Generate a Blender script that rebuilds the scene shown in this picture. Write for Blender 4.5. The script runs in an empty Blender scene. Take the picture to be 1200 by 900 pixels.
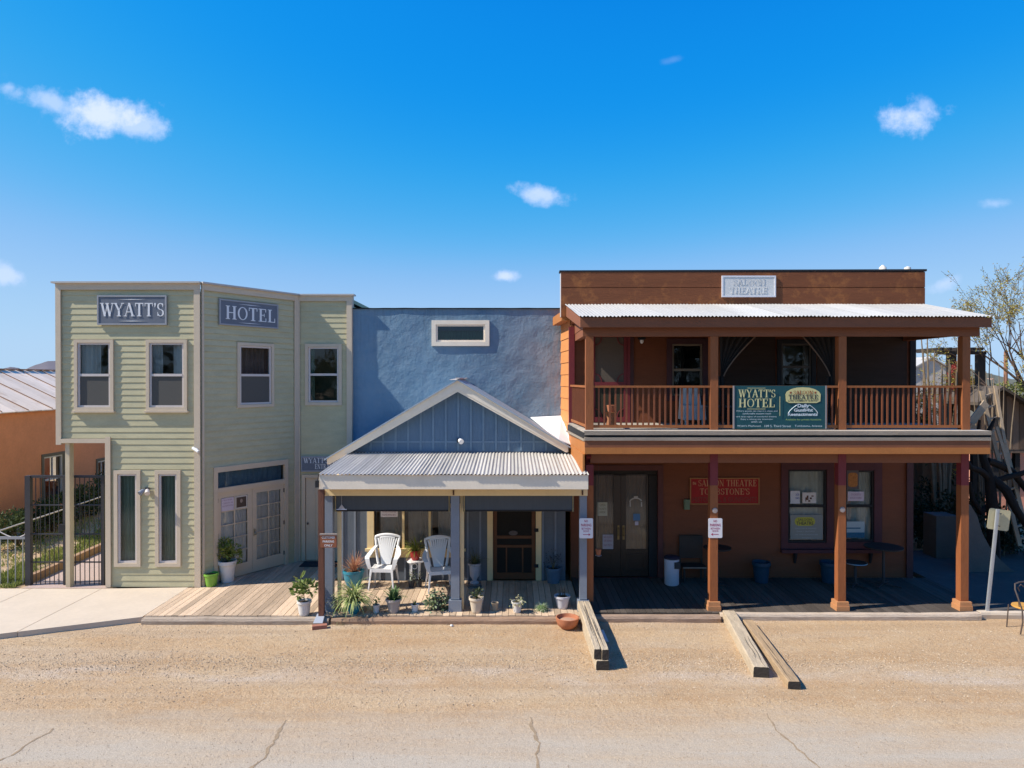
import bpy, bmesh, math, random
from mathutils import Vector, Matrix, noise
random.seed(11)
S = bpy.context.scene
C = S.collection
R = math.radians
F0, HZ, CH = 800.0, 445.0, 5.0          # focal length in photo pixels, horizon row, camera height

# ------------------------------------------------------------------ camera
cam_d = bpy.data.cameras.new("camera"); cam = bpy.data.objects.new("camera", cam_d); C.objects.link(cam)
cam.location = (0, 0, CH); cam.rotation_euler = (R(90 - 0.358), 0, 0)
cam_d.sensor_width = 36; cam_d.lens = 24.0; cam_d.clip_end = 9000; cam_d.clip_start = 0.1
S.camera = cam
# ------------------------------------------------------------------ sky and sun
SUN = Vector((-1.0, -0.21, 1.0)).normalized()
W = bpy.data.worlds.new("World"); S.world = W; W.use_nodes = True
nt = W.node_tree; nt.nodes.clear()
def N(nt, t, **k):
    n = nt.nodes.new(t)
    for a, b in k.items(): setattr(n, a, b)
    return n
sky = N(nt, 'ShaderNodeTexSky', sky_type='NISHITA', sun_disc=False, sun_elevation=math.asin(SUN.z),
        sun_rotation=math.atan2(SUN.x, SUN.y) % (2*math.pi), altitude=1400, air_density=1.1, dust_density=0.25, ozone_density=1.6)
SKY_STR = 0.10
sc = N(nt, 'ShaderNodeVectorMath', operation='SCALE'); sc.inputs['Scale'].default_value = 1/8; nt.links.new(sky.outputs[0], sc.inputs[0])
cv_ = N(nt, 'ShaderNodeRGBCurve'); nt.links.new(sc.outputs[0], cv_.inputs['Color'])     # deeper, softer-rolled desert sky
for ch, pts in enumerate(([(0,0),(.13,.004),(.17,.012),(.225,.055),(.4,.30),(.66,.42),(1,.45)], [(0,0),(.15,.13),(.22,.25),(.27,.30),(.36,.395),(.59,.55),(.81,.64),(1,.66)], [(0,0),(.25,.56),(.4,.80),(.6,.86),(.78,.9),(1,.92)])):
    cc = cv_.mapping.curves[ch]
    cc.points[0].location = pts[0]; cc.points[1].location = pts[-1]
    for p_ in pts[1:-1]: cc.points.new(*p_)
cv_.mapping.update()
hsv = N(nt, 'ShaderNodeVectorMath', operation='SCALE'); hsv.inputs['Scale'].default_value = 7.6; nt.links.new(cv_.outputs[0], hsv.inputs[0])
tc = N(nt, 'ShaderNodeTexCoord'); sep = N(nt, 'ShaderNodeSeparateXYZ'); nt.links.new(tc.outputs['Generated'], sep.inputs[0])
def mth(nt, op, a, b=None, c=None, clamp=False):
    n = N(nt, 'ShaderNodeMath', operation=op, use_clamp=clamp)
    for i, v in enumerate((a, b, c)):
        if v is None: continue
        if isinstance(v, (int, float)): n.inputs[i].default_value = v
        else: nt.links.new(v, n.inputs[i])
    return n.outputs[0]
yy = mth(nt, 'MAXIMUM', sep.outputs[1], 0.001)
cu = mth(nt, 'DIVIDE', sep.outputs[0], yy); cv = mth(nt, 'DIVIDE', sep.outputs[2], yy)
cxyz = N(nt, 'ShaderNodeCombineXYZ'); nt.links.new(cu, cxyz.inputs[0]); nt.links.new(cv, cxyz.inputs[1])
nz = N(nt, 'ShaderNodeTexNoise'); nz.inputs['Scale'].default_value = 22; nz.inputs['Detail'].default_value = 6; nz.inputs['Roughness'].default_value = .62
nt.links.new(cxyz.outputs[0], nz.inputs['Vector'])
total = None
#        px    py   rx  ry  tilt strength
for px, py, rx, ry, sl, st in [(120,136,60,27,.12,1.0),(62,122,60,16,.35,.6),(160,150,45,14,.0,.7),(636,228,34,12,.12,.75),(592,324,18,7,-.05,.8),(1066,138,38,20,-.08,.9),
                       (1080,128,18,14,0,.5),(1166,239,20,7,0,.35),(6,320,22,14,.3,.6),(1108,332,18,9,-.3,.45),(786,72,14,5,-.2,.10),(12,104,14,8,0,.45)]:
    u0, v0 = (px-600)/F0, (HZ-py)/F0
    du = mth(nt, 'SUBTRACT', cu, u0); dv = mth(nt, 'SUBTRACT', cv, v0)
    dv = mth(nt, 'MULTIPLY_ADD', du, sl, dv)
    a = mth(nt, 'POWER', mth(nt, 'ABSOLUTE', mth(nt, 'DIVIDE', du, rx/F0)), 2.0)
    b = mth(nt, 'POWER', mth(nt, 'ABSOLUTE', mth(nt, 'DIVIDE', dv, ry/F0)), 2.0)
    d = mth(nt, 'SQRT', mth(nt, 'ADD', a, b))
    d = mth(nt, 'ADD', d, mth(nt, 'MULTIPLY_ADD', nz.outputs[0], -2.6, 1.3))
    m = N(nt, 'ShaderNodeMapRange', interpolation_type='SMOOTHSTEP'); nt.links.new(d, m.inputs[0])
    m.inputs[1].default_value = 1.25; m.inputs[2].default_value = 0.1; m.inputs[3].default_value = 0; m.inputs[4].default_value = st
    total = m.outputs[0] if total is None else mth(nt, 'MAXIMUM', total, m.outputs[0])
total = mth(nt, 'MULTIPLY', total, .88)
mx = N(nt, 'ShaderNodeMixRGB'); nt.links.new(total, mx.inputs[0]); nt.links.new(hsv.outputs[0], mx.inputs[1]); mx.inputs[2].default_value = (6.2, 6.9, 9.2, 1)
bg = N(nt, 'ShaderNodeBackground'); bg.inputs[1].default_value = SKY_STR; nt.links.new(mx.outputs[0], bg.inputs[0])
wo = N(nt, 'ShaderNodeOutputWorld'); nt.links.new(bg.outputs[0], wo.inputs[0])
sd = bpy.data.lights.new("sun", 'SUN'); sd.energy = 5.0; sd.angle = R(.53); sd.color = (1, .94, .84)
sun = bpy.data.objects.new("sun", sd); C.objects.link(sun); sun.rotation_euler = SUN.to_track_quat('Z', 'Y').to_euler(); sun.location = (-20, -5, 30)
S.view_settings.view_transform = 'Standard'; S.view_settings.look = 'None'; S.view_settings.exposure = 0.42; S.view_settings.gamma = 1
S.render.engine = 'CYCLES'; S.render.resolution_x = 1024; S.render.resolution_y = 768
S.cycles.transparent_max_bounces = 24; S.cycles.max_bounces = 8

# ------------------------------------------------------------------ materials
MATS = {}
def mat(name, col, rough=.75, var=.18, scale=3.0, bump=.15, bscale=60, metal=0, island=0, spec=.3, stretch=None, dirt=0, dirtcol=(.25,.17,.1), col2=None):
    """procedural surface: base colour broken by two noises, optional per-piece variation, grain and dirt blotches"""
    if name in MATS: return MATS[name]
    m = bpy.data.materials.new(name); m.use_nodes = True; t = m.node_tree; b = t.nodes['Principled BSDF']
    b.inputs['Roughness'].default_value = rough; b.inputs['Metallic'].default_value = metal; b.inputs['Specular IOR Level'].default_value = spec
    c = N(t, 'ShaderNodeTexCoord'); mp = N(t, 'ShaderNodeMapping'); t.links.new(c.outputs['Object'], mp.inputs[0])
    if stretch: mp.inputs['Scale'].default_value = stretch
    n1 = N(t, 'ShaderNodeTexNoise'); n1.inputs['Scale'].default_value = scale; n1.inputs['Detail'].default_value = 6; n1.inputs['Roughness'].default_value = .65
    n2 = N(t, 'ShaderNodeTexNoise'); n2.inputs['Scale'].default_value = scale*9; n2.inputs['Detail'].default_value = 4
    t.links.new(mp.outputs[0], n1.inputs['Vector']); t.links.new(mp.outputs[0], n2.inputs['Vector'])
    f = mth(t, 'ADD', mth(t, 'MULTIPLY', n1.outputs[0], .65), mth(t, 'MULTIPLY', n2.outputs[0], .35))
    if island:
        g = N(t, 'ShaderNodeNewGeometry'); f = mth(t, 'ADD', f, mth(t, 'MULTIPLY', mth(t, 'SUBTRACT', g.outputs['Random Per Island'], .5), island))
    r = N(t, 'ShaderNodeMapRange'); t.links.new(f, r.inputs[0]); r.inputs[1].default_value = .28; r.inputs[2].default_value = .72
    mix = N(t, 'ShaderNodeMixRGB'); t.links.new(r.outputs[0], mix.inputs[0])
    mix.inputs[1].default_value = (*[x*(1-var) for x in col], 1)
    c2 = col2 or [min(1, x*(1+var*.8)) for x in col]
    mix.inputs[2].default_value = (*c2, 1)
    out = mix.outputs[0]
    if dirt:
        n3 = N(t, 'ShaderNodeTexNoise'); n3.inputs['Scale'].default_value = scale*.8+1.3; n3.inputs['Detail'].default_value = 8; n3.inputs['Roughness'].default_value = .7
        t.links.new(c.outputs['Object'], n3.inputs['Vector'])
        mr = N(t, 'ShaderNodeMapRange'); t.links.new(n3.outputs[0], mr.inputs[0]); mr.inputs[1].default_value = .52; mr.inputs[2].default_value = .75; mr.inputs[4].default_value = dirt
        mm = N(t, 'ShaderNodeMixRGB'); t.links.new(mr.outputs[0], mm.inputs[0]); t.links.new(out, mm.inputs[1]); mm.inputs[2].default_value = (*dirtcol, 1); out = mm.outputs[0]
    t.links.new(out, b.inputs['Base Color'])
    if bump:
        nb = N(t, 'ShaderNodeTexNoise'); nb.inputs['Scale'].default_value = bscale; nb.inputs['Detail'].default_value = 5; t.links.new(mp.outputs[0], nb.inputs['Vector'])
        bp = N(t, 'ShaderNodeBump'); bp.inputs['Strength'].default_value = bump; bp.inputs['Distance'].default_value = .02
        t.links.new(nb.outputs[0], bp.inputs['Height']); t.links.new(bp.outputs[0], b.inputs['Normal'])
    MATS[name] = m; return m
def glass(name, tint=(.8,.85,.85), boost=1.0):
    m = bpy.data.materials.new(name); m.use_nodes = True; t = m.node_tree; t.nodes.clear()
    tr = N(t, 'ShaderNodeBsdfTransparent'); tr.inputs[0].default_value = (*tint, 1)
    gl = N(t, 'ShaderNodeBsdfGlossy'); gl.inputs['Roughness'].default_value = .03
    nb = N(t, 'ShaderNodeTexNoise'); nb.inputs['Scale'].default_value = 1.7
    c = N(t, 'ShaderNodeTexCoord'); t.links.new(c.outputs['Object'], nb.inputs['Vector'])
    bp = N(t, 'ShaderNodeBump'); bp.inputs['Strength'].default_value = .12; bp.inputs['Distance'].default_value = .03
    t.links.new(nb.outputs[0], bp.inputs['Height']); t.links.new(bp.outputs[0], gl.inputs['Normal'])
    fr = N(t, 'ShaderNodeFresnel'); fr.inputs[0].default_value = 1.5
    f = mth(t, 'MULTIPLY_ADD', fr.outputs[0], 1.0*boost, .015*boost, clamp=True)
    mx = N(t, 'ShaderNodeMixShader'); t.links.new(f, mx.inputs[0]); t.links.new(tr.outputs[0], mx.inputs[1]); t.links.new(gl.outputs[0], mx.inputs[2])
    o = N(t, 'ShaderNodeOutputMaterial'); t.links.new(mx.outputs[0], o.inputs[0]); return m

G_SID = mat('green_siding', (.53,.475,.29), .7, .16, 2.2, .1, 40, stretch=(1,1,3), dirt=.12, dirtcol=(.30,.29,.18))
G_TRIM = mat('beige_trim', (.62,.50,.36), .65, .08, 4, .08, dirt=.12, dirtcol=(.4,.33,.24))
G_CAP = mat('cap_metal', (.50,.47,.43), .5, .1, 4, .05)
CREAM = mat('cream_door_paint', (.62,.49,.34), .55, .07, 4, .05, dirt=.1, dirtcol=(.4,.31,.21))
VINYL = mat('white_vinyl', (.62,.55,.50), .45, .05, 4, 0)
GLASS = glass('window_glass'); GLASS_D = glass('dim_glass', (.45,.5,.5)); GLASS_S = glass('screened_glass', (.6,.62,.62), .12); GLASS_T = glass('teal_glass', (.3,.55,.52))
SCREEN_G = mat('insect_screen', (.10,.095,.085), .9, .1, 30, 0)
CURT = mat('sheer_curtain', (.62,.58,.55), .9, .12, 6, .05)
CURT_T = mat('teal_curtain', (.10,.30,.27), .9, .25, 12, .1, stretch=(4,1,.4))
CURT_G = mat('green_curtain', (.27,.36,.27), .9, .25, 6, .1, stretch=(3,1,.3))
CURT_B = mat('brown_curtain', (.30,.24,.20), .9, .1, 6, .05)
CURT_W = mat('cream_curtain', (.62,.60,.54), .9, .1, 6, .05)
DARK = mat('dark_interior', (.035,.032,.03), .9, .2, 3, 0)
INNER = mat('interior_wall', (.16,.15,.14), .9, .1, 3, 0)
SIGN_S = mat('slate_sign', (.15,.165,.195), .6, .12, 5, .05)
SIGN_B = mat('sign_border', (.34,.34,.35), .5, .1, 5, .05)
LETTER = mat('letter_white', (.78,.77,.76), .6, .04, 5, 0)
LETTER_D = mat('letter_dark', (.06,.05,.05), .6, .1, 5, 0)
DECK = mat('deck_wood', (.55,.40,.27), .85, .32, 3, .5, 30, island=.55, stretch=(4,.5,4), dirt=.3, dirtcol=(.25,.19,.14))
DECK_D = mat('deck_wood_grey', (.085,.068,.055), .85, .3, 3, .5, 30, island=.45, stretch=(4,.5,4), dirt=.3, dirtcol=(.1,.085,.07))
BEAMW = mat('weathered_beam', (.42,.33,.25), .9, .35, 4, .6, 25, stretch=(.5,3,3), dirt=.4, dirtcol=(.2,.14,.1))
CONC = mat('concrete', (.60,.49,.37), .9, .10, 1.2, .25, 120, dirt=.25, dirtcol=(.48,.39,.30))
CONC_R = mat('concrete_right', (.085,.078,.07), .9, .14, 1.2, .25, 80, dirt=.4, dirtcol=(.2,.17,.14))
B_BOARD = mat('blue_boards', (.12,.19,.27), .75, .15, 3, .2, 40, stretch=(1,1,.25), dirt=.15, dirtcol=(.12,.15,.2))
B_GREY = mat('blue_grey_paint', (.13,.15,.175), .7, .14, 3, .15, 40, dirt=.15, dirtcol=(.2,.2,.22))
B_POST = mat('post_blue_grey', (.22,.245,.285), .6, .12, 4, .12, dirt=.2, dirtcol=(.25,.26,.28))
AWN = mat('shade_slate', (.075,.085,.095), .8, .12, 5, .1, stretch=(5,5,.4))
W_FASC = mat('white_fascia', (.86,.74,.58), .65, .08, 4, .08, dirt=.14, dirtcol=(.5,.42,.34))
Y_TRIM = mat('yellow_cream_trim', (.85,.64,.34), .65, .08, 4, .06, dirt=.15, dirtcol=(.45,.33,.18))
TIN = mat('galvanised_tin', (.56,.52,.46), .45, .16, 1.3, .05, 30, metal=.15, island=.5, stretch=(5,.6,1), dirt=.5, dirtcol=(.46,.41,.36))
TIN_R = mat('roof_coating', (.78,.79,.80), .6, .05, 2, .1)
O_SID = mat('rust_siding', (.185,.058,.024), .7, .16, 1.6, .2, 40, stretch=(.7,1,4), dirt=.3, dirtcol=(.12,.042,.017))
O_TRIM = mat('orange_brown_trim', (.44,.165,.045), .6, .14, 3, .15, 30, dirt=.25, dirtcol=(.30,.11,.045))
O_FASC = mat('brown_fascia', (.23,.085,.04), .65, .12, 3, .12, 30, dirt=.2, dirtcol=(.2,.07,.04))
MAROON = mat('maroon_paint', (.19,.03,.035), .55, .15, 4, .1)
MAROON_D = mat('dark_maroon', (.075,.03,.032), .6, .2, 4, .1)
DOORW = mat('dark_door_wood', (.028,.015,.009), .4, .3, 4, .15, stretch=(1,1,.3), spec=.5)
SCRW = mat('screen_door_wood', (.13,.05,.02), .5, .25, 4, .2, stretch=(1,1,.3))
DGREY = mat('grey_edge', (.33,.27,.21), .85, .3, 3, .4, stretch=(.4,3,3))
BLKM = mat('dark_iron', (.055,.052,.055), .55, .2, 10, .1, metal=.3)
BLACK = mat('black_cap', (.02,.02,.022), .7, .2, 6, .1)
ADOBE = mat('orange_stucco', (.72,.28,.13), .9, .12, 1.4, .5, 25, dirt=.25, dirtcol=(.42,.15,.07))
RUST = mat('rusty_tin', (.88,.70,.54), .8, .15, 1.0, .1, 30, island=.3, stretch=(.3,3,1), dirt=.6, dirtcol=(.50,.30,.18))
TIMB = mat('old_timber', (.50,.40,.28), .9, .3, 2.5, .8, 18, stretch=(5,.5,5), dirt=.35, dirtcol=(.26,.2,.15))
TIMB_E = mat('timber_end_grain', (.05,.042,.035), .9, .4, 12, .6, 30)
TIMB2 = mat('brown_timber', (.42,.29,.17), .9, .3, 2.5, .8, 18, stretch=(5,.5,5), dirt=.3, dirtcol=(.22,.14,.08))
PWHT = mat('white_plastic', (.80,.79,.78), .4, .04, 5, 0, dirt=.06, dirtcol=(.6,.55,.48))
TERR = mat('terracotta', (.42,.16,.08), .85, .15, 6, .15, dirt=.25, dirtcol=(.5,.32,.22))
SOIL = mat('potting_soil', (.07,.045,.03), 1, .4, 20, .6)
def leafmat(name, a, b, sub=.25):
    if name in MATS: return MATS[name]
    m = bpy.data.materials.new(name); m.use_nodes = True; t = m.node_tree; p = t.nodes['Principled BSDF']; o = [n for n in t.nodes if n.type == 'OUTPUT_MATERIAL'][0]
    g = N(t, 'ShaderNodeNewGeometry'); mix = N(t, 'ShaderNodeMixRGB'); t.links.new(g.outputs['Random Per Island'], mix.inputs[0])
    mix.inputs[1].default_value = (*a, 1); mix.inputs[2].default_value = (*b, 1); t.links.new(mix.outputs[0], p.inputs['Base Color'])
    p.inputs['Roughness'].default_value = .6; p.inputs['Specular IOR Level'].default_value = .25
    tl = N(t, 'ShaderNodeBsdfTranslucent'); t.links.new(mix.outputs[0], tl.inputs[0])
    ms = N(t, 'ShaderNodeMixShader'); ms.inputs[0].default_value = sub; t.links.new(p.outputs[0], ms.inputs[1]); t.links.new(tl.outputs[0], ms.inputs[2])
    t.links.new(ms.outputs[0], o.inputs[0]); MATS[name] = m; return m

# ------------------------------------------------------------------ mesh helpers
class Frame:
    """a wall plane: u along the wall, d out towards the street, z up"""
    def __init__(s, ox, oy, ux=1.0, uy=0.0):
        l = math.hypot(ux, uy); s.ox, s.oy, s.ux, s.uy = ox, oy, ux/l, uy/l
    def p(s, u, d, z): return (s.ox+s.ux*u+s.uy*d, s.oy+s.uy*u-s.ux*d, z)
    def U(s, px):
        k = (px-600)/F0; return (k*s.oy-s.ox)/(s.ux-k*s.uy)
    def Z(s, px, py): return CH-(py-HZ)*(s.oy+s.uy*s.U(px))/F0
def PX(px, D): return (px-600)*D/F0
def PZ(py, D): return CH-(py-HZ)*D/F0
WF = Frame(0, 0)
def root_of(o):
    v = Vector((0, 0, 0))
    while o: v += o.location; o = o.parent
    return v
class MB:
    def __init__(s): s.v = []; s.f = []
    def add(s, vs, fs):
        n = len(s.v); s.v += [tuple(x) for x in vs]; s.f += [tuple(i+n for i in f) for f in fs]; return s
    def hexa(s, p):  # 8 points: bottom 0-3, top 4-7
        return s.add(p, [(3,2,1,0),(4,5,6,7),(0,1,5,4),(1,2,6,5),(2,3,7,6),(3,0,4,7)])
    def box(s, fr, u0, u1, d0, d1, z0, z1):
        return s.hexa([fr.p(u0,d1,z0),fr.p(u1,d1,z0),fr.p(u1,d0,z0),fr.p(u0,d0,z0),fr.p(u0,d1,z1),fr.p(u1,d1,z1),fr.p(u1,d0,z1),fr.p(u0,d0,z1)])
    def wbox(s, x0, x1, y0, y1, z0, z1):
        return s.hexa([(x0,y0,z0),(x1,y0,z0),(x1,y1,z0),(x0,y1,z0),(x0,y0,z1),(x1,y0,z1),(x1,y1,z1),(x0,y1,z1)])
    def beam(s, a, b, w, h, up=(0,0,1)):
        a, b = Vector(a), Vector(b); d = (b-a).normalized(); sd = d.cross(Vector(up))
        if sd.length < .01: sd = d.cross(Vector((1,0,0)))
        sd.normalize(); u = sd.cross(d).normalized(); sd *= w/2; u *= h/2
        return s.hexa([a-sd-u, a+sd-u, b+sd-u, b-sd-u, a-sd+u, a+sd+u, b+sd+u, b-sd+u])
    def tube(s, pts, r, n=8, cap=True):
        pts = [Vector(p) for p in pts]; m = len(pts); rr = r if isinstance(r, (list, tuple)) else [r]*m; base = len(s.v); ref = None
        for i, p in enumerate(pts):
            d = (pts[min(i+1, m-1)]-pts[max(i-1, 0)]).normalized()
            if ref is None: ref = d.orthogonal().normalized()
            ref = (ref-d*ref.dot(d)).normalized(); b = d.cross(ref)
            for k in range(n):
                a = 2*math.pi*k/n; s.v.append(tuple(p+(ref*math.cos(a)+b*math.sin(a))*rr[i]))
        for i in range(m-1):
            for k in range(n):
                s.f.append((base+i*n+k, base+i*n+(k+1)%n, base+(i+1)*n+(k+1)%n, base+(i+1)*n+k))
        if cap: s.f.append(tuple(base+k for k in range(n-1, -1, -1))); s.f.append(tuple(base+(m-1)*n+k for k in range(n)))
        return s
    def lathe(s, cx, cy, prof, n=24, sq=0, rot=0):
        base = len(s.v)
        for r, z in prof:
            for k in range(n):
                a = 2*math.pi*k/n+rot; q = 1
                if sq: q = 1/max(abs(math.cos(a-rot)), abs(math.sin(a-rot)))*sq+(1-sq)
                s.v.append((cx+r*q*math.cos(a), cy+r*q*math.sin(a), z))
        for i in range(len(prof)-1):
            for k in range(n): s.f.append((base+i*n+k, base+i*n+(k+1)%n, base+(i+1)*n+(k+1)%n, base+(i+1)*n+k))
        s.f.append(tuple(base+k for k in range(n-1, -1, -1))); s.f.append(tuple(base+(len(prof)-1)*n+k for k in range(n)))
        return s
    def prism(s, fr, pts, d0, d1):
        n = len(pts); base = len(s.v)
        for d in (d1, d0):
            for u, z in pts: s.v.append(fr.p(u, d, z))
        s.f.append(tuple(base+i for i in range(n))); s.f.append(tuple(base+n+i for i in range(n-1, -1, -1)))
        for i in range(n): j = (i+1) % n; s.f.append((base+i, base+n+i, base+n+j, base+j))
        return s
    def grid(s, fn, nu, nv):
        b = len(s.v)
        for j in range(nv+1):
            for i in range(nu+1): s.v.append(tuple(fn(i/nu, j/nv)))
        for j in range(nv):
            for i in range(nu): a = b+j*(nu+1)+i; s.f.append((a, a+1, a+nu+2, a+nu+1))
        return s
    def leaf(s, p, d, l, w, up=None):
        p = Vector(p); d = Vector(d).normalized(); sd = d.cross(up or Vector((random.uniform(-1,1), random.uniform(-1,1), random.uniform(.2,1))))
        if sd.length < 1e-3: sd = Vector((1,0,0))
        sd = sd.normalized()*w/2; return s.add([p, p+d*l*.5+sd, p+d*l, p+d*l*.5-sd], [(0,1,2,3)])
    def build(s, name, m, parent=None, smooth=False, origin=True, fix=False):
        me = bpy.data.meshes.new(name)
        if parent: off = root_of(parent)
        elif origin and s.v:
            xs = [v[0] for v in s.v]; ys = [v[1] for v in s.v]; off = Vector(((min(xs)+max(xs))/2, (min(ys)+max(ys))/2, min(v[2] for v in s.v)))
        else: off = Vector((0,0,0))
        me.from_pydata([(v[0]-off.x, v[1]-off.y, v[2]-off.z) for v in s.v], [], s.f); me.update()
        if fix:
            bm = bmesh.new(); bm.from_mesh(me); bmesh.ops.recalc_face_normals(bm, faces=bm.faces); bm.to_mesh(me); bm.free()
        if smooth:
            me.shade_smooth()
            try: me.set_sharp_from_angle(angle=R(40))
            except Exception: pass
        me.materials.append(m); o = bpy.data.objects.new(name, me); C.objects.link(o)
        if parent: o.parent = parent
        else: o.location = off
        return o
def tag(o, label=None, cat=None, group=None, kind=None):
    if label: o['label'] = label
    if cat: o['category'] = cat
    if group: o['group'] = group
    if kind: o['kind'] = kind
    return o
def thing(name, label, cat, loc, group=None):
    o = bpy.data.objects.new(name, None); o.empty_display_size = .2; C.objects.link(o); o.location = loc; return tag(o, label, cat, group)
def dup(root, loc, rz, label):
    r = root.copy(); C.objects.link(r); r.location = loc; r.rotation_euler = (0,0,rz); r['label'] = label
    for ch in root.children:
        c = ch.copy(); C.objects.link(c); c.parent = r
        for g in ch.children: d = g.copy(); C.objects.link(d); d.parent = c
    return r
def siding(mb, fr, u0, u1, z0, z1, pitch, lap, openings=(), zstart=None):
    """overlapping boards with real laps; openings = (ua, ub, za, zb)"""
    zs = z0 if zstart is None else zstart; lines = set([z0, z1]); k = 0
    while zs+k*pitch < z1:
        if zs+k*pitch > z0: lines.add(zs+k*pitch)
        k += 1
    for o in openings:
        for z in o[2:4]:
            if z0 < z < z1: lines.add(z)
    ls = sorted(lines)
    for a, b in zip(ls, ls[1:]):
        if b-a < 1e-4: continue
        mid = (a+b)/2; kb = math.floor((mid-zs)/pitch); bz = zs+kb*pitch
        off = lambda z: .004+lap*(1-(z-bz)/pitch)
        cuts = sorted((max(u0,o[0]), min(u1,o[1])) for o in openings if o[2] < mid < o[3] and o[1] > u0 and o[0] < u1)
        segs = []; cur = u0
        for c0, c1 in cuts:
            if c0 > cur: segs.append((cur, c0))
            cur = max(cur, c1)
        if cur < u1: segs.append((cur, u1))
        for s0, s1 in segs:
            mb.add([fr.p(s0,off(a),a), fr.p(s1,off(a),a), fr.p(s1,off(b),b), fr.p(s0,off(b),b)], [(0,1,2,3)])
            if abs(a-bz) < 1e-4: mb.add([fr.p(s0,.004,a), fr.p(s1,.004,a), fr.p(s1,off(a),a), fr.p(s0,off(a),a)], [(0,1,2,3)])
    return mb
def corr(mb, x0, x1, y0, z0, y1, z1, pitch=.08, amp=.011, xb0=None, xb1=None):
    xb0 = x0 if xb0 is None else xb0; xb1 = x1 if xb1 is None else xb1
    ns = max(1, round((x1-x0)/.82)); n = int((x1-x0)/pitch)*6; per = n//ns
    for q in range(ns):
        i0 = q*per; i1 = n if q == ns-1 else (q+1)*per+4; dz = random.uniform(0,.003)+.0025*(q % 2)
        def fn(a, b):
            a = (i0+(i1-i0)*a)/n; wob = .007*noise.noise(Vector((a*30, b*3, 0)))+.004*noise.noise(Vector((a*90, b*6, 4)))
            return ((x0+(x1-x0)*a)*(1-b)+(xb0+(xb1-xb0)*a)*b, y0+(y1-y0)*b-.012*(q % 3)*(1-b), z0+(z1-z0)*b+amp*math.sin(2*math.pi*a*n/6)+wob+dz)
        mb.grid(fn, i1-i0, 6)
    return mb
def curtain(mb, fr, u0, u1, d, z0, z1, folds=8, amp=.03, taper=0):
    def fn(a, b):
        u = u0+(u1-u0)*a; 
        return fr.p(u, d+amp*math.sin(a*folds*2*math.pi+1.3*math.sin(a*9))*(.6+.4*b), z0+(z1-z0)*b)
    return mb.grid(fn, folds*8, 2)
def ring(mb, fr, u0, u1, z0, z1, w, d0, d1, wb=None, wt=None):
    wb = w if wb is None else wb; wt = w if wt is None else wt
    mb.box(fr, u0, u0+w, d0, d1, z0, z1); mb.box(fr, u1-w, u1, d0, d1, z0, z1)
    mb.box(fr, u0+w, u1-w, d0, d1, z0, z0+wb); mb.box(fr, u0+w, u1-w, d0, d1, z1-wt, z1); return mb
# ---- lettering
def T_(x0,y0,x1,y1,t): return ('L',x0,y0,x1,y1,t)
K, k_ = .17, .065
def sf(x, y, w=.30): return ('B', x-w/2, x+w/2, (y if y < .5 else y-.055), (y+.055 if y < .5 else y))
GL = {
 'W': (1.15,[T_(.12,1,.38,0,K),T_(.38,0,.60,1,k_),T_(.56,1,.80,0,K),T_(.80,0,1.04,1,k_),sf(.12,1),sf(.58,1,.3),sf(1.04,1,.24)]),
 'Y': (.86,[T_(.12,1,.43,.45,K),T_(.43,.45,.74,1,k_),('B',.345,.515,0,.46),sf(.12,1),sf(.74,1,.26),sf(.43,0,.36)]),
 'A': (.90,[T_(.12,0,.44,1,k_),T_(.44,1,.76,0,K),('B',.26,.62,.30,.36),sf(.12,0,.26),sf(.76,0,.32)]),
 'T': (.82,[('B',.325,.495,0,1),('B',.06,.76,.935,1),('B',.06,.115,.75,.935),('B',.705,.76,.75,.935),sf(.41,0,.36)]),
 "'": (.26,[('B',.06,.19,.80,1),T_(.15,.82,.07,.68,.07)]),
 'S': (.66,[('A',.33,.745,.22,.225,20,270,.12),('A',.33,.26,.23,.235,-160,90,.13),('B',.50,.55,.70,.97),('B',.07,.12,.03,.32)]),
 'H': (.92,[('B',.12,.29,0,1),('B',.63,.80,0,1),('B',.29,.63,.47,.53),sf(.205,0,.32),sf(.205,1,.32),sf(.715,0,.32),sf(.715,1,.32)]),
 'O': (.90,[('A',.45,.5,.33,.465,0,360,.13)]),
 'E': (.78,[('B',.14,.31,0,1),('B',.04,.70,0,.06),('B',.04,.68,.94,1),('B',.31,.55,.48,.54),('B',.64,.70,.06,.28),('B',.62,.68,.75,.94),('B',.50,.55,.38,.64)]),
 'L': (.74,[('B',.14,.31,0,1),('B',.04,.68,0,.06),('B',.62,.68,.06,.32),sf(.225,1,.36)]),
 'N': (.92,[('B',.14,.205,0,1),('B',.71,.775,0,1),T_(.15,1,.74,0,K),sf(.17,0,.28),sf(.11,1,.2),sf(.74,1,.28)]),
 'R': (.88,[('B',.14,.31,0,1),('A',.36,.745,.27,.225,-90,90,.11),('B',.30,.36,.94,1),('B',.30,.38,.48,.54),T_(.42,.5,.74,0,.16),sf(.225,0,.34),sf(.09,1,.16),sf(.77,0,.2)]),
 'C': (.82,[('A',.43,.5,.33,.465,45,315,.13),('B',.66,.72,.68,.96),('B',.66,.72,.05,.3)]),
 'M': (1.1,[('B',.14,.205,0,1),('B',.82,.99,0,1),T_(.15,1,.54,.05,K),T_(.54,.05,.88,1,k_),sf(.17,0,.28),sf(.10,1,.2),sf(.905,0,.34),sf(.93,1,.28)]),
 'B': (.80,[('B',.14,.31,0,1),('A',.36,.755,.24,.215,-90,90,.11),('A',.36,.27,.29,.24,-90,90,.12),('B',.04,.36,0,.06),('B',.04,.36,.94,1),('B',.31,.36,.48,.54)]),
 ' ': (.45,[])}
_off = [0.0]
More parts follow.
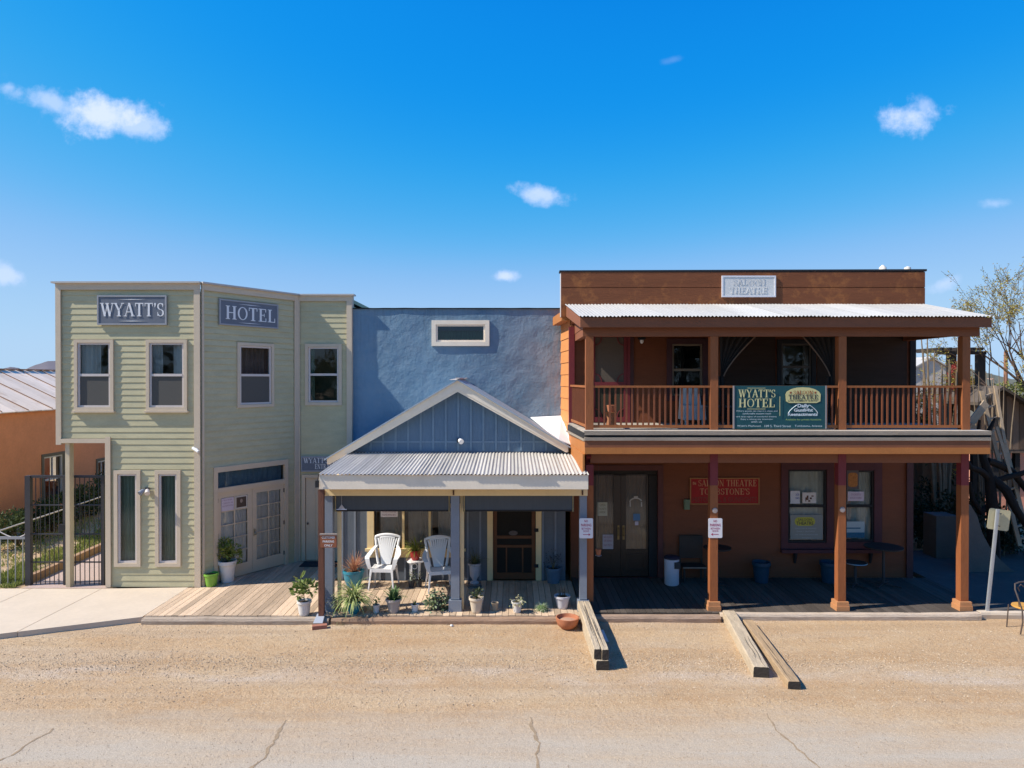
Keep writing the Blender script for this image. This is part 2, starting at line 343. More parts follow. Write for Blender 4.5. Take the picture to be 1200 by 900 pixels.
def serif(mb, fr, s, u0, u1, z0, z1, d):
    tw = sum(GL[c][0] for c in s); sx = (u1-u0)/tw; sy = z1-z0; x = 0; i = 0
    for c in s:
        w, strokes = GL[c]
        for st in strokes:
            i += 1; dd = d+.0004*(i % 9)
            P = lambda a, b: (u0+(x+a)*sx, z0+b*sy)
            if st[0] == 'B': q = [P(st[1],st[3]),P(st[2],st[3]),P(st[2],st[4]),P(st[1],st[4])]; mb.prism(fr, q, dd-.004, dd)
            elif st[0] == 'L':
                _, a, b, c2, e, t = st; q = [P(a-t/2,b),P(a+t/2,b),P(c2+t/2,e),P(c2-t/2,e)]
                if b > e: q = q[::-1]
                mb.prism(fr, q, dd-.004, dd)
            else:
                _, cx, cy, rx, ry, a0, a1, t = st; n = max(6, int(abs(a1-a0)/18)); pts = []
                for k in range(n):
                    A = [R(a0+(a1-a0)*(k+j)/n) for j in (0,1)]; ro = lambda a, s_: P(cx+(rx+s_*t/2*abs(math.cos(a))+s_*.03*abs(math.sin(a)))*math.cos(a), cy+(ry+s_*.03)*math.sin(a))
                    q = [ro(A[0],1),ro(A[1],1),ro(A[1],-1),ro(A[0],-1)]; b = len(mb.v)
                    mb.v += [fr.p(p[0], dd, p[1]) for p in q]; mb.f.append((b,b+1,b+2,b+3))
        x += w
    return mb
def sans(mb, fr, s, u0, u1, z0, z1, d, bold=0.0):
    cu_ = bpy.data.curves.new('tmp', 'FONT'); cu_.body = s; cu_.size = 1; cu_.offset = bold; cu_.resolution_u = 2
    o = bpy.data.objects.new('tmp', cu_); C.objects.link(o); dg = bpy.context.evaluated_depsgraph_get(); dg.update()
    me = bpy.data.meshes.new_from_object(o.evaluated_get(dg)); vs = [v.co.copy() for v in me.vertices]; fs = [tuple(p.vertices) for p in me.polygons]
    bpy.data.objects.remove(o); bpy.data.curves.remove(cu_); bpy.data.meshes.remove(me)
    if not vs: return mb
    ax, bx = min(v.x for v in vs), max(v.x for v in vs); ay, by = min(v.y for v in vs), max(v.y for v in vs)
    return mb.add([fr.p(u0+(v.x-ax)/(bx-ax)*(u1-u0), d, z0+(v.y-ay)/(by-ay)*(z1-z0)) for v in vs], fs)
def window(par, fr, u0, u1, z0, z1, cw=.09, trim=G_TRIM, sashm=VINYL, cur=CURT, half=True, gl=GLASS, back=True, curw=None, screen=False, sill=True, lab=None, folds=7, d0=.0, muntin=0):
    """casing > sash, pane, curtain behind the glass; sits in an opening of the siding"""
    mb = MB(); ring(mb, fr, u0, u1, z0, z1, cw, -.05, .05+d0)
    if sill: mb.box(fr, u0-.03, u1+.03, .0, .085+d0, z0-.045, z0-.002)
    w = mb.build('window', trim, par)
    if lab: w['label'] = lab
    a, b, c, d = u0+cw, u1-cw, z0+cw, z1-cw; mb = MB(); ring(mb, fr, a+.002, b-.002, c+.002, d-.002, .045, -.045, .02)
    if half: mb.box(fr, a+.045, b-.045, -.04, .028, (c+d)/2-.03, (c+d)/2+.03)
    for k in range(muntin): x = a+(b-a)*(k+1)/(muntin+1); mb.box(fr, x-.02, x+.02, -.03, .022, c+.05, d-.05)
    mb.build('sash', sashm, w)
    mb = MB(); mb.add([fr.p(a+.02,-.015,c+.02),fr.p(b-.02,-.015,c+.02),fr.p(b-.02,-.015,d-.02),fr.p(a+.02,-.015,d-.02)], [(0,1,2,3)]); mb.build('pane', gl, w)
    if screen: mb = MB(); mb.box(fr, a+.05, b-.05, .0, .006, c+.05, (c+d)/2-.03); mb.build('insect_screen', SCREEN_G, w)
    if cur:
        mb = MB()
        for (f0, f1) in (curw or [(0, 1)]): curtain(mb, fr, a+(b-a)*f0, a+(b-a)*f1, -.14, c-.05, d+.02, max(2, int(folds*(f1-f0))))
        mb.build('curtain', cur, w, smooth=True)
    return w
def O(fr, x0, x1, y0, y1):
    """opening box from photo pixels on this wall"""
    xm = (x0+x1)/2; return (fr.U(x0), fr.U(x1), fr.Z(xm, y1), fr.Z(xm, y0))

# ================================================================== SETTING
DK = .12
def nrm(x, y, s, a): return a*noise.noise(Vector((x*s, y*s, 3.3)))
def garden_h(x, y):
    """the yard rises behind the iron gate"""
    if x > -9.3 or y < 16.0: return 0
    t = max(0, min(1, (y-16.4)/7.5)); return .10+.30*t*min(1, (-9.3-x)/.25)
gm = bpy.data.materials.new('dirt_ground'); gm.use_nodes = True; t = gm.node_tree; b = t.nodes['Principled BSDF']; b.inputs['Roughness'].default_value = .95; b.inputs['Specular IOR Level'].default_value = .1
c = N(t, 'ShaderNodeTexCoord')
def tn(t, c, s, d=6, r=.6, st=None):
    n = N(t, 'ShaderNodeTexNoise'); n.inputs['Scale'].default_value = s; n.inputs['Detail'].default_value = d; n.inputs['Roughness'].default_value = r
    if st: mp = N(t, 'ShaderNodeMapping'); mp.inputs['Scale'].default_value = st; t.links.new(c.outputs['Object'], mp.inputs[0]); t.links.new(mp.outputs[0], n.inputs['Vector'])
    else: t.links.new(c.outputs['Object'], n.inputs['Vector'])
    return n.outputs[0]
def rng(t, v, a, b_, lo=0, hi=1):
    m = N(t, 'ShaderNodeMapRange'); t.links.new(v, m.inputs[0]); m.inputs[1].default_value = a; m.inputs[2].default_value = b_; m.inputs[3].default_value = lo; m.inputs[4].default_value = hi; return m.outputs[0]
def mixc(t, f, a, b_):
    m = N(t, 'ShaderNodeMixRGB')
    if isinstance(f, float): m.inputs[0].default_value = f
    else: t.links.new(f, m.inputs[0])
    for i, v in ((1, a), (2, b_)):
        if isinstance(v, tuple): m.inputs[i].default_value = (*v, 1)
        else: t.links.new(v, m.inputs[i])
    return m.outputs[0]
def dirt_color(t, c, grey=0.0):
    big = tn(t, c, .55, 7, .6, (.55,1.6,1)); mid = tn(t, c, 3.2, 6, .65); fine = tn(t, c, 42, 5, .75)
    col = mixc(t, rng(t, big, .40, .62), (.51,.31,.155), (.61,.43,.255))
    col = mixc(t, rng(t, mid, .45, .70, 0, .55), col, (.64,.50,.345))
    col = mixc(t, rng(t, tn(t, c, .8, 6, .62, (.6,1.3,1)), .50, .68, 0, .6), col, (.46,.25,.105))
    vo = N(t, 'ShaderNodeTexVoronoi'); vo.inputs['Scale'].default_value = 34; t.links.new(c.outputs['Object'], vo.inputs['Vector'])
    sp = N(t, 'ShaderNodeSeparateColor'); t.links.new(vo.outputs['Color'], sp.inputs[0])
    stone = mixc(t, sp.outputs[0], (.30,.20,.15), (.66,.57,.50))
    isst = mth(t, 'MULTIPLY', mth(t, 'LESS_THAN', vo.outputs['Distance'], .32), mth(t, 'GREATER_THAN', sp.outputs[1], .42))
    isst = mth(t, 'MULTIPLY', isst, rng(t, tn(t, c, 1.1, 4, .6, (.5,1.4,1)), .42, .58, .15, .8))
    col = mixc(t, isst, col, stone)
    vo2 = N(t, 'ShaderNodeTexVoronoi'); vo2.inputs['Scale'].default_value = 85; t.links.new(c.outputs['Object'], vo2.inputs['Vector'])
    s2 = N(t, 'ShaderNodeSeparateColor'); t.links.new(vo2.outputs['Color'], s2.inputs[0])
    col = mixc(t, .42, col, mixc(t, s2.outputs[0], (.29,.17,.08), (.74,.58,.38)))
    col = mixc(t, rng(t, fine, .35, .75, 0, .45), col, (.34,.225,.14))
    gv = mth(t, 'MULTIPLY', rng(t, tn(t, c, .45, 5, .6, (.35,2.2,1)), .50, .62), .30)
    col = mixc(t, gv, col, mixc(t, s2.outputs[1], (.36,.28,.20), (.66,.56,.44)))
    sy = N(t, 'ShaderNodeSeparateXYZ'); t.links.new(c.outputs['Object'], sy.inputs[0])
    yb = mth(t, 'ABSOLUTE', mth(t, 'SUBTRACT', mth(t, 'ADD', sy.outputs[1], mth(t, 'MULTIPLY', tn(t, c, .5, 4, .5), 1.6)), 12.3))
    band = mth(t, 'MULTIPLY', rng(t, yb, .05, .5, .6, 0), rng(t, tn(t, c, .9, 5, .7, (.4,1,1)), .42, .6))
    col = mixc(t, band, col, mixc(t, s2.outputs[1], (.36,.27,.20), (.72,.63,.53)))
    trk = rng(t, tn(t, c, 1.2, 3, .5, (.06,2.6,1)), .52, .66, 0, .38); col = mixc(t, trk, col, (.40,.27,.16))
    hst = mth(t, 'ADD', isst, mth(t, 'MULTIPLY', s2.outputs[0], .35))
    return col, vo, fine, hst
col, vo, fine, isst = dirt_color(t, c)
sp = N(t, 'ShaderNodeSeparateXYZ'); t.links.new(c.outputs['Object'], sp.inputs[0])
far = rng(t, sp.outputs[1], 30, 60); scrub = mixc(t, rng(t, tn(t, c, .25, 8, .7), .42, .6), (.30,.22,.14), (.10,.11,.055))
col = mixc(t, far, col, scrub); t.links.new(col, b.inputs['Base Color'])
bp = N(t, 'ShaderNodeBump'); bp.inputs['Strength'].default_value = .7; bp.inputs['Distance'].default_value = .03
hh = mth(t, 'ADD', mth(t, 'MULTIPLY', isst, .6), mth(t, 'ADD', mth(t, 'MULTIPLY', fine, .7), mth(t, 'MULTIPLY', tn(t, c, 9, 6, .7), 1.6)))
t.links.new(hh, bp.inputs['Height']); t.links.new(bp.outputs[0], b.inputs['Normal'])
mb = MB()
xs = [-3000,-600,-150,-50,-24]+[-16+.2*i for i in range(161)]+[20,26,50,150,600,3000]
ys = [-400,-60,-10,2,6]+[7+.2*i for i in range(91)]+[27,32,45,70,150,400,1200,5000]
nx = len(xs)
for y in ys:
    for x in xs:
        near = -16 <= x <= 16 and 7 <= y <= 14
        z = garden_h(x, y) if y < 60 and x > -30 else 0
        if near: z += (nrm(x, y*1.8, .9, .018)+nrm(x, y, 4, .007))*min(1, max(0, (y-10.2)/.6))-.012*min(1, max(0, (10.5-y)/.2))
        mb.v.append((x, y, z))
for j in range(len(ys)-1):
    for i in range(nx-1): a = j*nx+i; mb.f.append((a, a+1, a+nx+1, a+nx))
tag(mb.build('ground', gm, smooth=True, origin=False), kind='structure')
# road: old asphalt under blown dust
rm = bpy.data.materials.new('dusty_asphalt'); rm.use_nodes = True; t = rm.node_tree; b = t.nodes['Principled BSDF']; b.inputs['Roughness'].default_value = .95; b.inputs['Specular IOR Level'].default_value = .1
c = N(t, 'ShaderNodeTexCoord'); col, vo, fine, isst = dirt_color(t, c)
sp = N(t, 'ShaderNodeSeparateXYZ'); t.links.new(c.outputs['Object'], sp.inputs[0])
asp = mixc(t, rng(t, tn(t, c, 70, 4, .7), .35, .65), (.33,.28,.22), (.53,.455,.36))
e = mth(t, 'ADD', sp.outputs[1], mth(t, 'MULTIPLY', tn(t, c, .8, 7, .65, (.45,1.8,1)), 2.6))
dust = rng(t, e, 10.3, 11.6, 0, .97); dust = mth(t, 'MAXIMUM', dust, rng(t, tn(t, c, 1.4, 6, .6, (.25,1.6,1)), .42, .74, .06, .65))
col = mixc(t, dust, asp, col); clean = mixc(t, rng(t, tn(t, c, 70, 4, .7), .35, .65), (.06,.055,.05), (.12,.11,.10))  # unseen road below and behind the view made darker to cut ground bounce
t.links.new(mixc(t, rng(t, mth(t, 'ADD', sp.outputs[1], mth(t, 'MULTIPLY', tn(t, c, .9, 5, .6), 2.0)), 6.0, 8.6), clean, col), b.inputs['Base Color'])
bp = N(t, 'ShaderNodeBump'); bp.inputs['Strength'].default_value = .7; bp.inputs['Distance'].default_value = .03
hr_ = mth(t, 'ADD', mth(t, 'MULTIPLY', isst, .6), mth(t, 'ADD', mth(t, 'MULTIPLY', fine, .7), mth(t, 'MULTIPLY', tn(t, c, 9, 6, .7), 1.6)))
t.links.new(mth(t, 'MULTIPLY', hr_, mth(t, 'MULTIPLY_ADD', dust, .75, .25)), bp.inputs['Height']); t.links.new(bp.outputs[0], b.inputs['Normal'])
mb = MB(); mb.grid(lambda a, b: ((a-.5)*60, -8+b*(18.4+.25*noise.noise(Vector((a*40, 0, 0)))+.1*noise.noise(Vector((a*170, 5, 0))))
     , .012), 600, 1)
tag(mb.build('road', rm, origin=False), kind='structure')
CRK = mat('crack_dirt', (.33,.24,.15), 1, .4, 20, .5)
mb = MB()
for cx, y1, wd, sl in [(335,846,.022,.0),(622,843,.024,.02),(905,838,.016,.10),(75,856,.014,-.12)]:
    x = PX(cx, 10); y = 4000/(y1-HZ); p = []
    while y > 7.5:
        p.append((x, y)); y -= random.uniform(.06,.14); x += random.uniform(-.045,.045)+sl*.1
    for (xa, ya), (xb, yb) in zip(p, p[1:]):
        w1 = wd*random.uniform(.3,1.3); mb.add([(xa-w1,ya,.016),(xa+w1,ya,.016),(xb+w1,yb,.016),(xb-w1,yb,.016)], [(0,1,2,3)])
tag(mb.build('road_crack', CRK, origin=False), kind='structure')
# loose stones
GRV = mat('loose_stones', (.46,.33,.21), .95, .3, 40, .3, island=1.2, col2=(.60,.47,.33))
mb = MB()
for i in range(30000):
    q = random.random()
    y = 8.2+6.0*random.random(); x = random.uniform(-y*.78, y*.78)
    if q < .35: y = random.gauss(12.0, .25)
    s_ = random.choice([.005,.006,.007,.008,.010,.016 if random.random() < .25 else .009]); z = (.016 if y < 10.4 else .004)+nrm(x, y*1.8, .9, .018)*(y >= 10.4)
    if y < 10.4 and (s_ > .0085 or random.random() < .45): continue
    if y > 13.95 and -7.8 < x: continue
    if x < -7.6 and y > 13.9-(-x-7.6)*.45: continue
    a = random.random()*6.28; vs = []
    for k in range(5): t_ = a+k*1.257; rr = s_*random.uniform(.7,1.25); vs.append((x+rr*math.cos(t_), y+rr*math.sin(t_), z))
    vs += [(x+random.uniform(-.3,.3)*s_, y, z+s_*random.uniform(.6,1.0))]
    mb.add(vs, [(0,1,5),(1,2,5),(2,3,5),(3,4,5),(4,0,5)])
tag(mb.build('gravel', GRV, origin=False), kind='stuff', label='loose pale gravel strewn over the dirt street edge')
# sidewalk with joints
mb = MB(); lx = -7.62
def fe(x): return 14.05-(lx-x)*.42 if x < lx else 14.05           # front edge runs towards the street at the left
jx = [-30,-22,-18,-14.4,-12.85,-11.25,-9.6,lx]
for a, b_ in zip(jx, jx[1:]):
    y1a = 16.05 if b_ > -9.5 else 15.95
    mb.hexa([(a+.008,max(7.5,fe(a)),-.1),(b_-.008,max(7.5,fe(b_)),-.1),(b_-.008+(0 if b_ < lx else .0),y1a,-.1),(a+.008,15.95,-.1),(a+.008,max(7.5,fe(a)),DK-.01),(b_-.008,max(7.5,fe(b_)),DK-.01),(b_-.008,y1a,DK-.01),(a+.008,15.95,DK-.01)])
mb.hexa([(lx-.0,15.0,-.1),(lx+.001,14.9,-.1),(-7.35,16.0,-.1),(lx-.0,16.0,-.1),(lx-.0,15.0,DK-.011),(lx+.001,14.9,DK-.011),(-7.35,16.0,DK-.011),(lx-.0,16.0,DK-.011)])
tag(mb.build('sidewalk', CONC, origin=False), kind='structure')
# boardwalk: planks run from the buildings to the street
def planks(x0, x1, y0, y1f, m, w=.137, gap=.009, z1=DK, name='boardwalk'):
    mb = MB(); x = x0
    while x < x1-.02:
        xb = min(x+w-gap, x1); xc = (x+xb)/2; dz = random.uniform(-.003,.003); dy = random.uniform(-.012,.012)
        mb.wbox(x, xb, y0+dy, y1f(xc), z1-.035+dz, z1+dz); x += w
    return tag(mb.build(name, m, origin=False), kind='structure')
def back_left(x): return 16.2+(x+7.33)*1.45 if x < -5.75 else (18.3 if x < -4.25 else 16.55)
planks(lx+.02, 1.45, 14.1, lambda x: back_left(x) if x > -7.35 else 16.0, DECK)
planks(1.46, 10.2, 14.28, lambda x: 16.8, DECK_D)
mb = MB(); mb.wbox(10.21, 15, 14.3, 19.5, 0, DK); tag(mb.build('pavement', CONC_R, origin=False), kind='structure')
mb = MB(); mb.wbox(lx+.05, 1.45, 14.16, 14.3, -.02, DK-.04); mb.wbox(1.5, 10.2, 14.36, 16.7, -.02, DK-.04)
tag(mb.build('boardwalk_base', BEAMW, origin=False), kind='structure')
def log_beam(x0, x1, y, lab, w=.16, h=.13, z=.06, m=BEAMW):
    mb = MB(); n = 18
    for i in range(n):
        pass
    prof = [(-.5,-.5),(.5,-.5),(.55,.1),(.4,.5),(-.4,.5),(-.55,.15)]; rings = []
    b0 = len(mb.v)
    for i in range(n+1):
        x = x0+(x1-x0)*i/n; oy, oz = nrm(x, y, 1.3, .025), nrm(x, y+9, 1.1, .012)
        for a, c_ in prof: mb.v.append((x, y+oy+a*w+nrm(x, a*7, 3, .01), z+oz+c_*h+nrm(x, c_*5, 4, .008)))
    for i in range(n):
        for k in range(6): mb.f.append((b0+i*6+k, b0+i*6+(k+1)%6, b0+(i+1)*6+(k+1)%6, b0+(i+1)*6+k))
    mb.f.append(tuple(b0+k for k in range(6))); mb.f.append(tuple(b0+n*6+k for k in range(5,-1,-1)))
    return tag(mb.build('edging_beam', m), lab, 'timber edging')
log_beam(lx+.05, -3.75, 14.0, 'long weathered edging beam along the sunlit deck left of the blue porch', z=.045)
log_beam(-3.7, 1.4, 14.0, 'weathered edging beam behind the row of potted plants', z=.045, m=mat('beam_brown', (.36,.23,.15), .9, .35, 4, .6, 25, stretch=(.5,3,3), dirt=.4, dirtcol=(.2,.12,.08)))
log_beam(1.65, 4.3, 14.1, 'rounded edging beam between the two pairs of loose timbers', m=mat('beam_redbrown', (.36,.25,.18), .9, .35, 4, .6, 25, stretch=(.5,3,3)))
log_beam(4.35, 9.75, 14.22, 'pale rounded edging beam in front of the rust saloon porch right part', m=mat('beam_pale', (.54,.43,.33), .9, .3, 4, .6, 25, stretch=(.5,3,3)))
log_beam(9.8, 13.5, 14.3, 'pale concrete kerb stone behind the leaning sign post at far right', m=CONC)
# hills
HILL = mat('scrub_hill', (.20,.165,.13), 1, .3, .02, 0, col2=(.13,.14,.085), dirt=.5, dirtcol=(.34,.26,.18))
HILL2 = mat('far_hill', (.125,.11,.125), 1, .2, .004, 0)
def hill(pts, D, dep, m):
    mb = MB(); n = len(pts)
    def fn(a, b):
        i = min(int(a*(n-1)), n-2); f = a*(n-1)-i; px = pts[i][0]*(1-f)+pts[i+1][0]*f; py = pts[i][1]*(1-f)+pts[i+1][1]*f
        h = PZ(py, D); x = PX(px, D); pr = math.sin(math.pi*b)**.8
        return (x*(1+(b-.5)*dep/D), D+(b-.5)*dep, -1+(h+1)*pr*(1+.04*noise.noise(Vector((a*25,b*6,0)))))
    mb.grid(fn, (n-1)*8, 20); return tag(mb.build('hill', m, smooth=True, origin=False), kind='structure')
hill([(-420,440),(-200,430),(-60,436),(0,433),(12,430),(20,431),(28,434),(40,428),(56,423.5),(80,423),(130,428),(240,436),(420,441)], 1500, 700, HILL2)
hill([(950,444),(1040,440),(1110,436),(1135,432),(1160,438),(1185,444),(1220,448),(1300,436),(1500,436)], 260, 190, HILL)
hill([(1060,452),(1120,446),(1150,440),(1175,446),(1200,449),(1260,452),(1400,450)], 120, 80, HILL)

# ================================================================== GREEN HOTEL
D1, D3 = 16.07, 18.4
g1 = Frame(PX(68,D1), D1); A1 = (PX(235,D1), D1); B1 = (PX(350,D3), D3)
g2 = Frame(A1[0], A1[1], B1[0]-A1[0], B1[1]-A1[1]); L2 = math.hypot(B1[0]-A1[0], B1[1]-A1[1])
g3 = Frame(B1[0], D3); L3 = PX(412,D3)-B1[0]; L1 = A1[0]-g1.ox
TOPG = 7.28
gb = thing('hotel_building', 'pale green clapboard two storey hotel with beige trim and angled entrance bay', 'building', (-7.5, 19, 0))
ZS = g1.Z(100, 516)                      # soffit of the corner passage
w_up = [O(g1,88,134,398,481), O(g1,172,220,398,481)]; w_lo = [O(g1,134,165,551,664), O(g1,182,212,551,664)]
up = [(a+.03,b_-.03,c_+.03,d_-.03) for a,b_,c_,d_ in w_up+w_lo]
mb = siding(MB(), g1, 0, L1, ZS, TOPG, .146, .0125, up, DK); siding(mb, g1, g1.U(126), L1, DK, ZS, .146, .0125, up, DK)
w2 = O(g2,277,320,402,480); w2 = (w2[0], w2[1], g2.Z(277,478), g2.Z(277,401)); dr = (g2.U(249), g2.U(336), DK, g2.Z(292,543))
siding(mb, g2, 0, L2, DK, TOPG, .146, .024, [tuple(v+s_ for v, s_ in zip(w2,(.03,-.03,.03,-.03))), tuple(v+s_ for v, s_ in zip(dr,(.03,-.03,0,-.03)))], DK)
w3 = O(g3,358,401,403,475); d3 = (g3.U(354), g3.U(396), DK, g3.Z(370,556))
siding(mb, g3, 0, L3, DK, TOPG, .146, .0125, [tuple(v+s_ for v, s_ in zip(w3,(.03,-.03,.03,-.03))), tuple(v+s_ for v, s_ in zip(d3,(.03,-.03,0,-.03)))], DK)
mb.build('siding', G_SID, gb)
# shell: side, back, roof, soffit, inner floors
mb = MB(); YB = 25
mb.wbox(g1.ox, g1.ox+.1, D1+.02, YB, ZS, TOPG-.1); mb.wbox(PX(126,D1), PX(126,D1)+.1, D1+.02, YB, 0, ZS-.01)
mb.wbox(g3.ox+L3-.1, g3.ox+L3, D3+.02, YB, 0, TOPG-.1); mb.wbox(g1.ox, g3.ox+L3, YB, YB+.1, 0, TOPG-.1)
mb.build('side_wall', mat('side_siding', (.43,.42,.25), .8, .1, 2, .1, stretch=(1,1,6)), gb)
mb = MB(); pl = [(g1.ox,D1),(A1[0],D1),(B1[0],D3),(g3.ox+L3,D3),(g3.ox+L3,YB),(g1.ox,YB)]
def slab(mb, pl, z0, z1):
    n = len(pl); b0 = len(mb.v); mb.v += [(x,y,z0) for x,y in pl]+[(x,y,z1) for x,y in pl]
    mb.f += [tuple(b0+i for i in range(n-1,-1,-1)), tuple(b0+n+i for i in range(n))]+[(b0+i,b0+(i+1)%n,b0+n+(i+1)%n,b0+n+i) for i in range(n)]
slab(mb, [(x+(.05 if x < -10 else 0), y+.03) for x, y in pl], TOPG-.28, TOPG-.2); mb.build('roof', G_CAP, gb)
mb = MB(); slab(mb, [(g1.ox+.1,D1+.1),(A1[0],D1+.1),(B1[0]-.1,D3+.1),(g3.ox+L3-.1,D3+.1),(g3.ox+L3-.1,YB),(g1.ox+.1,YB)], ZS-.02, ZS+.05); mb.wbox(g1.ox+.2, g3.ox+L3-.2, 19.9, 20.0, .1, TOPG-.4)
mb.build('floor_slab', mat('green_soffit', (.26,.24,.14), .8, .1, 2, .1), gb)
# trims
mb = MB(); cw = .15
mb.box(g1, -.02, .10, .026, .06, ZS-.1, TOPG-.02); mb.box(g1, -.02, 0, -.3, .026, ZS-.1, TOPG-.02)
mb.box(g1, L1-.13, L1+.012, .026, .06, DK, TOPG-.02)
mb.box(g2, .012, .06, .028, .058, DK, TOPG-.02); mb.box(g2, L2-.17, L2-.04, .028, .058, DK, TOPG-.02)
mb.box(g3, .0, .05, .026, .06, DK, TOPG-.02); mb.box(g3, L3-.12, L3+.02, .026, .06, DK, TOPG-.02); mb.box(g3, L3, L3+.02, -.2, .026, DK, TOPG-.02)
for fr, a, b_ in ((g1,.1,L1-.13),(g2,.06,L2-.17),(g3,.05,L3-.12)): mb.box(fr, a, b_, .026 if fr is not g2 else .029, .06, TOPG-.17, TOPG-.02)
up_post = PX(76,D1)
mb.box(g1, g1.U(73), g1.U(126), .027, .06, ZS-.06, ZS+.04); mb.box(g1, g1.U(124.5), g1.U(130.5), .027, .062, DK, ZS+.08)
mb.build('trim', G_TRIM, gb)
mb = MB()
for fr, a, b_ in ((g1,-.09,L1+.03),(g2,.0,L2),(g3,-.02,L3+.09)): mb.box(fr, a, b_, -.14, .115, TOPG-.02, TOPG+.02)
mb.build('parapet_cap', G_CAP, gb)
mb = MB(); mb.box(g1, g1.U(76), g1.U(81), -.16, .0, DK-.02, ZS-.06); mb.build('passage_post', mat('post_cream', (.62,.50,.33), .7, .1, 5, .1), gb)
for i, w in enumerate(w_up): window(gb, g1, *w, cw=.075, screen=True, curw=[(0,.6),(.8,1)] if i == 0 else [(0,.3),(.6,1)])
for w in w_lo: window(gb, g1, *w, cw=.085, half=False, cur=CURT_G, folds=6, sill=False, gl=GLASS)
window(gb, g2, *w2, cw=.075, screen=True, gl=GLASS_S, curw=[(0,1)], cur=mat('dim_curtain', (.16,.15,.14), .9, .3, 5, .05), sill=False); window(gb, g3, *w3, cw=.085, screen=False, curw=[(0,.15),(.85,1)], cur=CURT_G, sill=False)
# french entrance doors with transom
a, b_, zb, zt = dr; mb = MB(); tz = g2.Z(292,567)
mb.box(g2, a, a+.10, -.05, .06, zb, zt); mb.box(g2, b_-.10, b_, -.05, .06, zb, zt); mb.box(g2, a+.1, b_-.1, -.05, .06, zt-.13, zt); mb.box(g2, a+.1, b_-.1, -.05, .045, tz-.12, tz)
fr_ = mb.build('door_frame', CREAM, gb)
mb = MB(); mb.add([g2.p(a+.1,-.02,tz),g2.p(b_-.1,-.02,tz),g2.p(b_-.1,-.02,zt-.13),g2.p(a+.1,-.02,zt-.13)], [(0,1,2,3)]); mb.build('transom_pane', GLASS, fr_)
mb = MB(); curtain(mb, g2, a+.1, b_-.1, -.12, tz-.03, zt-.1, 12, .02); mb.build('curtain', mat('blue_curtain', (.15,.24,.34), .9, .3, 6, .05), fr_, smooth=True)
mid = (a+b_)/2
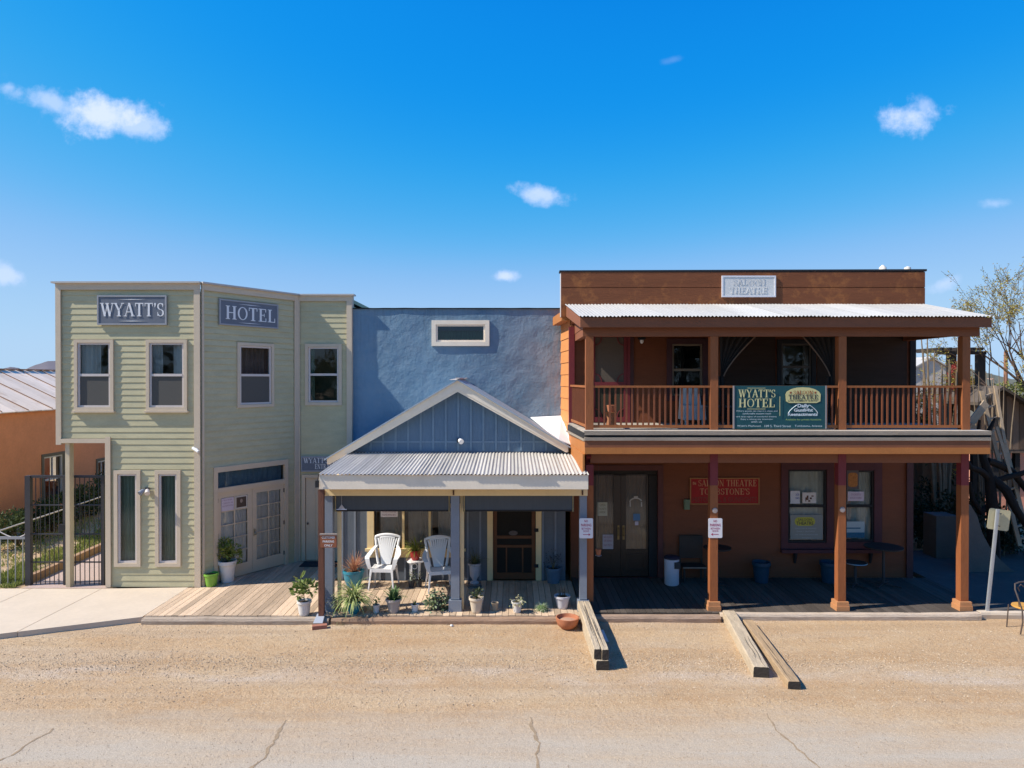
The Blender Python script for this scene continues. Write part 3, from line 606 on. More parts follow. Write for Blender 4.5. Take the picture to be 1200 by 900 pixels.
for q, (l0, l1) in enumerate(((a+.105, mid-.004),(mid+.004, b_-.105))):
    mb = MB(); z0, z1 = zb+.02, tz-.125; w = l1-l0; sl_, sr = (.10, .125) if q == 0 else (.125, .10); p0, p1, pz0, pz1 = l0+sl_, l1-sr, z0+.30, z1-.13
    mb.box(g2, l0, p0, -.03, .015, z0, z1); mb.box(g2, p1, l1, -.03, .015, z0, z1); mb.box(g2, p0, p1, -.03, .015, z0, pz0); mb.box(g2, p0, p1, -.03, .015, pz1, z1)
    d_ = mb.build('door', CREAM, gb); mb = MB(); mb.box(g2, (p0+p1)/2-.012, (p0+p1)/2+.012, -.02, .010, pz0, pz1)
    for k in range(1,5): zz = pz0+(pz1-pz0)*k/5; mb.box(g2, p0, (p0+p1)/2-.012, -.02, .010, zz-.012, zz+.012); mb.box(g2, (p0+p1)/2+.012, p1, -.02, .010, zz-.012, zz+.012)
    mb.build('muntins', CREAM, d_)
    mb = MB(); mb.add([g2.p(p0,-.012,pz0),g2.p(p1,-.012,pz0),g2.p(p1,-.012,pz1),g2.p(p0,-.012,pz1)], [(0,1,2,3)]); mb.build('pane', GLASS, d_)
    mb = MB(); curtain(mb, g2, p0, p1, -.06, pz0-.02, pz1+.02, 5, .022); mb.build('curtain', mat('pale_blue_curtain', (.74,.71,.74), .9, .15, 6, .05), d_, smooth=True)
    for hz in (.3, 1.1, 1.95):
        mb = MB(); hx = l0 if q == 0 else l1; mb.box(g2, hx-.02, hx+.02, .016, .03, z0+hz-.05, z0+hz+.05); mb.build('hinge', BLACK, d_)
    if q == 1:
        mb = MB(); mb.box(g2, l0+.03, l0+.08, .016, .03, z0+.92, z0+1.1)
        P_ = g2.p(l0+.055, .06, z0+.98); mb.tube([g2.p(l0+.055,.02,z0+.98), g2.p(l0+.055,.06,z0+.98)], .014); mb.tube([g2.p(l0+.055,.06,z0+.98), g2.p(l0+.055,.075,z0+.98), g2.p(l0+.055,.1,z0+.98)], [.03,.035,.02], 12)
        mb.build('door_knob', mat('brass', (.55,.45,.30), .35, .1, 5, 0, metal=.8), d_)
    else:
        pp = ((p0+.01,(p0+p1)/2-.02),((p0+p1)/2+.02,p1-.01))
        zz0, zz1 = pz0+(pz1-pz0)*.81, pz1-.01
        mb = MB(); mb.box(g2, *pp[0], .012, .015, zz0, zz1); n_ = mb.build('notice', mat('pink_paper', (.62,.52,.54), .9, .06, 20, 0))
        tag(n_, 'pale pink printed notice on upper left pane of the cream door', 'notice')
        mb = MB()
        for i, s_ in enumerate(['HOTEL','CHECK IN','RECEPTION']): sans(mb, g2, s_, pp[0][0]+.03, pp[0][1]-.03, zz1-.07-i*.07, zz1-.035-i*.07, .0165)
        mb.build('lettering', mat('pink_ink', (.30,.15,.20), .8, 0, 5, 0), n_)
        mb = MB(); mb.box(g2, *pp[1], .012, .015, zz0, zz1); n_ = tag(mb.build('poster', mat('poster_border', (.62,.55,.45), .9, .05, 20, 0)), 'framed sepia portrait poster beside the pink notice on cream door', 'poster')
        mb = MB(); mb.box(g2, pp[1][0]+.03, pp[1][1]-.03, .0155, .017, zz0+.03, zz1-.03); mb.build('picture', mat('sepia', (.10,.065,.045), .8, .3, 20, 0), n_)
        mb = MB(); cxu = (pp[1][0]+pp[1][1])/2; n = 14; mb.prism(g2, [(cxu+.035*math.cos(2*math.pi*i/n), (zz0+zz1)/2+.03+.05*math.sin(2*math.pi*i/n)) for i in range(n)], .0172, .0185); mb.build('portrait', mat('sepia_light', (.36,.26,.19), .8, .2, 30, 0), n_)
# beige side entrance door, with boards
a, b_, zb, zt = d3; mb = MB(); ring(mb, g3, a, b_, zb, zt, .09, -.05, .05, wb=.001); mb.build('door_frame', CREAM, gb)
mb = MB(); k = a+.092
for i in range(3): w = (b_-a-.19)/3; mb.box(g3, k+.004, k+w-.004, -.03, .0+.012*(i % 2), zb+.02, zt-.095); k += w
d_ = mb.build('door', CREAM, gb); mb = MB(); mb.box(g3, a+.14, a+.17, .013, .06, zb+.98, zb+1.03); mb.build('handle', BLKM, d_)
mb = MB(); mb.wbox(-5.55, -4.5, 17.75, 18.25, DK+.004, DK+.02); tag(mb.build('doormat', mat('mat_dark', (.04,.04,.045), 1, .3, 20, .4)), 'dark doormat on the deck before the beige side door', 'doormat')
# signs on green building
def sign_board(fr, u0, u1, z0, z1, d, words, label, m=SIGN_S, border=SIGN_B, name='sign', lm=LETTER, rules=True, th=.04):
    mb = MB(); ring(mb, fr, u0, u1, z0, z1, .035, d, d+th); s_ = tag(mb.build(name, border), label, 'sign')
    mb = MB(); mb.box(fr, u0+.035, u1-.035, d, d+th-.012, z0+.035, z1-.035); mb.build('board', m, s_)
    mb = MB()
    for wd, f0, f1, h0, h1 in words: serif(mb, fr, wd, u0+(u1-u0)*f0, u0+(u1-u0)*f1, z0+(z1-z0)*h0, z0+(z1-z0)*h1, d+th-.002)
    mb.build('lettering', lm, s_)
    if rules:
        mb = MB(); c_ = (u0+u1)/2; w = (u1-u0)
        for zz in (.13, .86):
            z_ = z0+(z1-z0)*zz; mb.prism(fr, [(c_-w*.2,z_),(c_,z_-.008),(c_+w*.2,z_),(c_,z_+.008)], d+th-.006, d+th-.003)
        mb.build('ornament', lm, s_)
    return s_
s1 = O(g1,116,197,346.5,381); sign_board(g1, *s1, .03, [("WYATT'S",.05,.97,.29,.74)], "slate blue board lettered WYATT'S above the two front windows")
s2 = (g2.U(255.5), g2.U(324.5), g2.Z(255.5,380.5), g2.Z(255.5,350)); sign_board(g2, *s2, .031, [("HOTEL",.09,.95,.24,.76)], "slate blue board lettered HOTEL on the shaded angled wall")
s3 = (g3.U(353.5), g3.U(353.5)+1.36, g3.Z(370,552.5), g3.Z(370,534.5)); sign_board(g3, *s3, .03, [("WYATT'S HOTEL",.05,.95,.56,.9),("ENTRANCE",.27,.73,.18,.5)], "small blue entrance sign over beige side door, half hidden by the tin roof", rules=False)
# wall flood lamp and camera
fl = thing('wall_lamp', 'small twin-headed grey floodlight between the two narrow windows', 'lamp', g1.p(g1.U(172), .03, g1.Z(172,574)))
mb = MB(); u, z = g1.U(173), g1.Z(172,574); mb.box(g1, u-.05, u+.05, .027, .05, z-.06, z+.06); mb.build('back_plate', BLKM, fl)
for s_ in (-1, 1): mb = MB(); mb.tube([g1.p(u+s_*.02,.06,z), g1.p(u+s_*.05,.12,z), g1.p(u+s_*.09,.2,z-.06)], [.02,.045,.06], 12); mb.build('lamp_head', mat('lamp_grey', (.22,.24,.28), .5, .2, 8, 0) if s_ < 0 else VINYL, fl)
cm = thing('security_camera', 'white security camera on corner trim of the green building', 'camera', g1.p(L1-.02,.07,g1.Z(231,527)))
mb = MB(); z = g1.Z(231,527); mb.tube([g1.p(L1-.06,.065,z+.03), g1.p(L1-.04,.12,z+.02)], .015); mb.build('bracket', PWHT, cm)
mb = MB(); mb.tube([g1.p(L1-.14,.10,z+.05), g1.p(L1+.02,.16,z-.03)], .035, 12); mb.build('body', PWHT, cm)

# ================================================================== NEIGHBOUR, GATE, YARD AT LEFT
XA = -15.8
ab = thing('adobe_house', 'orange stucco cottage with pale rusty tin roof at left edge', 'house', (XA-2, 24, 0))
af = Frame(XA, 19.6, 0, 1)   # u runs into depth, d points to +x
wz = [(800*15.8/(600-48)-19.6, 800*15.8/(600-75)-19.6, PZ(592,23.4), PZ(531,23.4)), (800*15.8/(600-112)-19.6, 800*15.8/(600-126)-19.6, PZ(604,26.2), PZ(537,26.2))]
mb = MB(); cur = 0; ZT = PZ(478,23)
for a, b_, c_, d_ in wz:
    mb.box(af, cur, a, -.3, 0, 0, ZT); mb.box(af, a, b_, -.3, 0, 0, c_); mb.box(af, a, b_, -.3, 0, d_, ZT); cur = b_
mb.box(af, cur, 12, -.3, 0, 0, ZT); mb.wbox(XA-5.4, XA-.31, 19.6, 19.8, 0, ZT); mb.wbox(XA-5.4, XA-5.2, 19.81, 31, 0, ZT); mb.wbox(XA-5.19, XA-.31, 31.4, 31.6, 0, ZT)
mb.prism(Frame(XA-5.4,19.61), [(0,ZT+.001),(5.39,ZT+.001),(2.7,ZT+1.2)], -.2, 0)
mb.build('wall', ADOBE, ab)
WG = mat('old_green_trim', (.16,.13,.085), .8, .2, 4, .2)
for a, b_, c_, d_ in wz:
    mb = MB(); ring(mb, af, a, b_, c_, d_, .10, -.1, .03); w = mb.build('window', WG, ab)
    mb = MB(); ring(mb, af, a+.1, b_-.1, c_+.1, d_-.1, .05, -.08, .0); mb.box(af, a+.15, b_-.15, -.07, .0, (c_+d_)/2-.03, (c_+d_)/2+.03); mb.box(af, (a+b_)/2-.012, (a+b_)/2+.012, -.07, -.01, (c_+d_)/2+.03, d_-.15); mb.build('sash', VINYL, w)
    mb = MB(); mb.add([af.p(a+.1,-.06,c_+.1),af.p(b_-.1,-.06,c_+.1),af.p(b_-.1,-.06,d_-.1),af.p(a+.1,-.06,d_-.1)], [(0,1,2,3)]); mb.build('pane', GLASS, w)
mb = MB()
for i in range(22):
    y0 = 19.2+i*.58; z_ = .006*(i % 2)
    for sx in (1,-1): mb.hexa([(XA-2.7,y0,5.36+z_-.03),(XA-2.7,y0+.61,5.36+z_-.03),(XA-2.7+sx*2.85,y0+.61,3.99+z_-.03),(XA-2.7+sx*2.85,y0,3.99+z_-.03),(XA-2.7,y0,5.36+z_),(XA-2.7,y0+.61,5.36+z_),(XA-2.7+sx*2.85,y0+.61,3.99+z_),(XA-2.7+sx*2.85,y0,3.99+z_)])
mb.build('roof', RUST, ab)
mb = MB()
RR = mat('roof_rust_line', (.34,.18,.11), .9, .3, 5, .2)
for i in range(1,22,2): y0 = 19.2+i*.58+.02; f0 = random.choice((0,0,.2,.4)); mb.beam((XA-2.7+2.83*f0,y0,5.382-1.36*f0), (XA+.13,y0,4.022), .03, .02)
for i in range(26): mb.wbox(XA-2.8, XA-2.6, 19.2+i*.48, 19.2+i*.48+.4, 5.37, 5.405)
mb.build('ridge', RR, ab)
# gate
D_G = 16.25; gt = thing('iron_gate', 'tall dark iron double gate across the passage by the green building', 'gate', (PX(76,D_G), D_G, .1))
gf = Frame(0, D_G); zt, zb = gf.Z(76,557), gf.Z(76,693)
def bar(mb, x0, x1, y0, y1, d=.02): mb.box(gf, gf.U(x0), gf.U(x1), -d, d, gf.Z((x0+x1)/2,y1), gf.Z((x0+x1)/2,y0))
mb = MB(); bar(mb, 30, 36.2, 557.5, 695, .05); mb.build('gate_post', BLKM, gt); mb = MB(); bar(mb, 118.6, 122.4, 557.5, 693, .04); mb.build('gate_post', BLKM, gt)
for (a, b_) in ((36.6,76.2),(77.2,118.2)):
    mb = MB(); bar(mb, a, b_, 557, 560, .022); bar(mb, a, b_, 690.5, 692.5, .022)
    if a < 50: bar(mb, b_-2.2, b_, 560, 690.5, .022)
    else: bar(mb, a, a+2.2, 560, 690.5, .022)
    for y in (592, 626, 659): bar(mb, a+.1, b_-2.3 if a < 50 else b_, y-.7, y+.7, .015)
    for y in (592, 626, 659):
        pass
    lf = mb.build('gate_leaf', BLKM, gt); mb = MB(); n = 7
    for k in range(n):
        x = a+(b_-a)*(k+.7)/(n+.4)
        mb.box(gf, gf.U(x)-.008, gf.U(x)+.008, -.036, -.024, zb+.03, zt-.03)
    mb.build('bars', BLKM, lf)
mb = MB(); mb.box(gf, gf.U(71), gf.U(78), .025, .08, gf.Z(75,624), gf.Z(75,614)); mb.build('lock_box', BLACK, gt)
# low fence
lf = thing('low_fence', 'low grey iron rail fence with a curled wire at left edge', 'fence', (-12.4, 16.3, 0)); lff = Frame(0, 16.3)
mb = MB(); mb.box(lff, -16, lff.U(29), -.02, .02, lff.Z(15,632), lff.Z(15,629)); mb.build('rail', mat('grey_pipe', (.30,.30,.31), .5, .1, 5, 0, metal=.4), lf)
mb = MB()
for k in range(24): x = lff.U(26)-.18*k; mb.box(lff, x-.008, x+.008, -.01, .01, .1, lff.Z(15,632)-.002)
mb.build('pickets', mat('grey_picket', (.33,.34,.34), .5, .1, 5, 0, metal=.3), lf)
mb = MB(); mb.tube([lff.p(lff.U(x), .0, lff.Z(x,y)) for x, y in ((-30,600),(-8,618),(0,624),(8,628),(18,631.5),(28,627),(31,620))], .012); mb.build('wire', VINYL, lf)
# yard: path strip, timber edging, grass, hedge
def gz(x, y): return garden_h(x, y)
PATH = mat('pink_gravel', (.46,.34,.29), 1, .4, 30, .6)
mb = MB(); mb.grid(lambda a, b: ((-11.5+.1*b)*(1-a)+(-9.46)*a, 16.0+b*8, gz(-10.9, 16.0+b*8)+.006+.0*a+(0 if a < .95 else .0)), 6, 20); tag(mb.build('path', PATH, origin=False), kind='structure')
def edge(x0, y0, x1, y1, lab):
    mb = MB(); n = 8
    for i in range(n):
        a, b_ = i/n, (i+1)/n; pa = (x0+(x1-x0)*a, y0+(y1-y0)*a); pb = (x0+(x1-x0)*b_, y0+(y1-y0)*b_)
        mb.beam((*pa, gz(*pa)+.09), (*pb, gz(*pb)+.09), .14, .18)
    return tag(mb.build('path_edging', mat('edging_timber', (.36,.22,.13), .9, .3, 4, .5, 20), fix=True), lab, 'timber edging')
edge(-11.65, 16.4, -11.4, 23.5, 'brown timber edging beside the gravel path behind the gate')
hr = thing('handrail', 'thin pale pipe handrail climbing the slope behind the gate', 'handrail', (-11.9, 18, .3))
hp = [(x, y) for x, y in [(-13.1,17.2),(-13.05,18.8),(-13.0,20.6),(-12.9,22.9)]]
mb = MB(); mb.tube([(x, y, gz(x,y)+1.0) for x, y in hp], .02); mb.build('rail', VINYL, hr)
for x, y in hp[:3]: mb = MB(); mb.tube([(x, y, gz(x,y)), (x, y, gz(x,y)+.99)], .010); mb.build('post', BLKM, hr)
GR = leafmat('grass', (.16,.20,.04), (.34,.36,.10)); mb = MB()
for i in range(16000):
    y = 16.35+6.5*random.random()**1.4; x = random.uniform(-15, -11.7) if random.random() < .5 else random.uniform(-12.9, -11.7)
    if random.random() < .12: y = random.uniform(16.0,16.4)
    if noise.noise(Vector((x*1.5, y*1.5, 0))) < -.25: continue
    h = random.uniform(.05,.15); mb.leaf((x, y, gz(x,y)-.01), (random.uniform(-.5,.5), random.uniform(-.5,.5), 1), h, .02)
tag(mb.build('grass', GR, origin=False), 'patchy yellow green grass on the slope behind the gate', kind='stuff')
def bush(name, label, cat, cx, cy, z, rx, ry, rz, n, ls, a, b_, group=None):
    t_ = thing(name, label, cat, (cx, cy, z), group); mb = MB()
    for i in range(max(5, n//120)):
        q = (cx+random.uniform(-rx,rx)*.7, cy+random.uniform(-ry,ry)*.7, z+rz*random.uniform(.8,1.6)); mb.tube([(cx+random.uniform(-.1,.1)*rx, cy, z), q], [.012, .004], 5)
    mb.build('stems', mat('woody_stem', (.12,.085,.05), .9, .2, 10, .2), t_); mb = MB()
    cl = [(random.uniform(-1,1)*.65, random.uniform(-1,1)*.65, random.uniform(.35,1.6), random.uniform(.25,.5)) for _ in range(max(4, n//90))]
    for i in range(n):
        c_ = random.choice(cl); v = Vector((random.gauss(0,1), random.gauss(0,1), random.gauss(0,1))).normalized()*c_[3]*random.uniform(.5,1)
        p = (cx+(c_[0]+v.x)*rx, cy+(c_[1]+v.y)*ry, max(z+.02, z+(c_[2]+v.z)*rz)); mb.leaf(p, (v.x+random.uniform(-.5,.5), v.y+random.uniform(-.5,.5), v.z+random.uniform(-.2,.8)), ls*random.uniform(.7,1.3), ls*.5)
    mb.build('leaves', leafmat(name+str(round(a[1],3)), a, b_), t_); return t_
for i, (x, y, s_, lab) in enumerate([(-14.2,19.6,.9,'dark low hedge shrub nearest the gate below the cottage window'),(-14.3,21.2,.95,'dark hedge shrub behind the gate latch'),(-14.4,22.8,1.0,'dark hedge shrub at the foot of the orange wall, seen through right gate leaf'),(-14.4,24.6,1.1,'tallest dark hedge shrub farthest up the passage')]):
    bush('hedge_shrub', lab, 'shrub', x, y, gz(x,y), .6, .95, s_*.62, 1800, .11, (.03,.045,.015), (.09,.12,.04), 'shrubs along the orange wall')

# ================================================================== BLUE BUILDING
DB = 18.48; bb = thing('blue_building', 'blue stucco false front behind a blue gabled porch with tin roof', 'building', (-1.4, 17, 0)); bf = Frame(0, DB)
st = bpy.data.materials.new('blue_stucco'); st.use_nodes = True; t = st.node_tree; b = t.nodes['Principled BSDF']; b.inputs['Roughness'].default_value = .8
c = N(t, 'ShaderNodeTexCoord'); n1 = tn(t, c, .9, 5, .6); n2 = tn(t, c, 5, 6, .65)
col = mixc(t, rng(t, n1, .35, .65), (.11,.195,.275), (.15,.25,.34)); col = mixc(t, rng(t, n2, .45, .75, 0, .5), col, (.21,.275,.34))
sp = N(t, 'ShaderNodeSeparateXYZ'); t.links.new(c.outputs['Object'], sp.inputs[0])
col = mixc(t, mth(t, 'MULTIPLY', rng(t, tn(t, c, 5, 5, .7, (2.2,1,.18)), .5, .75), rng(t, sp.outputs[2], 5.0, 6.9, 0, .55)), col, (.085,.115,.15))
stn = mth(t, 'MULTIPLY', rng(t, sp.outputs[0], .8, 2.6), rng(t, tn(t, c, 1.1, 5, .6), .3, .7)); col = mixc(t, stn, col, (.25,.275,.32))
col = mixc(t, mth(t, 'MULTIPLY', rng(t, sp.outputs[0], 2.2, 2.75), rng(t, tn(t, c, 4, 5, .6, (3,1,.4)), .45, .7, 0, .6)), col, (.42,.28,.24))
t.links.new(col, b.inputs['Base Color']); bp = N(t, 'ShaderNodeBump'); bp.inputs['Strength'].default_value = .6; bp.inputs['Distance'].default_value = .03
t.links.new(mth(t, 'ADD', mth(t, 'MULTIPLY', tn(t, c, 3.2, 5, .55), 2.0), mth(t, 'MULTIPLY', tn(t, c, 18, 4, .6), .35)), bp.inputs['Height']); t.links.new(bp.outputs[0], b.inputs['Normal'])
wb = O(bf, 506, 573.5, 375.5, 405.5); XL, XR = PX(412,D3)+.022, 1.38; ZTB = bf.Z(530,361.5)
mb = MB(); a0, a1, z0, z1 = wb[0]+.06, wb[1]-.06, wb[2]+.06, wb[3]-.06
for (xa, xb, za, zb) in ((XL,a0,2,ZTB),(a1,XR,2,ZTB),(a0,a1,2,z0),(a0,a1,z1,ZTB)):
    n_, m_ = max(2, int((xb-xa)/.12)), max(2, int((zb-za)/.12))
    mb.grid(lambda a, b: (xa+(xb-xa)*a, DB-(.012*noise.noise(Vector(((xa+(xb-xa)*a)*2.2, 0, (za+(zb-za)*b)*2.2)))), za+(zb-za)*b), n_, m_)
mb.box(bf, XL, XR, -.25, -.02, ZTB-.6, ZTB); mb.wbox(XL, XL+.2, DB+.26, 25, 0, ZTB); mb.wbox(XR-.2, XR, DB+.26, 25, 0, ZTB-.1); mb.wbox(XL, XR, 25, 25.2, 0, ZTB-.1); mb.wbox(XL+.21, XR-.21, DB+.27, 24.9, ZTB-.7, ZTB-.62)
mb.build('stucco_wall', st, bb, smooth=True)
mb = MB(); mb.grid(lambda a, b: (XL+(XR-XL)*a, DB-.04+b*.3, ZTB+.012+.008*noise.noise(Vector((a*14,0,0)))), 40, 1); mb.box(bf, XL, XR, -.0, .035, ZTB-.015, ZTB+.008); mb.build('parapet_cap', BLACK, bb)
window(bb, bf, *wb, cw=.115, trim=W_FASC, sashm=W_FASC, cur=CURT_T, half=False, sill=False, folds=14, d0=.0, gl=GLASS_D)
# gabled house front
DH = 16.6; hf = Frame(0, DH); RX, RZ, SL = -1.3, 4.98, .6; HXL, HXR = -4.15, 1.3
wn = (hf.U(430.5), hf.U(544), hf.Z(500,653), hf.Z(500,590)); dd = (hf.U(571), hf.U(634.5), DK, hf.Z(600,586))
ZW = 3.25; mb = MB()
for xa, xb, za, zb in ((HXL,wn[0]+.03,0,ZW),(wn[0]+.03,wn[1]-.03,0,wn[2]+.03),(wn[0]+.03,wn[1]-.03,wn[3]-.03,ZW),(wn[1]-.03,dd[0]+.03,0,ZW),(dd[0]+.03,dd[1]-.03,dd[3]-.03,ZW),(dd[1]-.03,HXR,0,ZW)):
    mb.box(hf, xa, xb, -.08, 0, za, zb)
mb.box(Frame(HXL,DH+.081,0,1), 0, 1.9, 0, .08, 0, ZW); mb.wbox(HXR-.1, HXR, DH+.081, DB-.02, 0, 3.3)
mb.wbox(HXL, HXR, DB-.12, DB-.05, 0, 2.5)
mb.build('porch_wall', B_GREY, bb)
mb = MB(); x = HXL
while x < HXR:
    for o in [(HXL,-9)]: pass
    for (za, zb) in ((DK, ZW),):
        if wn[0] < x+.02 < wn[1]: mb.box(hf, x, x+.045, .001, .022, DK, wn[2]-.01)
        elif dd[0]-.02 < x+.02 < dd[1]+.02: pass
        else: mb.box(hf, x, x+.045, .001, .022, za, zb)
    x += .305
mb.build('batten', B_POST, bb)
# gable triangle
pts = [(HXL, ZW+.002), (HXR, ZW+.002), (HXR, RZ-.16-SL*(HXR-RX)), (RX, RZ-.16), (HXL, max(ZW+.003, RZ-.16-SL*(RX-HXL)))]
mb = MB(); mb.prism(hf, pts, -.08, 0); mb.build('gable_wall', B_BOARD, bb)
mb = MB(); x = RX-.03-.61*4
while x < HXR-.05:
    zt_ = RZ-.2-SL*abs(x+.02-RX)
    if zt_ > ZW+.05:
        mb.box(hf, x, x+.05, .001, .02, ZW+.03, zt_)
    x += .305
mb.box(hf, HXL+.4, HXR-.1, .001, .012, ZW+.22, ZW+.26); mb.build('batten', mat('batten_blue', (.17,.25,.33), .75, .15, 3, .2, 40), bb)
# barge boards and gable roof
DO = 16.33; of = Frame(0, DO)
XEL, XER = PX(383,DO), PX(666,DO)
for sx, xe in ((-1,XEL),(1,XER)):
    mb = MB(); ze = RZ-SL*abs(xe-RX); q = [(RX,RZ),(xe,ze),(xe,ze-.12),(RX,RZ-.215)]
    mb.prism(of, q, -.03, 0); mb.prism(of, [(RX,RZ-.216),(xe,ze-.121),(xe+(-sx)*.05,ze-.135),(RX,RZ-.27)], -.04, -.012); mb.build('barge_board', W_FASC, bb, fix=True)
mb = MB()
for sx, xe in ((-1,XEL-.06),(1,XER+.05)):
    ze = RZ-SL*abs(xe-RX); mb.hexa([(RX,DO-.06,RZ+.002),(xe,DO-.06,ze+.002),(xe,DB-.03,ze+.002),(RX,DB-.03,RZ+.002),(RX,DO-.06,RZ+.035),(xe,DO-.06,ze+.035),(xe,DB-.03,ze+.035),(RX,DB-.03,RZ+.035)])
mb.build('gable_roof', mat('blue_metal_roof', (.36,.42,.48), .45, .1, 3, .05, metal=.2), bb, fix=True)
mb = MB(); mb.beam((RX-.09,DO-.07,RZ+.02), (RX-.0,DB-.03,RZ+.065), .2, .012); mb.beam((RX,DO-.075,RZ+.055),(RX,DB-.04,RZ+.055),.09,.03); mb.build('ridge_cap', VINYL, bb)
mb = MB(); q = [(.50,DB-.035,3.99),(1.33,DB-.035,4.03),(1.46,DO+.1,3.43),(1.12,DO+.1,3.56)]; mb.hexa([(x,y,z-.02) for x,y,z in q]+q)
mb.build('valley_roof', TIN_R, bb, fix=True)
# porch roof, fascia, beam, posts
DE = 13.95; ef = Frame(0, DE); ex0, ex1 = ef.U(373), ef.U(690); ZE = ef.Z(500,556.5)
mb = MB(); corr(mb, ex0, ex1, DE-.03, ZE+.01, 16.58, PZ(530.5,16.58), .0775, .013); mb.build('porch_roof', TIN, bb, smooth=True)
mb = MB(); mb.box(ef, ex0+.01, ex1-.01, -.03, 0, ef.Z(500,573.5), ZE-.006)
mb.hexa([(ex0+.01,DE+.031,ef.Z(500,573.5)),(ex0+.04,DE+.031,ef.Z(500,573.5)),(ex0+.04,16.55,3.05),(ex0+.01,16.55,3.05),(ex0+.01,DE+.031,ZE-.01),(ex0+.04,DE+.031,ZE-.01),(ex0+.04,16.55,3.22),(ex0+.01,16.55,3.22)])
mb.build('fascia', W_FASC, bb)
DP = 14.35; pf = Frame(0, DP+.09)
mb = MB(); mb.box(pf, pf.U(378), pf.U(688), -.06, .12, pf.Z(500,580), pf.Z(500,570)); mb.wbox(PX(378,DP), PX(378,DP)+.1, DP+.2, 16.55, 2.62, 2.85); mb.build('porch_beam', Y_TRIM, bb)
mb = MB()
for x in (381.5, 532, 682): mb.box(pf, pf.U(x)-.015, pf.U(x)+.015, .121, .14, pf.Z(500,579), pf.Z(500,573.5))
mb.build('bracket', mat('rust_iron', (.12,.05,.03), .8, .3, 10, .1), bb)
for x0, x1 in ((381,390.7),(528.6,538.6),(679,687.3)):
    mb = MB(); u0, u1 = pf.U(x0), pf.U(x1); mb.box(pf, u0, u1, -.08, .09, DK+.24, pf.Z(500,580.2))
    mb.box(pf, u0-.045, u1+.045, -.11, .125, DK, DK+.235); mb.box(pf, u0+.0, u1-.0, .0901, .0999, DK+.26, DK+.27)
    mb.build('post', B_POST, bb)
for x in (396.5, 541.3):
    mb = MB(); mb.box(pf, pf.U(x-2), pf.U(x+2), -.10, -.04, DK+.0, pf.Z(500,580.2)); mb.build('cream_strip', Y_TRIM, bb)
for a, b_ in ((392.5,527.8),(543,672.5)):
    s_ = thing('roll_shade', 'rolled slate shade panel under left half of the tin porch roof' if a < 500 else 'rolled slate shade panel over the screen door, right half of porch', 'shade', (PX((a+b_)/2,DP+.1), DP+.1, 2.4), 'porch shades')
    mb = MB(); mb.box(pf, pf.U(a), pf.U(b_), .0, .045, pf.Z(460,597), pf.Z(460,580.6)); mb.build('panel', AWN, s_)
    mb = MB(); mb.tube([pf.p(pf.U(a),.03,pf.Z(460,598)), pf.p(pf.U(b_),.03,pf.Z(460,598))], .022); mb.build('roller', BLACK, s_)
    for x in (a+1.2, b_-1.2):
        mb = MB(); mb.tube([pf.p(pf.U(x),.06,pf.Z(460,580)), pf.p(pf.U(x),.055,pf.Z(460,594)), pf.p(pf.U(x),.06,pf.Z(460,599))], [.012,.01,.018]); mb.build('cord', mat('brass_cord', (.35,.26,.12), .5, .2, 10, 0), s_)
# big shop window
mb = MB(); ring(mb, hf, *wn, .16, -.05, .05, wb=.20, wt=.1); mb.box(hf, wn[0]-.04, wn[1]+.04, .05, .11, wn[2]+.16, wn[2]+.22); w = mb.build('window', Y_TRIM, bb)
mb = MB()
for px in (472.5, 503.5): mb.box(hf, hf.U(px)-.028, hf.U(px)+.028, -.04, .03, wn[2]+.2, wn[3]-.1)
mb.build('mullions', Y_TRIM, w)
mb = MB(); mb.add([hf.p(wn[0]+.16,-.02,wn[2]+.2),hf.p(wn[1]-.16,-.02,wn[2]+.2),hf.p(wn[1]-.16,-.02,wn[3]-.1),hf.p(wn[0]+.16,-.02,wn[3]-.1)], [(0,1,2,3)]); mb.build('pane', GLASS, w)
mb = MB(); curtain(mb, hf, hf.U(443), hf.U(472), -.3, wn[2]+.1, wn[3], 4, .03); curtain(mb, hf, hf.U(476), hf.U(505), -.3, wn[2]+.1, wn[3], 4, .03); curtain(mb, hf, hf.U(512), hf.U(540), -.28, wn[2]+.1, wn[3], 5, .03); mb.build('curtain', mat('shop_curtain', (.55,.48,.45), .9, .2, 6, .1), w, smooth=True)
mb = MB(); mb.box(hf, hf.U(446), hf.U(466), .0, .004, hf.Z(455,606), hf.Z(455,597)); p_ = tag(mb.build('notice', mat('white_paper', (.72,.66,.66), .9, .04, 20, 0)), 'white paper notice at top left of the porch shop window', 'notice')
mb = MB()
for i in range(2): sans(mb, hf, ['WELCOME','PLEASE RING BELL'][i], hf.U(448), hf.U(464), hf.Z(455,601+i*3.4), hf.Z(455,599.4+i*3), .006)
mb.build('lettering', mat('grey_ink', (.3,.2,.25), .8, 0, 5, 0), p_)
# screen door
mb = MB(); mb.box(hf, dd[0], dd[0]+.135, -.05, .04, dd[2], dd[3]); mb.box(hf, dd[1]-.135, dd[1], -.05, .04, dd[2], dd[3]); mb.box(hf, dd[0]+.136, dd[1]-.136, -.05, .04, dd[3]-.1, dd[3]); mb.build('door_frame', Y_TRIM, bb)
a, b_, z0, z1 = dd[0]+.145, dd[1]-.145, DK+.02, dd[3]-.11; mb = MB(); ring(mb, hf, a, b_, z0, z1, .09, -.04, .0, wb=.16)
mb.box(hf, a+.09, b_-.09, -.035, -.005, hf.Z(600,631.5), hf.Z(600,628)); mb.box(hf, a+.09, b_-.09, -.035, -.005, hf.Z(600,642), hf.Z(600,639))
for px in (593.5, 612.5): mb.box(hf, hf.U(px)-.018, hf.U(px)+.018, -.034, -.006, z0+.16, hf.Z(600,642))
d_ = mb.build('screen_door', SCRW, bb)
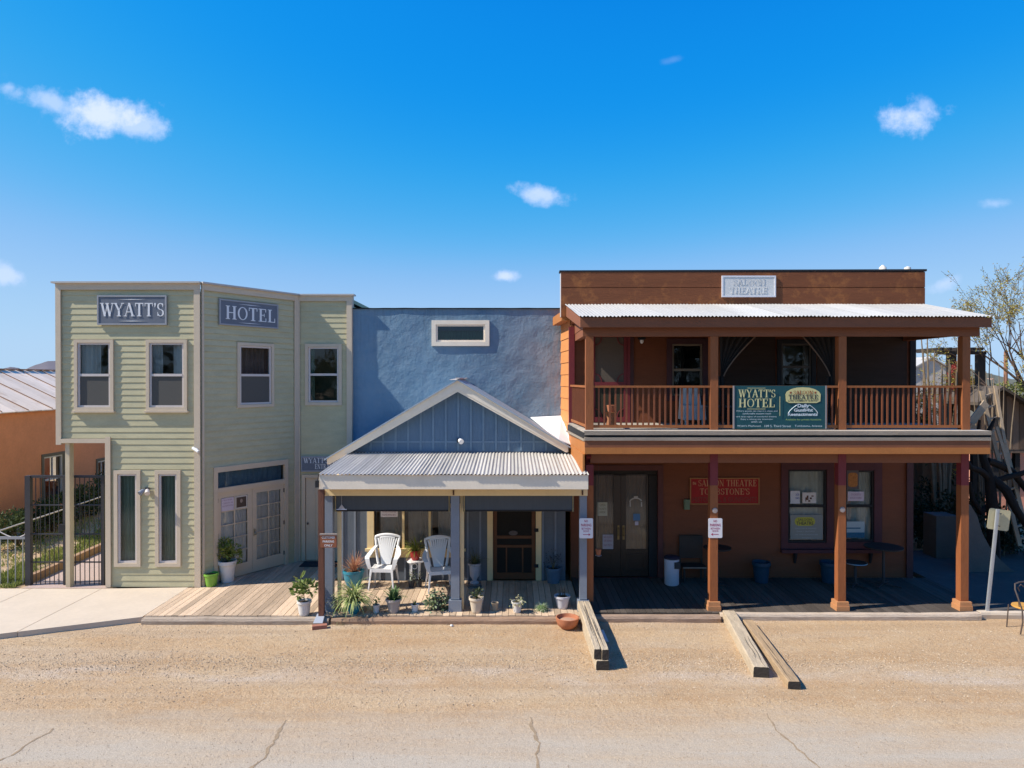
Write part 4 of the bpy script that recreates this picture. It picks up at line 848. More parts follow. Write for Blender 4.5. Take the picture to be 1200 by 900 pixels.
mb = MB(); mb.box(hf, a+.09, b_-.09, -.034, -.030, z0+.16, z1-.09); mb.build('screen_mesh', mat('door_mesh', (.02,.017,.014), .9, .2, 20, 0), d_)
mb = MB(); n = 12; mb.prism(hf, [(hf.U(601.5)+.11*math.cos(i*math.pi/6), hf.Z(600,625)+.06*math.sin(i*math.pi/6)) for i in range(n)], -.03, -.002); mb.build('plaque', mat('plaque', (.13,.1,.09), .7, .3, 20, 0), d_)
for py in (621, 663): mb = MB(); mb.box(hf, b_-.03, b_+.07, .041, .055, hf.Z(600,py+2), hf.Z(600,py-2)); mb.build('hinge', BLACK, d_)
# gable flood light
u, z = hf.U(538), hf.Z(538,516); g = thing('flood_light', 'small pale floodlight on the blue gable boards', 'lamp', hf.p(u,.02,z))
mb = MB(); mb.box(hf, u-.05, u+.02, .021, .05, z-.05, z+.05); mb.build('back_plate', BLKM, g); mb = MB(); mb.tube([hf.p(u+.0,.05,z), hf.p(u+.03,.12,z+.01), hf.p(u+.07,.19,z-.02)], [.025,.05,.065], 12); mb.build('lamp_head', PWHT, g)
# hanging chime on first post
g = thing('hanging_ornament', 'small silver mobile hanging inside first blue porch post', 'ornament', pf.p(pf.U(401),.07,pf.Z(400,597)))
mb = MB(); zz = pf.Z(400,596); mb.prism(pf, [(pf.U(397),zz),(pf.U(405),zz),(pf.U(401),zz+.1)], .06, .065); mb.tube([pf.p(pf.U(395),.065,zz-.01), pf.p(pf.U(407),.065,zz-.01)], .012); mb.build('plate', mat('silver', (.5,.5,.55), .3, .1, 5, 0, metal=.8), g)
mb = MB(); mb.tube([pf.p(pf.U(401),.062,zz+.1), pf.p(pf.U(401),.062,zz+.28)], .003, 4); mb.build('string', VINYL, g)
# brown sign post + sign
g = thing('sign_post', 'narrow brown wooden pole in front of first blue porch post', 'post', (PX(376.5,14.0), 14.0, 0))
s_f = Frame(0, 13.93)
mb = MB(); mb.box(s_f, s_f.U(372.5), s_f.U(378.8), -.09, 0, .05, s_f.Z(376,574)); mb.build('pole', mat('pole_brown', (.16,.07,.045), .8, .3, 4, .3, stretch=(1,1,.2)), g)
mb = MB(); mb.box(s_f, s_f.U(370), s_f.U(374), .01, .06, s_f.Z(376,571), s_f.Z(376,563)); mb.tube([s_f.p(s_f.U(372),.03,s_f.Z(376,563)), s_f.p(s_f.U(373),-.02,s_f.Z(376,556))], .01); mb.build('hook', BLACK, g)
sb = O(s_f, 375.5, 394.5, 627, 641.5); mb = MB(); mb.box(s_f, *sb[:2], .002, .03, *sb[2:]); g = tag(mb.build('sign', mat('rust_sign', (.28,.10,.05), .7, .15, 5, .1)), 'small rust brown parking sign on the narrow brown pole', 'sign')
mb = MB(); mb.box(s_f, sb[0]-.01, sb[1]+.01, .0, .045, sb[3]+.001, sb[3]+.03); mb.build('top_rail', mat('grey_wood', (.3,.25,.22), .8, .2, 5, .2), g)
mb = MB(); h = (sb[3]-sb[2])
for i, s_ in enumerate(['CUSTOMER','PARKING','ONLY']): iw = (.03,.05,.08)[i]; sans(mb, s_f, s_, sb[0]+iw, sb[1]-iw, sb[3]-h*(.28+.32*i), sb[3]-h*(.1+.32*i), .0315, .02)
mb.build('lettering', LETTER, g)
mb = MB(); mb.hexa([(PX(368,13.9),13.82,.02),(PX(379,13.9),13.82,.02),(PX(379,13.9),14.0,.12),(PX(370,13.9),14.0,.12),(PX(368,13.9),13.80,.07),(PX(379,13.9),13.80,.07),(PX(379,13.9),13.98,.2),(PX(370,13.9),13.98,.2)])
tag(mb.build('downspout', mat('spout_metal', (.45,.46,.48), .4, .1, 5, 0, metal=.5)), 'grey metal spout end at the foot of the brown pole', 'spout')

# ================================================================== RUST SALOON
DS = 16.83; sb_ = thing('saloon_building', 'rust brown timber saloon with upper balcony and white tin porch roof', 'building', (5.7, 17, 0)); sf_ = Frame(0, DS)
SX0, SX1 = 1.45, 9.9; FL = 3.94
lw1 = O(sf_,915,979,542,644); lw2 = (sf_.U(981), sf_.U(1033), lw1[2], lw1[3]); ld = (sf_.U(689.5), sf_.U(777), DK, sf_.Z(740,545))
lw1 = (lw1[0], sf_.U(976.5), lw1[2], lw1[3])
ud = (sf_.U(690), sf_.U(738), FL, sf_.Z(712,388)); uw1 = O(sf_,781,829,397,470); uw2 = O(sf_,910,955,398,462)
sh = lambda o, z=.03: (o[0]+.03, o[1]-.03, o[2]+z, o[3]-.03)
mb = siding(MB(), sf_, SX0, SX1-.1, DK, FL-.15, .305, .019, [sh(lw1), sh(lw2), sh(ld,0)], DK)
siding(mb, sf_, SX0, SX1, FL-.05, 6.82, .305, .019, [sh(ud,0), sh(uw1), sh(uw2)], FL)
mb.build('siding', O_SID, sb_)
mb = MB(); sd_ = Frame(SX0, DS, -.10, 1.7)      # left flank, seen from the street
def flank(mb, o, u, L, z0, z1, pitch, lap, sgn):
    z = z0
    while z < z1:
        zt_ = min(z+pitch, z1)
        for (za, da), (zb, db) in (((z,lap),(zt_,lap*(1-(zt_-z)/pitch))),):
            P = lambda l, d, zz: (o[0]+u[0]*l-sgn*d, o[1]+u[1]*l, zz)
            mb.add([P(0,da,za),P(L,da,za),P(L,db,zb),P(0,db,zb)], [(0,1,2,3)]); mb.add([P(0,0,za),P(L,0,za),P(L,da,za),P(0,da,za)], [(0,1,2,3)])
        z = zt_
flank(mb, (SX0,DS+.002), (-.075,.997), 1.63, 3.0, 6.6, .305, .019, 1)
mb.wbox(SX0, SX0+.12, DS+.05, 25, 0, 6.9); mb.wbox(SX1-.12, SX1, DS+.02, 25, 0, 6.9); mb.wbox(SX0, SX1, 25, 25.1, 0, 6.9)
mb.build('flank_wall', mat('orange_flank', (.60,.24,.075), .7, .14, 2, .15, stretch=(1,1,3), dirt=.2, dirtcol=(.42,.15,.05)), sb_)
mb = MB(); mb.wbox(SX0+.13, SX1-.13, DS+.05, 24.9, FL-.3, FL-.1); mb.wbox(SX0+.13, SX1-.13, 18.6, 18.7, .2, 6.7); mb.wbox(SX0, SX1, DS+.05, 25, 6.9, 7.0); mb.build('inner_floor', INNER, sb_)
# parapet
pf2 = Frame(0, DS-.02); PX0, PX1 = pf2.U(657.5), pf2.U(1083); PZT = pf2.Z(870,319); PZB = 6.55
mb = MB(); mb.box(pf2, PX0, PX1, -.2, 0, PZB, PZT)
z_ = pf2.Z(870,337); mb.box(pf2, PX0, PX1, .001, .022, PZB, z_-.012); mb.box(pf2, PX0, PX1, .001, .022, z_+.006, PZT)
for u_ in (PX0+3.1, PX0+6.2): pass
mb.build('parapet', mat('parapet_boards', (.20,.065,.024), .7, .25, 1.1, .25, 30, stretch=(.35,1,5), dirt=.75, dirtcol=(.46,.17,.045)), sb_)
mb = MB(); mb.hexa([pf2.p(PX0-.04,.03,PZT-.0),pf2.p(PX1+.04,.03,PZT+.02),pf2.p(PX1+.04,-.24,PZT+.02),pf2.p(PX0-.04,-.24,PZT),pf2.p(PX0-.04,.03,PZT+.04),pf2.p(PX1+.04,.03,PZT+.07),pf2.p(PX1+.04,-.24,PZT+.07),pf2.p(PX0-.04,-.24,PZT+.04)]); mb.build('parapet_cap', BLACK, sb_)
mb = MB(); mb.box(pf2, PX0-.012, PX0-.001, -.2, .0, PZB, PZT-.005); mb.build('edge_flashing', VINYL, sb_)
mb = MB(); mb.hexa([(1.22,DS-.02,6.46),(1.44,DS-.02,6.46),(1.36,DB-.05,6.46),(1.1,DB-.05,6.46),(1.22,DS-.02,6.68),(1.44,DS-.02,6.74),(1.36,DB-.05,6.74),(1.1,DB-.05,6.68)]); mb.build('side_eave', O_TRIM, sb_)
mb = MB(); mb.box(pf2, SX0-.012, SX0+.085, .02, .05, FL, 6.3); mb.box(pf2, SX0-.05, SX0-.013, -.08, .05, FL, 6.3); mb.build('corner_board', MAROON, sb_)
mb = MB(); mb.box(pf2, SX1-.12, SX1+.02, .02, .05, FL, 6.6); mb.build('corner_board', BLACK, sb_); mb = MB(); mb.box(pf2, sf_.U(1061.5), sf_.U(1069), .02, .05, DK, FL-.3); mb.build('corner_board', MAROON_D, sb_)
# balcony roof
DR = 14.2; rf = Frame(0, DR); rx0, rx1 = rf.U(680), rf.U(1162); RZ0 = rf.Z(900,371.5)
mb = MB(); corr(mb, rx0-.02, rx1+.02, DR-.05, RZ0+.008, DS-.04, PZ(357,DS), .078, .013, 1.30, PX(1083,DS)); mb.build('balcony_roof', mat('white_tin', (.44,.425,.40), .5, .10, 1.3, .04, 30, island=.5, stretch=(5,.6,1), dirt=.35, dirtcol=(.6,.55,.5)), sb_, smooth=True)
mb = MB(); mb.box(rf, rx0, rx1, -.04, 0, rf.Z(900,383.5), RZ0-.01)
for x_, xb_ in ((rx0, 1.33),(rx1-.04, PX(1083,DS)-.06)):
    mb.hexa([(x_,DR+.041,rf.Z(900,383.5)),(x_+.04,DR+.041,rf.Z(900,383.5)),(xb_+.04,DS-.07,6.55),(xb_,DS-.07,6.55),(x_,DR+.041,RZ0-.012),(x_+.04,DR+.041,RZ0-.012),(xb_+.04,DS-.07,6.8),(xb_,DS-.07,6.8)])
mb.build('roof_fascia', O_FASC, sb_)
DQ = 14.5; qf = Frame(0, DQ-.08)
mb = MB(); mb.box(qf, qf.U(683), qf.U(1148), -.16, 0, qf.Z(900,394), qf.Z(900,383.6)); mb.wbox(qf.U(686), qf.U(686)+.12, DQ+.09, DS-.06, 5.95, 6.12); mb.wbox(9.6, 9.72, DQ+.09, DS-.06, 5.95, 6.12)
mb.prism(Frame(qf.U(686)+.03, DQ+.1, 0, 1), [(0,6.121),(2.2,6.121),(2.2,6.69),(0,6.27)], -.04, 0)  # triangular infill added above the side beam to stop a light strip
for i in range(12): x = 1.9+i*.68; mb.beam((x,DQ+.1,6.2),(x,DS-.06,6.62),.05,.12)
mb.build('roof_beam', O_FASC, sb_)
mb = MB(); mb.hexa([(rx0+.05,DR+.05,RZ0-.03),(rx1-.05,DR+.05,RZ0-.03),(rx1-.05,DS-.06,6.73),(rx0+.05,DS-.06,6.73),(rx0+.05,DR+.05,RZ0-.015),(rx1-.05,DR+.05,RZ0-.015),(rx1-.05,DS-.06,6.75),(rx0+.05,DS-.06,6.75)]); mb.build('roof_underside', mat('brown_soffit', (.13,.06,.035), .8, .2, 3, .1), sb_)
# balcony deck and fascias
DF = 14.15; ff = Frame(0, DF); bx0, bx1 = ff.U(685.5), ff.U(1161)
mb = MB(); y = DF-.02; 
while y < DS-.05:
    f = (y-DF)/(DS-DF); mb.wbox(bx0-.03-.1*f, bx1, y, y+.132, FL-.035+random.uniform(-.002,.002), FL); y += .14
mb.build('balcony_floor', mat('balcony_deck', (.46,.40,.33), .85, .25, 3, .4, 30, island=.4, stretch=(.5,4,4)), sb_)
mb = MB(); mb.box(ff, bx0+.02, bx1-.02, -.05, -.015, ff.Z(900,512.4), FL-.04); mb.hexa([(bx0+.005,DF+.056,3.762),(bx0+.04,DF+.056,3.762),(1.40,DS-.1,3.762),(1.36,DS-.1,3.762),(bx0+.005,DF+.056,3.903),(bx0+.04,DF+.056,3.903),(1.40,DS-.1,3.903),(1.36,DS-.1,3.903)]); mb.build('balcony_shadow_board', BLACK, sb_)  # black board stands for the shaded gap; side piece blocks a light leak
mb = MB(); mb.box(ff, bx0-.01, bx1, -.05, .02, ff.Z(900,516.4), ff.Z(900,512.5)); mb.box(ff, bx0-.01, bx1, .021, .03, FL-.085, FL)
mb.hexa([(bx0-.02,DF+.055,3.72),(bx0+.02,DF+.055,3.72),(1.36,DS-.1,3.72),(1.32,DS-.1,3.72),(bx0-.02,DF+.055,3.76),(bx0+.02,DF+.055,3.76),(1.36,DS-.1,3.76),(1.32,DS-.1,3.76)]); mb.build('balcony_lip', DGREY, sb_)
mb = MB(); mb.box(ff, bx0, bx1-.01, -.05, .0, ff.Z(900,524.5), ff.Z(900,516.5)); mb.build('balcony_fascia', O_FASC, sb_)
mb = MB(); mb.box(ff, bx0, bx1-.01, -.05, .012, ff.Z(900,532), ff.Z(900,524.6)); mb.hexa([(bx0,DF+.051,3.45),(bx0+.05,DF+.051,3.45),(1.45,DS-.05,3.45),(1.40,DS-.05,3.45),(bx0,DF+.051,3.715),(bx0+.05,DF+.051,3.715),(1.45,DS-.05,3.715),(1.40,DS-.05,3.715)])
mb.hexa([(bx0-.04,DF+.06,2.9),(bx0-.0,DF+.06,2.9),(1.44,DS-.05,2.9),(1.40,DS-.05,2.9),(bx0-.04,DF+.06,3.448),(bx0,DF+.06,3.448),(1.44,DS-.05,3.448),(1.40,DS-.05,3.448)])  # side panel extended down through the porch roof to stop a light leak
mb.build('balcony_fascia', O_TRIM, sb_)
mb = MB(); mb.box(qf, qf.U(692), qf.U(1128), -.16, -.01, qf.Z(900,542.5), qf.Z(900,531)); 
for i in range(14): x = 1.8+i*.6; mb.wbox(x, x+.05, DQ+.09, DS-.05, 3.55, 3.72)
mb.build('balcony_beam', O_FASC, sb_)
mb = MB(); mb.wbox(bx0+.06, bx1-.05, DF+.06, DS-.06, 3.725, 3.735); mb.build('porch_ceiling', mat('brown_soffit', (.13,.06,.035)), sb_)
# posts
PW = .082; PXS = [qf.U(691), qf.U(837), qf.U(987.3), qf.U(1132.5)]
OP = mat('orange_post', (.30,.10,.035), .65, .2, 3, .2, 30, stretch=(1,1,.3), dirt=.3, dirtcol=(.28,.1,.05))
for i, x in enumerate(PXS):
    mb = MB(); mb.box(qf, x-PW, x+PW, -.16, .003, FL, qf.Z(900,394.2)); mb.build('balcony_post', OP, sb_)
    x2 = x-(.02 if i == 3 else 0)+(.0); mb = MB(); zc = qf.Z(900,569)
    mb.box(qf, x2-PW, x2+PW, -.16, .003, DK+.19, zc); mb.build('porch_post', OP, sb_)
    mb = MB(); mb.box(qf, x2-PW, x2+PW, -.16, .003, zc+.001, 3.445 if i else 3.2); mb.build('post_head', MAROON, sb_)
    if i:
        mb = MB(); ww = PW+.055; mb.box(qf, x2-ww, x2+ww, -.22, .06, DK-.05, DK+.10); mb.box(qf, x2-ww+.012, x2+ww-.012, -.21, .05, DK+.10, DK+.188); mb.build('post_base', mat('base_orange', (.50,.23,.10), .75, .2, 4, .2, dirt=.3, dirtcol=(.36,.2,.12)), sb_)
mb = MB(); mb.beam((1.62,DQ-.1,3.42),(1.62,DQ+.75,2.95),.1,.12); mb.build('brace', MAROON, sb_)
# railings
RW = O_FASC; RT = qf.Z(900,452); RL = FL+.07
def rail_run(p0, p1, skip=None, step=.112, lab=None):
    mb = MB(); h = Vector((0,0,1)); a, b_ = Vector(p0), Vector(p1)
    mb.beam((a.x,a.y,RT-.02),(b_.x,b_.y,RT-.02),.09,.045); mb.beam((a.x,a.y,RL),(b_.x,b_.y,RL),.05,.06); r = mb.build('railing', mat('rail_brown', (.32,.11,.035), .65, .2, 4, .1), sb_)
    L = (b_-a).length; n = int(L/step)
    for k in range(1, n+1):
        q = a+(b_-a)*(k/(n+1))
        if skip and skip[0] < q.x < skip[1]: continue
        mb = MB(); mb.beam((q.x,q.y,RL+.03),(q.x,q.y,RT-.042),.035,.035,up=(0,1,0)); mb.build('baluster', mat('baluster_brown', (.22,.07,.03), .65, .2, 4, .1), r)
BNX = (qf.U(860.5)+.05, qf.U(968)-.05)
for i in range(3): rail_run((PXS[i]+PW,DQ-.03,0), (PXS[i+1]-PW,DQ-.03,0), skip=BNX, step=.118 if i < 2 else .112)
rail_run((PXS[0]-.04,DQ+.08,0), (SX0+.02,DS-.1,0), step=.13)
# upper: screen door (maroon)
mb = MB(); ring(mb, sf_, ud[0], ud[1], ud[2], ud[3], .07, -.05, .055, wb=.001); f_ = mb.build('upper_door_frame', MAROON, sb_)
a, b_, z0, z1 = ud[0]+.075, ud[1]-.075, FL+.02, ud[3]-.075; mb = MB(); zm = sf_.Z(712,450)
ring(mb, sf_, a, b_, z0, z1, .075, -.0, .04, wb=.12); mb.box(sf_, a+.075, b_-.075, .0, .045, zm-.07, zm+.05)
for s_ in (0, 1):                                     # curved corner brackets of the victorian screen door
    cx0 = a+.075 if s_ == 0 else b_-.075
    for (zc0, sg) in ((zm+.05,1),(z0+.12,1),(z1-.075,-1)):
        pts = [(cx0+(1 if s_ == 0 else -1)*.16*math.cos(q), zc0+sg*.2*math.sin(q)) for q in [i*math.pi/16 for i in range(9)]]
        for (p, q) in zip(pts, pts[1:]): mb.beam(sf_.p(p[0],.02,p[1]), sf_.p(q[0],.02,q[1]), .02, .02, up=(0,1,0))
mb.tube([sf_.p((a+b_)/2,.02,z0+.12), sf_.p((a+b_)/2,.02,zm-.07)], .014, 6)
d_ = mb.build('upper_screen_door', MAROON, sb_)
mb = MB(); mb.box(sf_, a+.075, b_-.075, .004, .008, zm+.05, z1-.075); mb.build('screen_mesh', mat('grey_mesh', (.13,.105,.085), .9, .1, 20, 0), d_)
mb = MB(); mb.box(sf_, a+.075, b_-.075, .004, .008, z0+.12, zm-.07); mb.build('screen_mesh', mat('dark_mesh', (.05,.045,.03), .9, .2, 20, 0), d_)
mb = MB(); mb.box(sf_, ud[1]+.001, ud[1]+.09, -.02, .045, FL, ud[3]); mb.build('door_side_trim', MAROON_D, sb_)
window(sb_, sf_, *uw1, cw=.13, trim=MAROON_D, sashm=mat('sash_tan', (.22,.17,.12), .6, .1, 4, 0), cur=DARK, curw=[(0,.45)], sill=False, d0=.01)
window(sb_, sf_, *uw2, cw=.10, trim=BLACK, sashm=mat('sash_dark', (.09,.075,.06), .6, .1, 4, 0), cur=CURT_B, curw=[(0,.2),(.8,1)], sill=False, d0=.01)
g = thing('porch_light', 'small round light under balcony roof beside the maroon screen door', 'lamp', sf_.p(sf_.U(751),.1,6.0))
mb = MB(); x, y, _ = sf_.p(sf_.U(751), .12, 0); zz = sf_.Z(751,400); mb.lathe(x, y, [(.09,zz+.09),(.10,zz+.05),(.05,zz+.03)][::-1], 16); mb.build('shade', BLACK, g, smooth=True); mb = MB(); mb.lathe(x, y, [(.02,zz-.06),(.045,zz-.02),(.04,zz+.028)], 12); mb.build('bulb', PWHT, g, smooth=True)
# dark shuttered zone of balcony (open black bay between drapes)
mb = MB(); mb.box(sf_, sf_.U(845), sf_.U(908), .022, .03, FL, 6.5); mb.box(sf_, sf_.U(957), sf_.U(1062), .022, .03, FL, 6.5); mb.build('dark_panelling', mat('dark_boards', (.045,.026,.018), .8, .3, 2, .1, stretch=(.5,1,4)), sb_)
def drape(x0, x1, xt, lab, mirror):
    fr = Frame(0, 15.1); mb = MB(); zt_, zk = fr.Z(850,392), fr.Z(850,441)
    def fn(a, b):
        f = b**1.3; u = fr.U(x0)+(fr.U(x1)-fr.U(x0))*a; ut = fr.U(xt)+.06*(a-.5); wob = .035*math.sin(a*34)
        return fr.p(u*f+ut*(1-f), wob*(.3+.7*f), zk+(zt_-zk)*b)
    mb.grid(fn, 40, 14); g = tag(mb.build('drape', mat('black_net', (.03,.026,.024), .9, .3, 20, .2), smooth=True), lab, 'drape', 'balcony drapes')
    mb = MB()
    e = 1 if not mirror else 0
    mb.tube([Vector(fn(e, b/10))+Vector((0,-.02,0)) for b in range(11)], .014, 6); mb.build('hem', mat('tan_hem', (.20,.13,.09), .8, .1, 5, 0), g)
    mb = MB(); mb.grid(lambda a, b: fr.p(fr.U(xt)-.07+.14*a+.02*math.sin(b*5), .03*math.sin(a*12), FL+.25+(zk-FL-.25)*b), 10, 4); mb.build('tail', MATS['black_net'], g)
drape(843, 887, 846, 'black net drape tied back at the second balcony post from the left', False)
drape(938, 978, 974, 'black net drape tied back right of the banner at third balcony post', True)
# roof vents
for px, r, h in ((1034,.10,.17),(1063,.09,.13)):
    x = PX(px,18.6); mb = MB(); z = PZ(318,18.6)-.3; mb.lathe(x, 18.6, [(.05,z),(.05,z+.3),(r,z+.32),(r*.9,z+.40),(.02,z+.3+h)], 12); mb.build('roof_vent', mat('vent_white', (.75,.68,.58), .5, .1, 6, .1), sb_, smooth=True)
# lower door
mb = MB(); ring(mb, sf_, ld[0], ld[1], DK, ld[3], .13, -.05, .05, wb=.001); f_ = mb.build('saloon_door_frame', mat('frame_maroon_dark', (.11,.035,.03), .6, .2, 4, .1), sb_)
mb = MB(); mb.box(sf_, ld[0]+.13, ld[1]-.13, -.10, -.06, ld[3]-.25, ld[3]-.13); mb.box(sf_, sf_.U(761), ld[1]-.13, -.16, -.05, DK, ld[3]-.26); mb.build('recess', DARK, f_)
lx0, lx1 = ld[0]+.135, sf_.U(760); lm = sf_.U(728)
for q, (l0, l1, g0, g1_) in enumerate(((lx0,lm-.004,sf_.U(697),sf_.U(719.5)),(lm+.004,lx1,sf_.U(734),sf_.U(759)-.0))):
    g0 = max(g0, l0+.06); g1_ = min(g1_, l1-.04); gz0, gz1 = sf_.Z(740,645), sf_.Z(740,556); mb = MB(); z1 = ld[3]-.26
    mb.box(sf_, l0, g0, -.08, -.03, DK+.02, z1); mb.box(sf_, g1_, l1, -.08, -.03, DK+.02, z1); mb.box(sf_, g0, g1_, -.08, -.03, DK+.02, gz0); mb.box(sf_, g0, g1_, -.08, -.03, gz1, z1)
    ring(mb, sf_, g0+.02, g1_-.02, DK+.16, gz0-.1, .04, -.03, -.015)
    d_ = mb.build('saloon_door', DOORW, sb_); mb = MB(); mb.add([sf_.p(g0,-.05,gz0),sf_.p(g1_,-.05,gz0),sf_.p(g1_,-.05,gz1),sf_.p(g0,-.05,gz1)], [(0,1,2,3)]); mb.build('pane', GLASS, d_)
    mb = MB(); curtain(mb, sf_, g0, g1_, -.13, gz0, gz1, 5, .012); mb.build('curtain', mat('tan_curtain', (.33,.22,.16), .9, .12, 3, .1), d_, smooth=True)
    mb = MB(); hx = l1-.06 if q == 0 else l0+.06; mb.box(sf_, hx-.025, hx+.025, -.029, -.01, 1.05, 1.4); mb.tube([sf_.p(hx,-.01,1.15), sf_.p(hx,.05,1.18), sf_.p(hx,.05,1.32), sf_.p(hx,-.01,1.35)], .012); mb.build('handle', mat('old_brass', (.25,.18,.08), .45, .2, 8, 0, metal=.6), d_)
def paper(fr, x0, x1, y0, y1, d, col, name, label, cat, lines=(), ink=(.15,.12,.12), nm=None):
    o = O(fr, x0, x1, y0, y1); mb = MB(); mb.box(fr, o[0], o[1], d, d+.003, o[2], o[3]); p = tag(mb.build(name, mat(nm or ('paper_%d_%d' % (x0, y0)), col, .85, .06, 12, 0)), label, cat)
    if lines:
        mb = MB()
        for s_, f0, f1, h0, h1 in lines: sans(mb, fr, s_, o[0]+(o[1]-o[0])*f0, o[0]+(o[1]-o[0])*f1, o[2]+(o[3]-o[2])*h0, o[2]+(o[3]-o[2])*h1, d+.0045, .01)
        mb.build('lettering', mat('ink_%.2f_%.2f' % (ink[0], ink[2]), ink, .8, 0, 5, 0), p)
    return p, o
paper(sf_, 700.5, 712, 589, 605, -.028, (.52,.50,.38), 'notice', 'cream paper notice hung high on the left saloon door glass', 'notice', [('OPEN',.2,.8,.7,.9),('TICKETS',.1,.9,.45,.6),('INSIDE',.2,.8,.2,.35)], (.25,.22,.15))
paper(sf_, 706.5, 719, 627, 644, -.027, (.50,.42,.42), 'notice', 'pale notice low on the left saloon door glass', 'notice', [('NO FOOD',.1,.9,.75,.9),('OR DRINKS',.1,.9,.5,.65),('NO PETS',.1,.9,.2,.35)], (.35,.16,.16))
p, o = paper(sf_, 742.5, 750.5, 602.5, 610.5, -.028, (.12,.22,.36), 'sticker', 'blue square sticker in middle of the right saloon door glass', 'sticker')
paper(sf_, 744.5, 748.5, 611.5, 616, -.028, (.60,.52,.58), 'sticker', 'tiny white sticker under the blue one on saloon door', 'sticker')
mb = MB(); cxu = sf_.U(745.5); zz = sf_.Z(745,586)
for i in range(9): t_ = R(20+i*17.5); mb.beam(sf_.p(cxu+.15*math.cos(t_),-.02,zz-.06+.10*math.sin(t_)), sf_.p(cxu+.15*math.cos(t_+.3),-.02,zz-.06+.10*math.sin(t_+.3)), .03, .01, up=(0,1,0))
mb.box(sf_, cxu-.05, cxu+.05, -.024, -.018, zz+.03, zz+.09); mb.box(sf_, cxu-.09, cxu+.09, -.024, -.0185, zz+.022, zz+.03)
for s_ in (-1,1): mb.box(sf_, cxu+s_*.14-.015, cxu+s_*.14+.015, -.024, -.018, zz-.17, zz-.06)
tag(mb.build('window_decal', mat('decal', (.55,.48,.40), .8, .1, 10, 0)), 'pale arched decal painted on the right saloon door glass', 'decal')
# lower windows
w = window(sb_, sf_, *lw1, cw=.17, trim=mat('maroon_frame_dark', (.085,.025,.03), .6, .2, 4, .1), sashm=BLACK, cur=CURT_W, sill=False, folds=5)
w = window(sb_, sf_, *lw2, cw=.19, trim=MATS['maroon_frame_dark'], sashm=BLACK, cur=CURT_W, curw=[(0,1)], sill=False, folds=4)
mb = MB(); mb.box(sf_, lw1[0]-.02, lw2[1]+.02, .052, .16, lw1[2]-.06, lw1[2]+.02); mb.build('window_shelf', MATS['maroon_frame_dark'], sb_)
for px in (931, 1019): mb = MB(); u = sf_.U(px); mb.prism(Frame(u,DS-.03,0,-1), [(0,lw1[2]-.33),(.03,lw1[2]-.33),(.13,lw1[2]-.061),(0,lw1[2]-.061)], -.025, .025); mb.build('shelf_bracket', BLACK, sb_, fix=True)
paper(sf_, 926, 937, 575, 590, .03, (.62,.60,.62), 'flyer', 'white flyer with blue print, left in upper sash of left saloon window', 'flyer', [('SHOW',.55,.95,.6,.8),('TIMES',.5,.95,.35,.5)], (.1,.15,.4))
p, o = paper(sf_, 940, 956, 577, 589.5, .03, (.66,.60,.56), 'flyer', 'white flyer with dark picture, right in upper sash of left saloon window', 'flyer')
mb = MB()
for i in range(7): u = o[0]+.03+(o[1]-o[0]-.08)*random.random(); z = o[2]+.03+(o[3]-o[2]-.1)*random.random(); mb.box(sf_, u, u+random.uniform(.02,.06), .034, .0345+.0003*i, z, z+random.uniform(.03,.07))
mb.build('picture', mat('pic_brown', (.14,.06,.035), .8, .4, 30, 0), p)
p, o = paper(sf_, 926, 964, 603, 632, .028, (.27,.26,.23), 'poster', 'grey poster with yellow oval lettering in lower sash of left saloon window', 'poster', [('SALOON & DINING',.15,.8,.42,.47),('DAILY SHOWS',.2,.75,.3,.35),('AT THE PLAYHOUSE',.15,.85,.17,.22),('TONIGHT',.35,.65,.05,.09)], (.42,.41,.38))
def pill(mb, fr, u0, u1, z0, z1, d0, d1, r=.5):
    rr = (z1-z0)*r; pts = []
    for cx, cz, a0 in ((u1-rr,z0+rr,-90),(u1-rr,z1-rr,0),(u0+rr,z1-rr,90),(u0+rr,z0+rr,180)):
        for k in range(6): t_ = R(a0+k*18); pts.append((cx+rr*math.cos(t_), cz+rr*math.sin(t_)))
    return mb.prism(fr, pts, d0, d1)
mb = MB(); pill(mb, sf_, sf_.U(931), sf_.U(955), sf_.Z(943,616), sf_.Z(943,606), .0315, .034); mb.build('emblem', mat('yellow_ink', (.50,.44,.06), .8, .1, 10, 0), p)
mb = MB(); sans(mb, sf_, 'SALOON', sf_.U(935), sf_.U(951), sf_.Z(943,610.2), sf_.Z(943,607.4), .036, .01); sans(mb, sf_, 'THEATRE', sf_.U(933), sf_.U(953), sf_.Z(943,615), sf_.Z(943,611), .036, .02); mb.build('lettering', LETTER_D, p)
p, o = paper(sf_, 992, 1006, 551, 573, .03, (.12,.10,.10), 'poster', 'dark poster with orange wanted style picture in right saloon window', 'poster'); mb = MB(); pill(mb, sf_, o[0]+.03, o[1]-.03, o[2]+.05, o[3]-.06, .0335, .0345, .2); mb.build('picture', mat('orange_pic', (.42,.17,.05), .8, .6, 25, 0), p)
paper(sf_, 993, 1012, 576, 587, .03, (.60,.50,.55), 'flyer', 'pale pink flyer beneath the dark poster in right saloon window', 'flyer', [('TICKETS',.2,.8,.6,.8),('SOLD HERE',.15,.85,.25,.42)], (.35,.2,.3))
p, o = paper(sf_, 992, 1013, 611, 630, .028, (.42,.46,.45), 'poster', 'blue and white lake picture poster in the lower right saloon window', 'poster')
mb = MB(); mb.box(sf_, o[0], o[1], .0315, .0325, o[2], o[2]+.13); mb.box(sf_, o[0], o[1]-.1, .0315, .0325, o[2]+.22, o[2]+.25); mb.build('picture', mat('lake_blue', (.04,.13,.20), .8, .5, 20, 0), p)
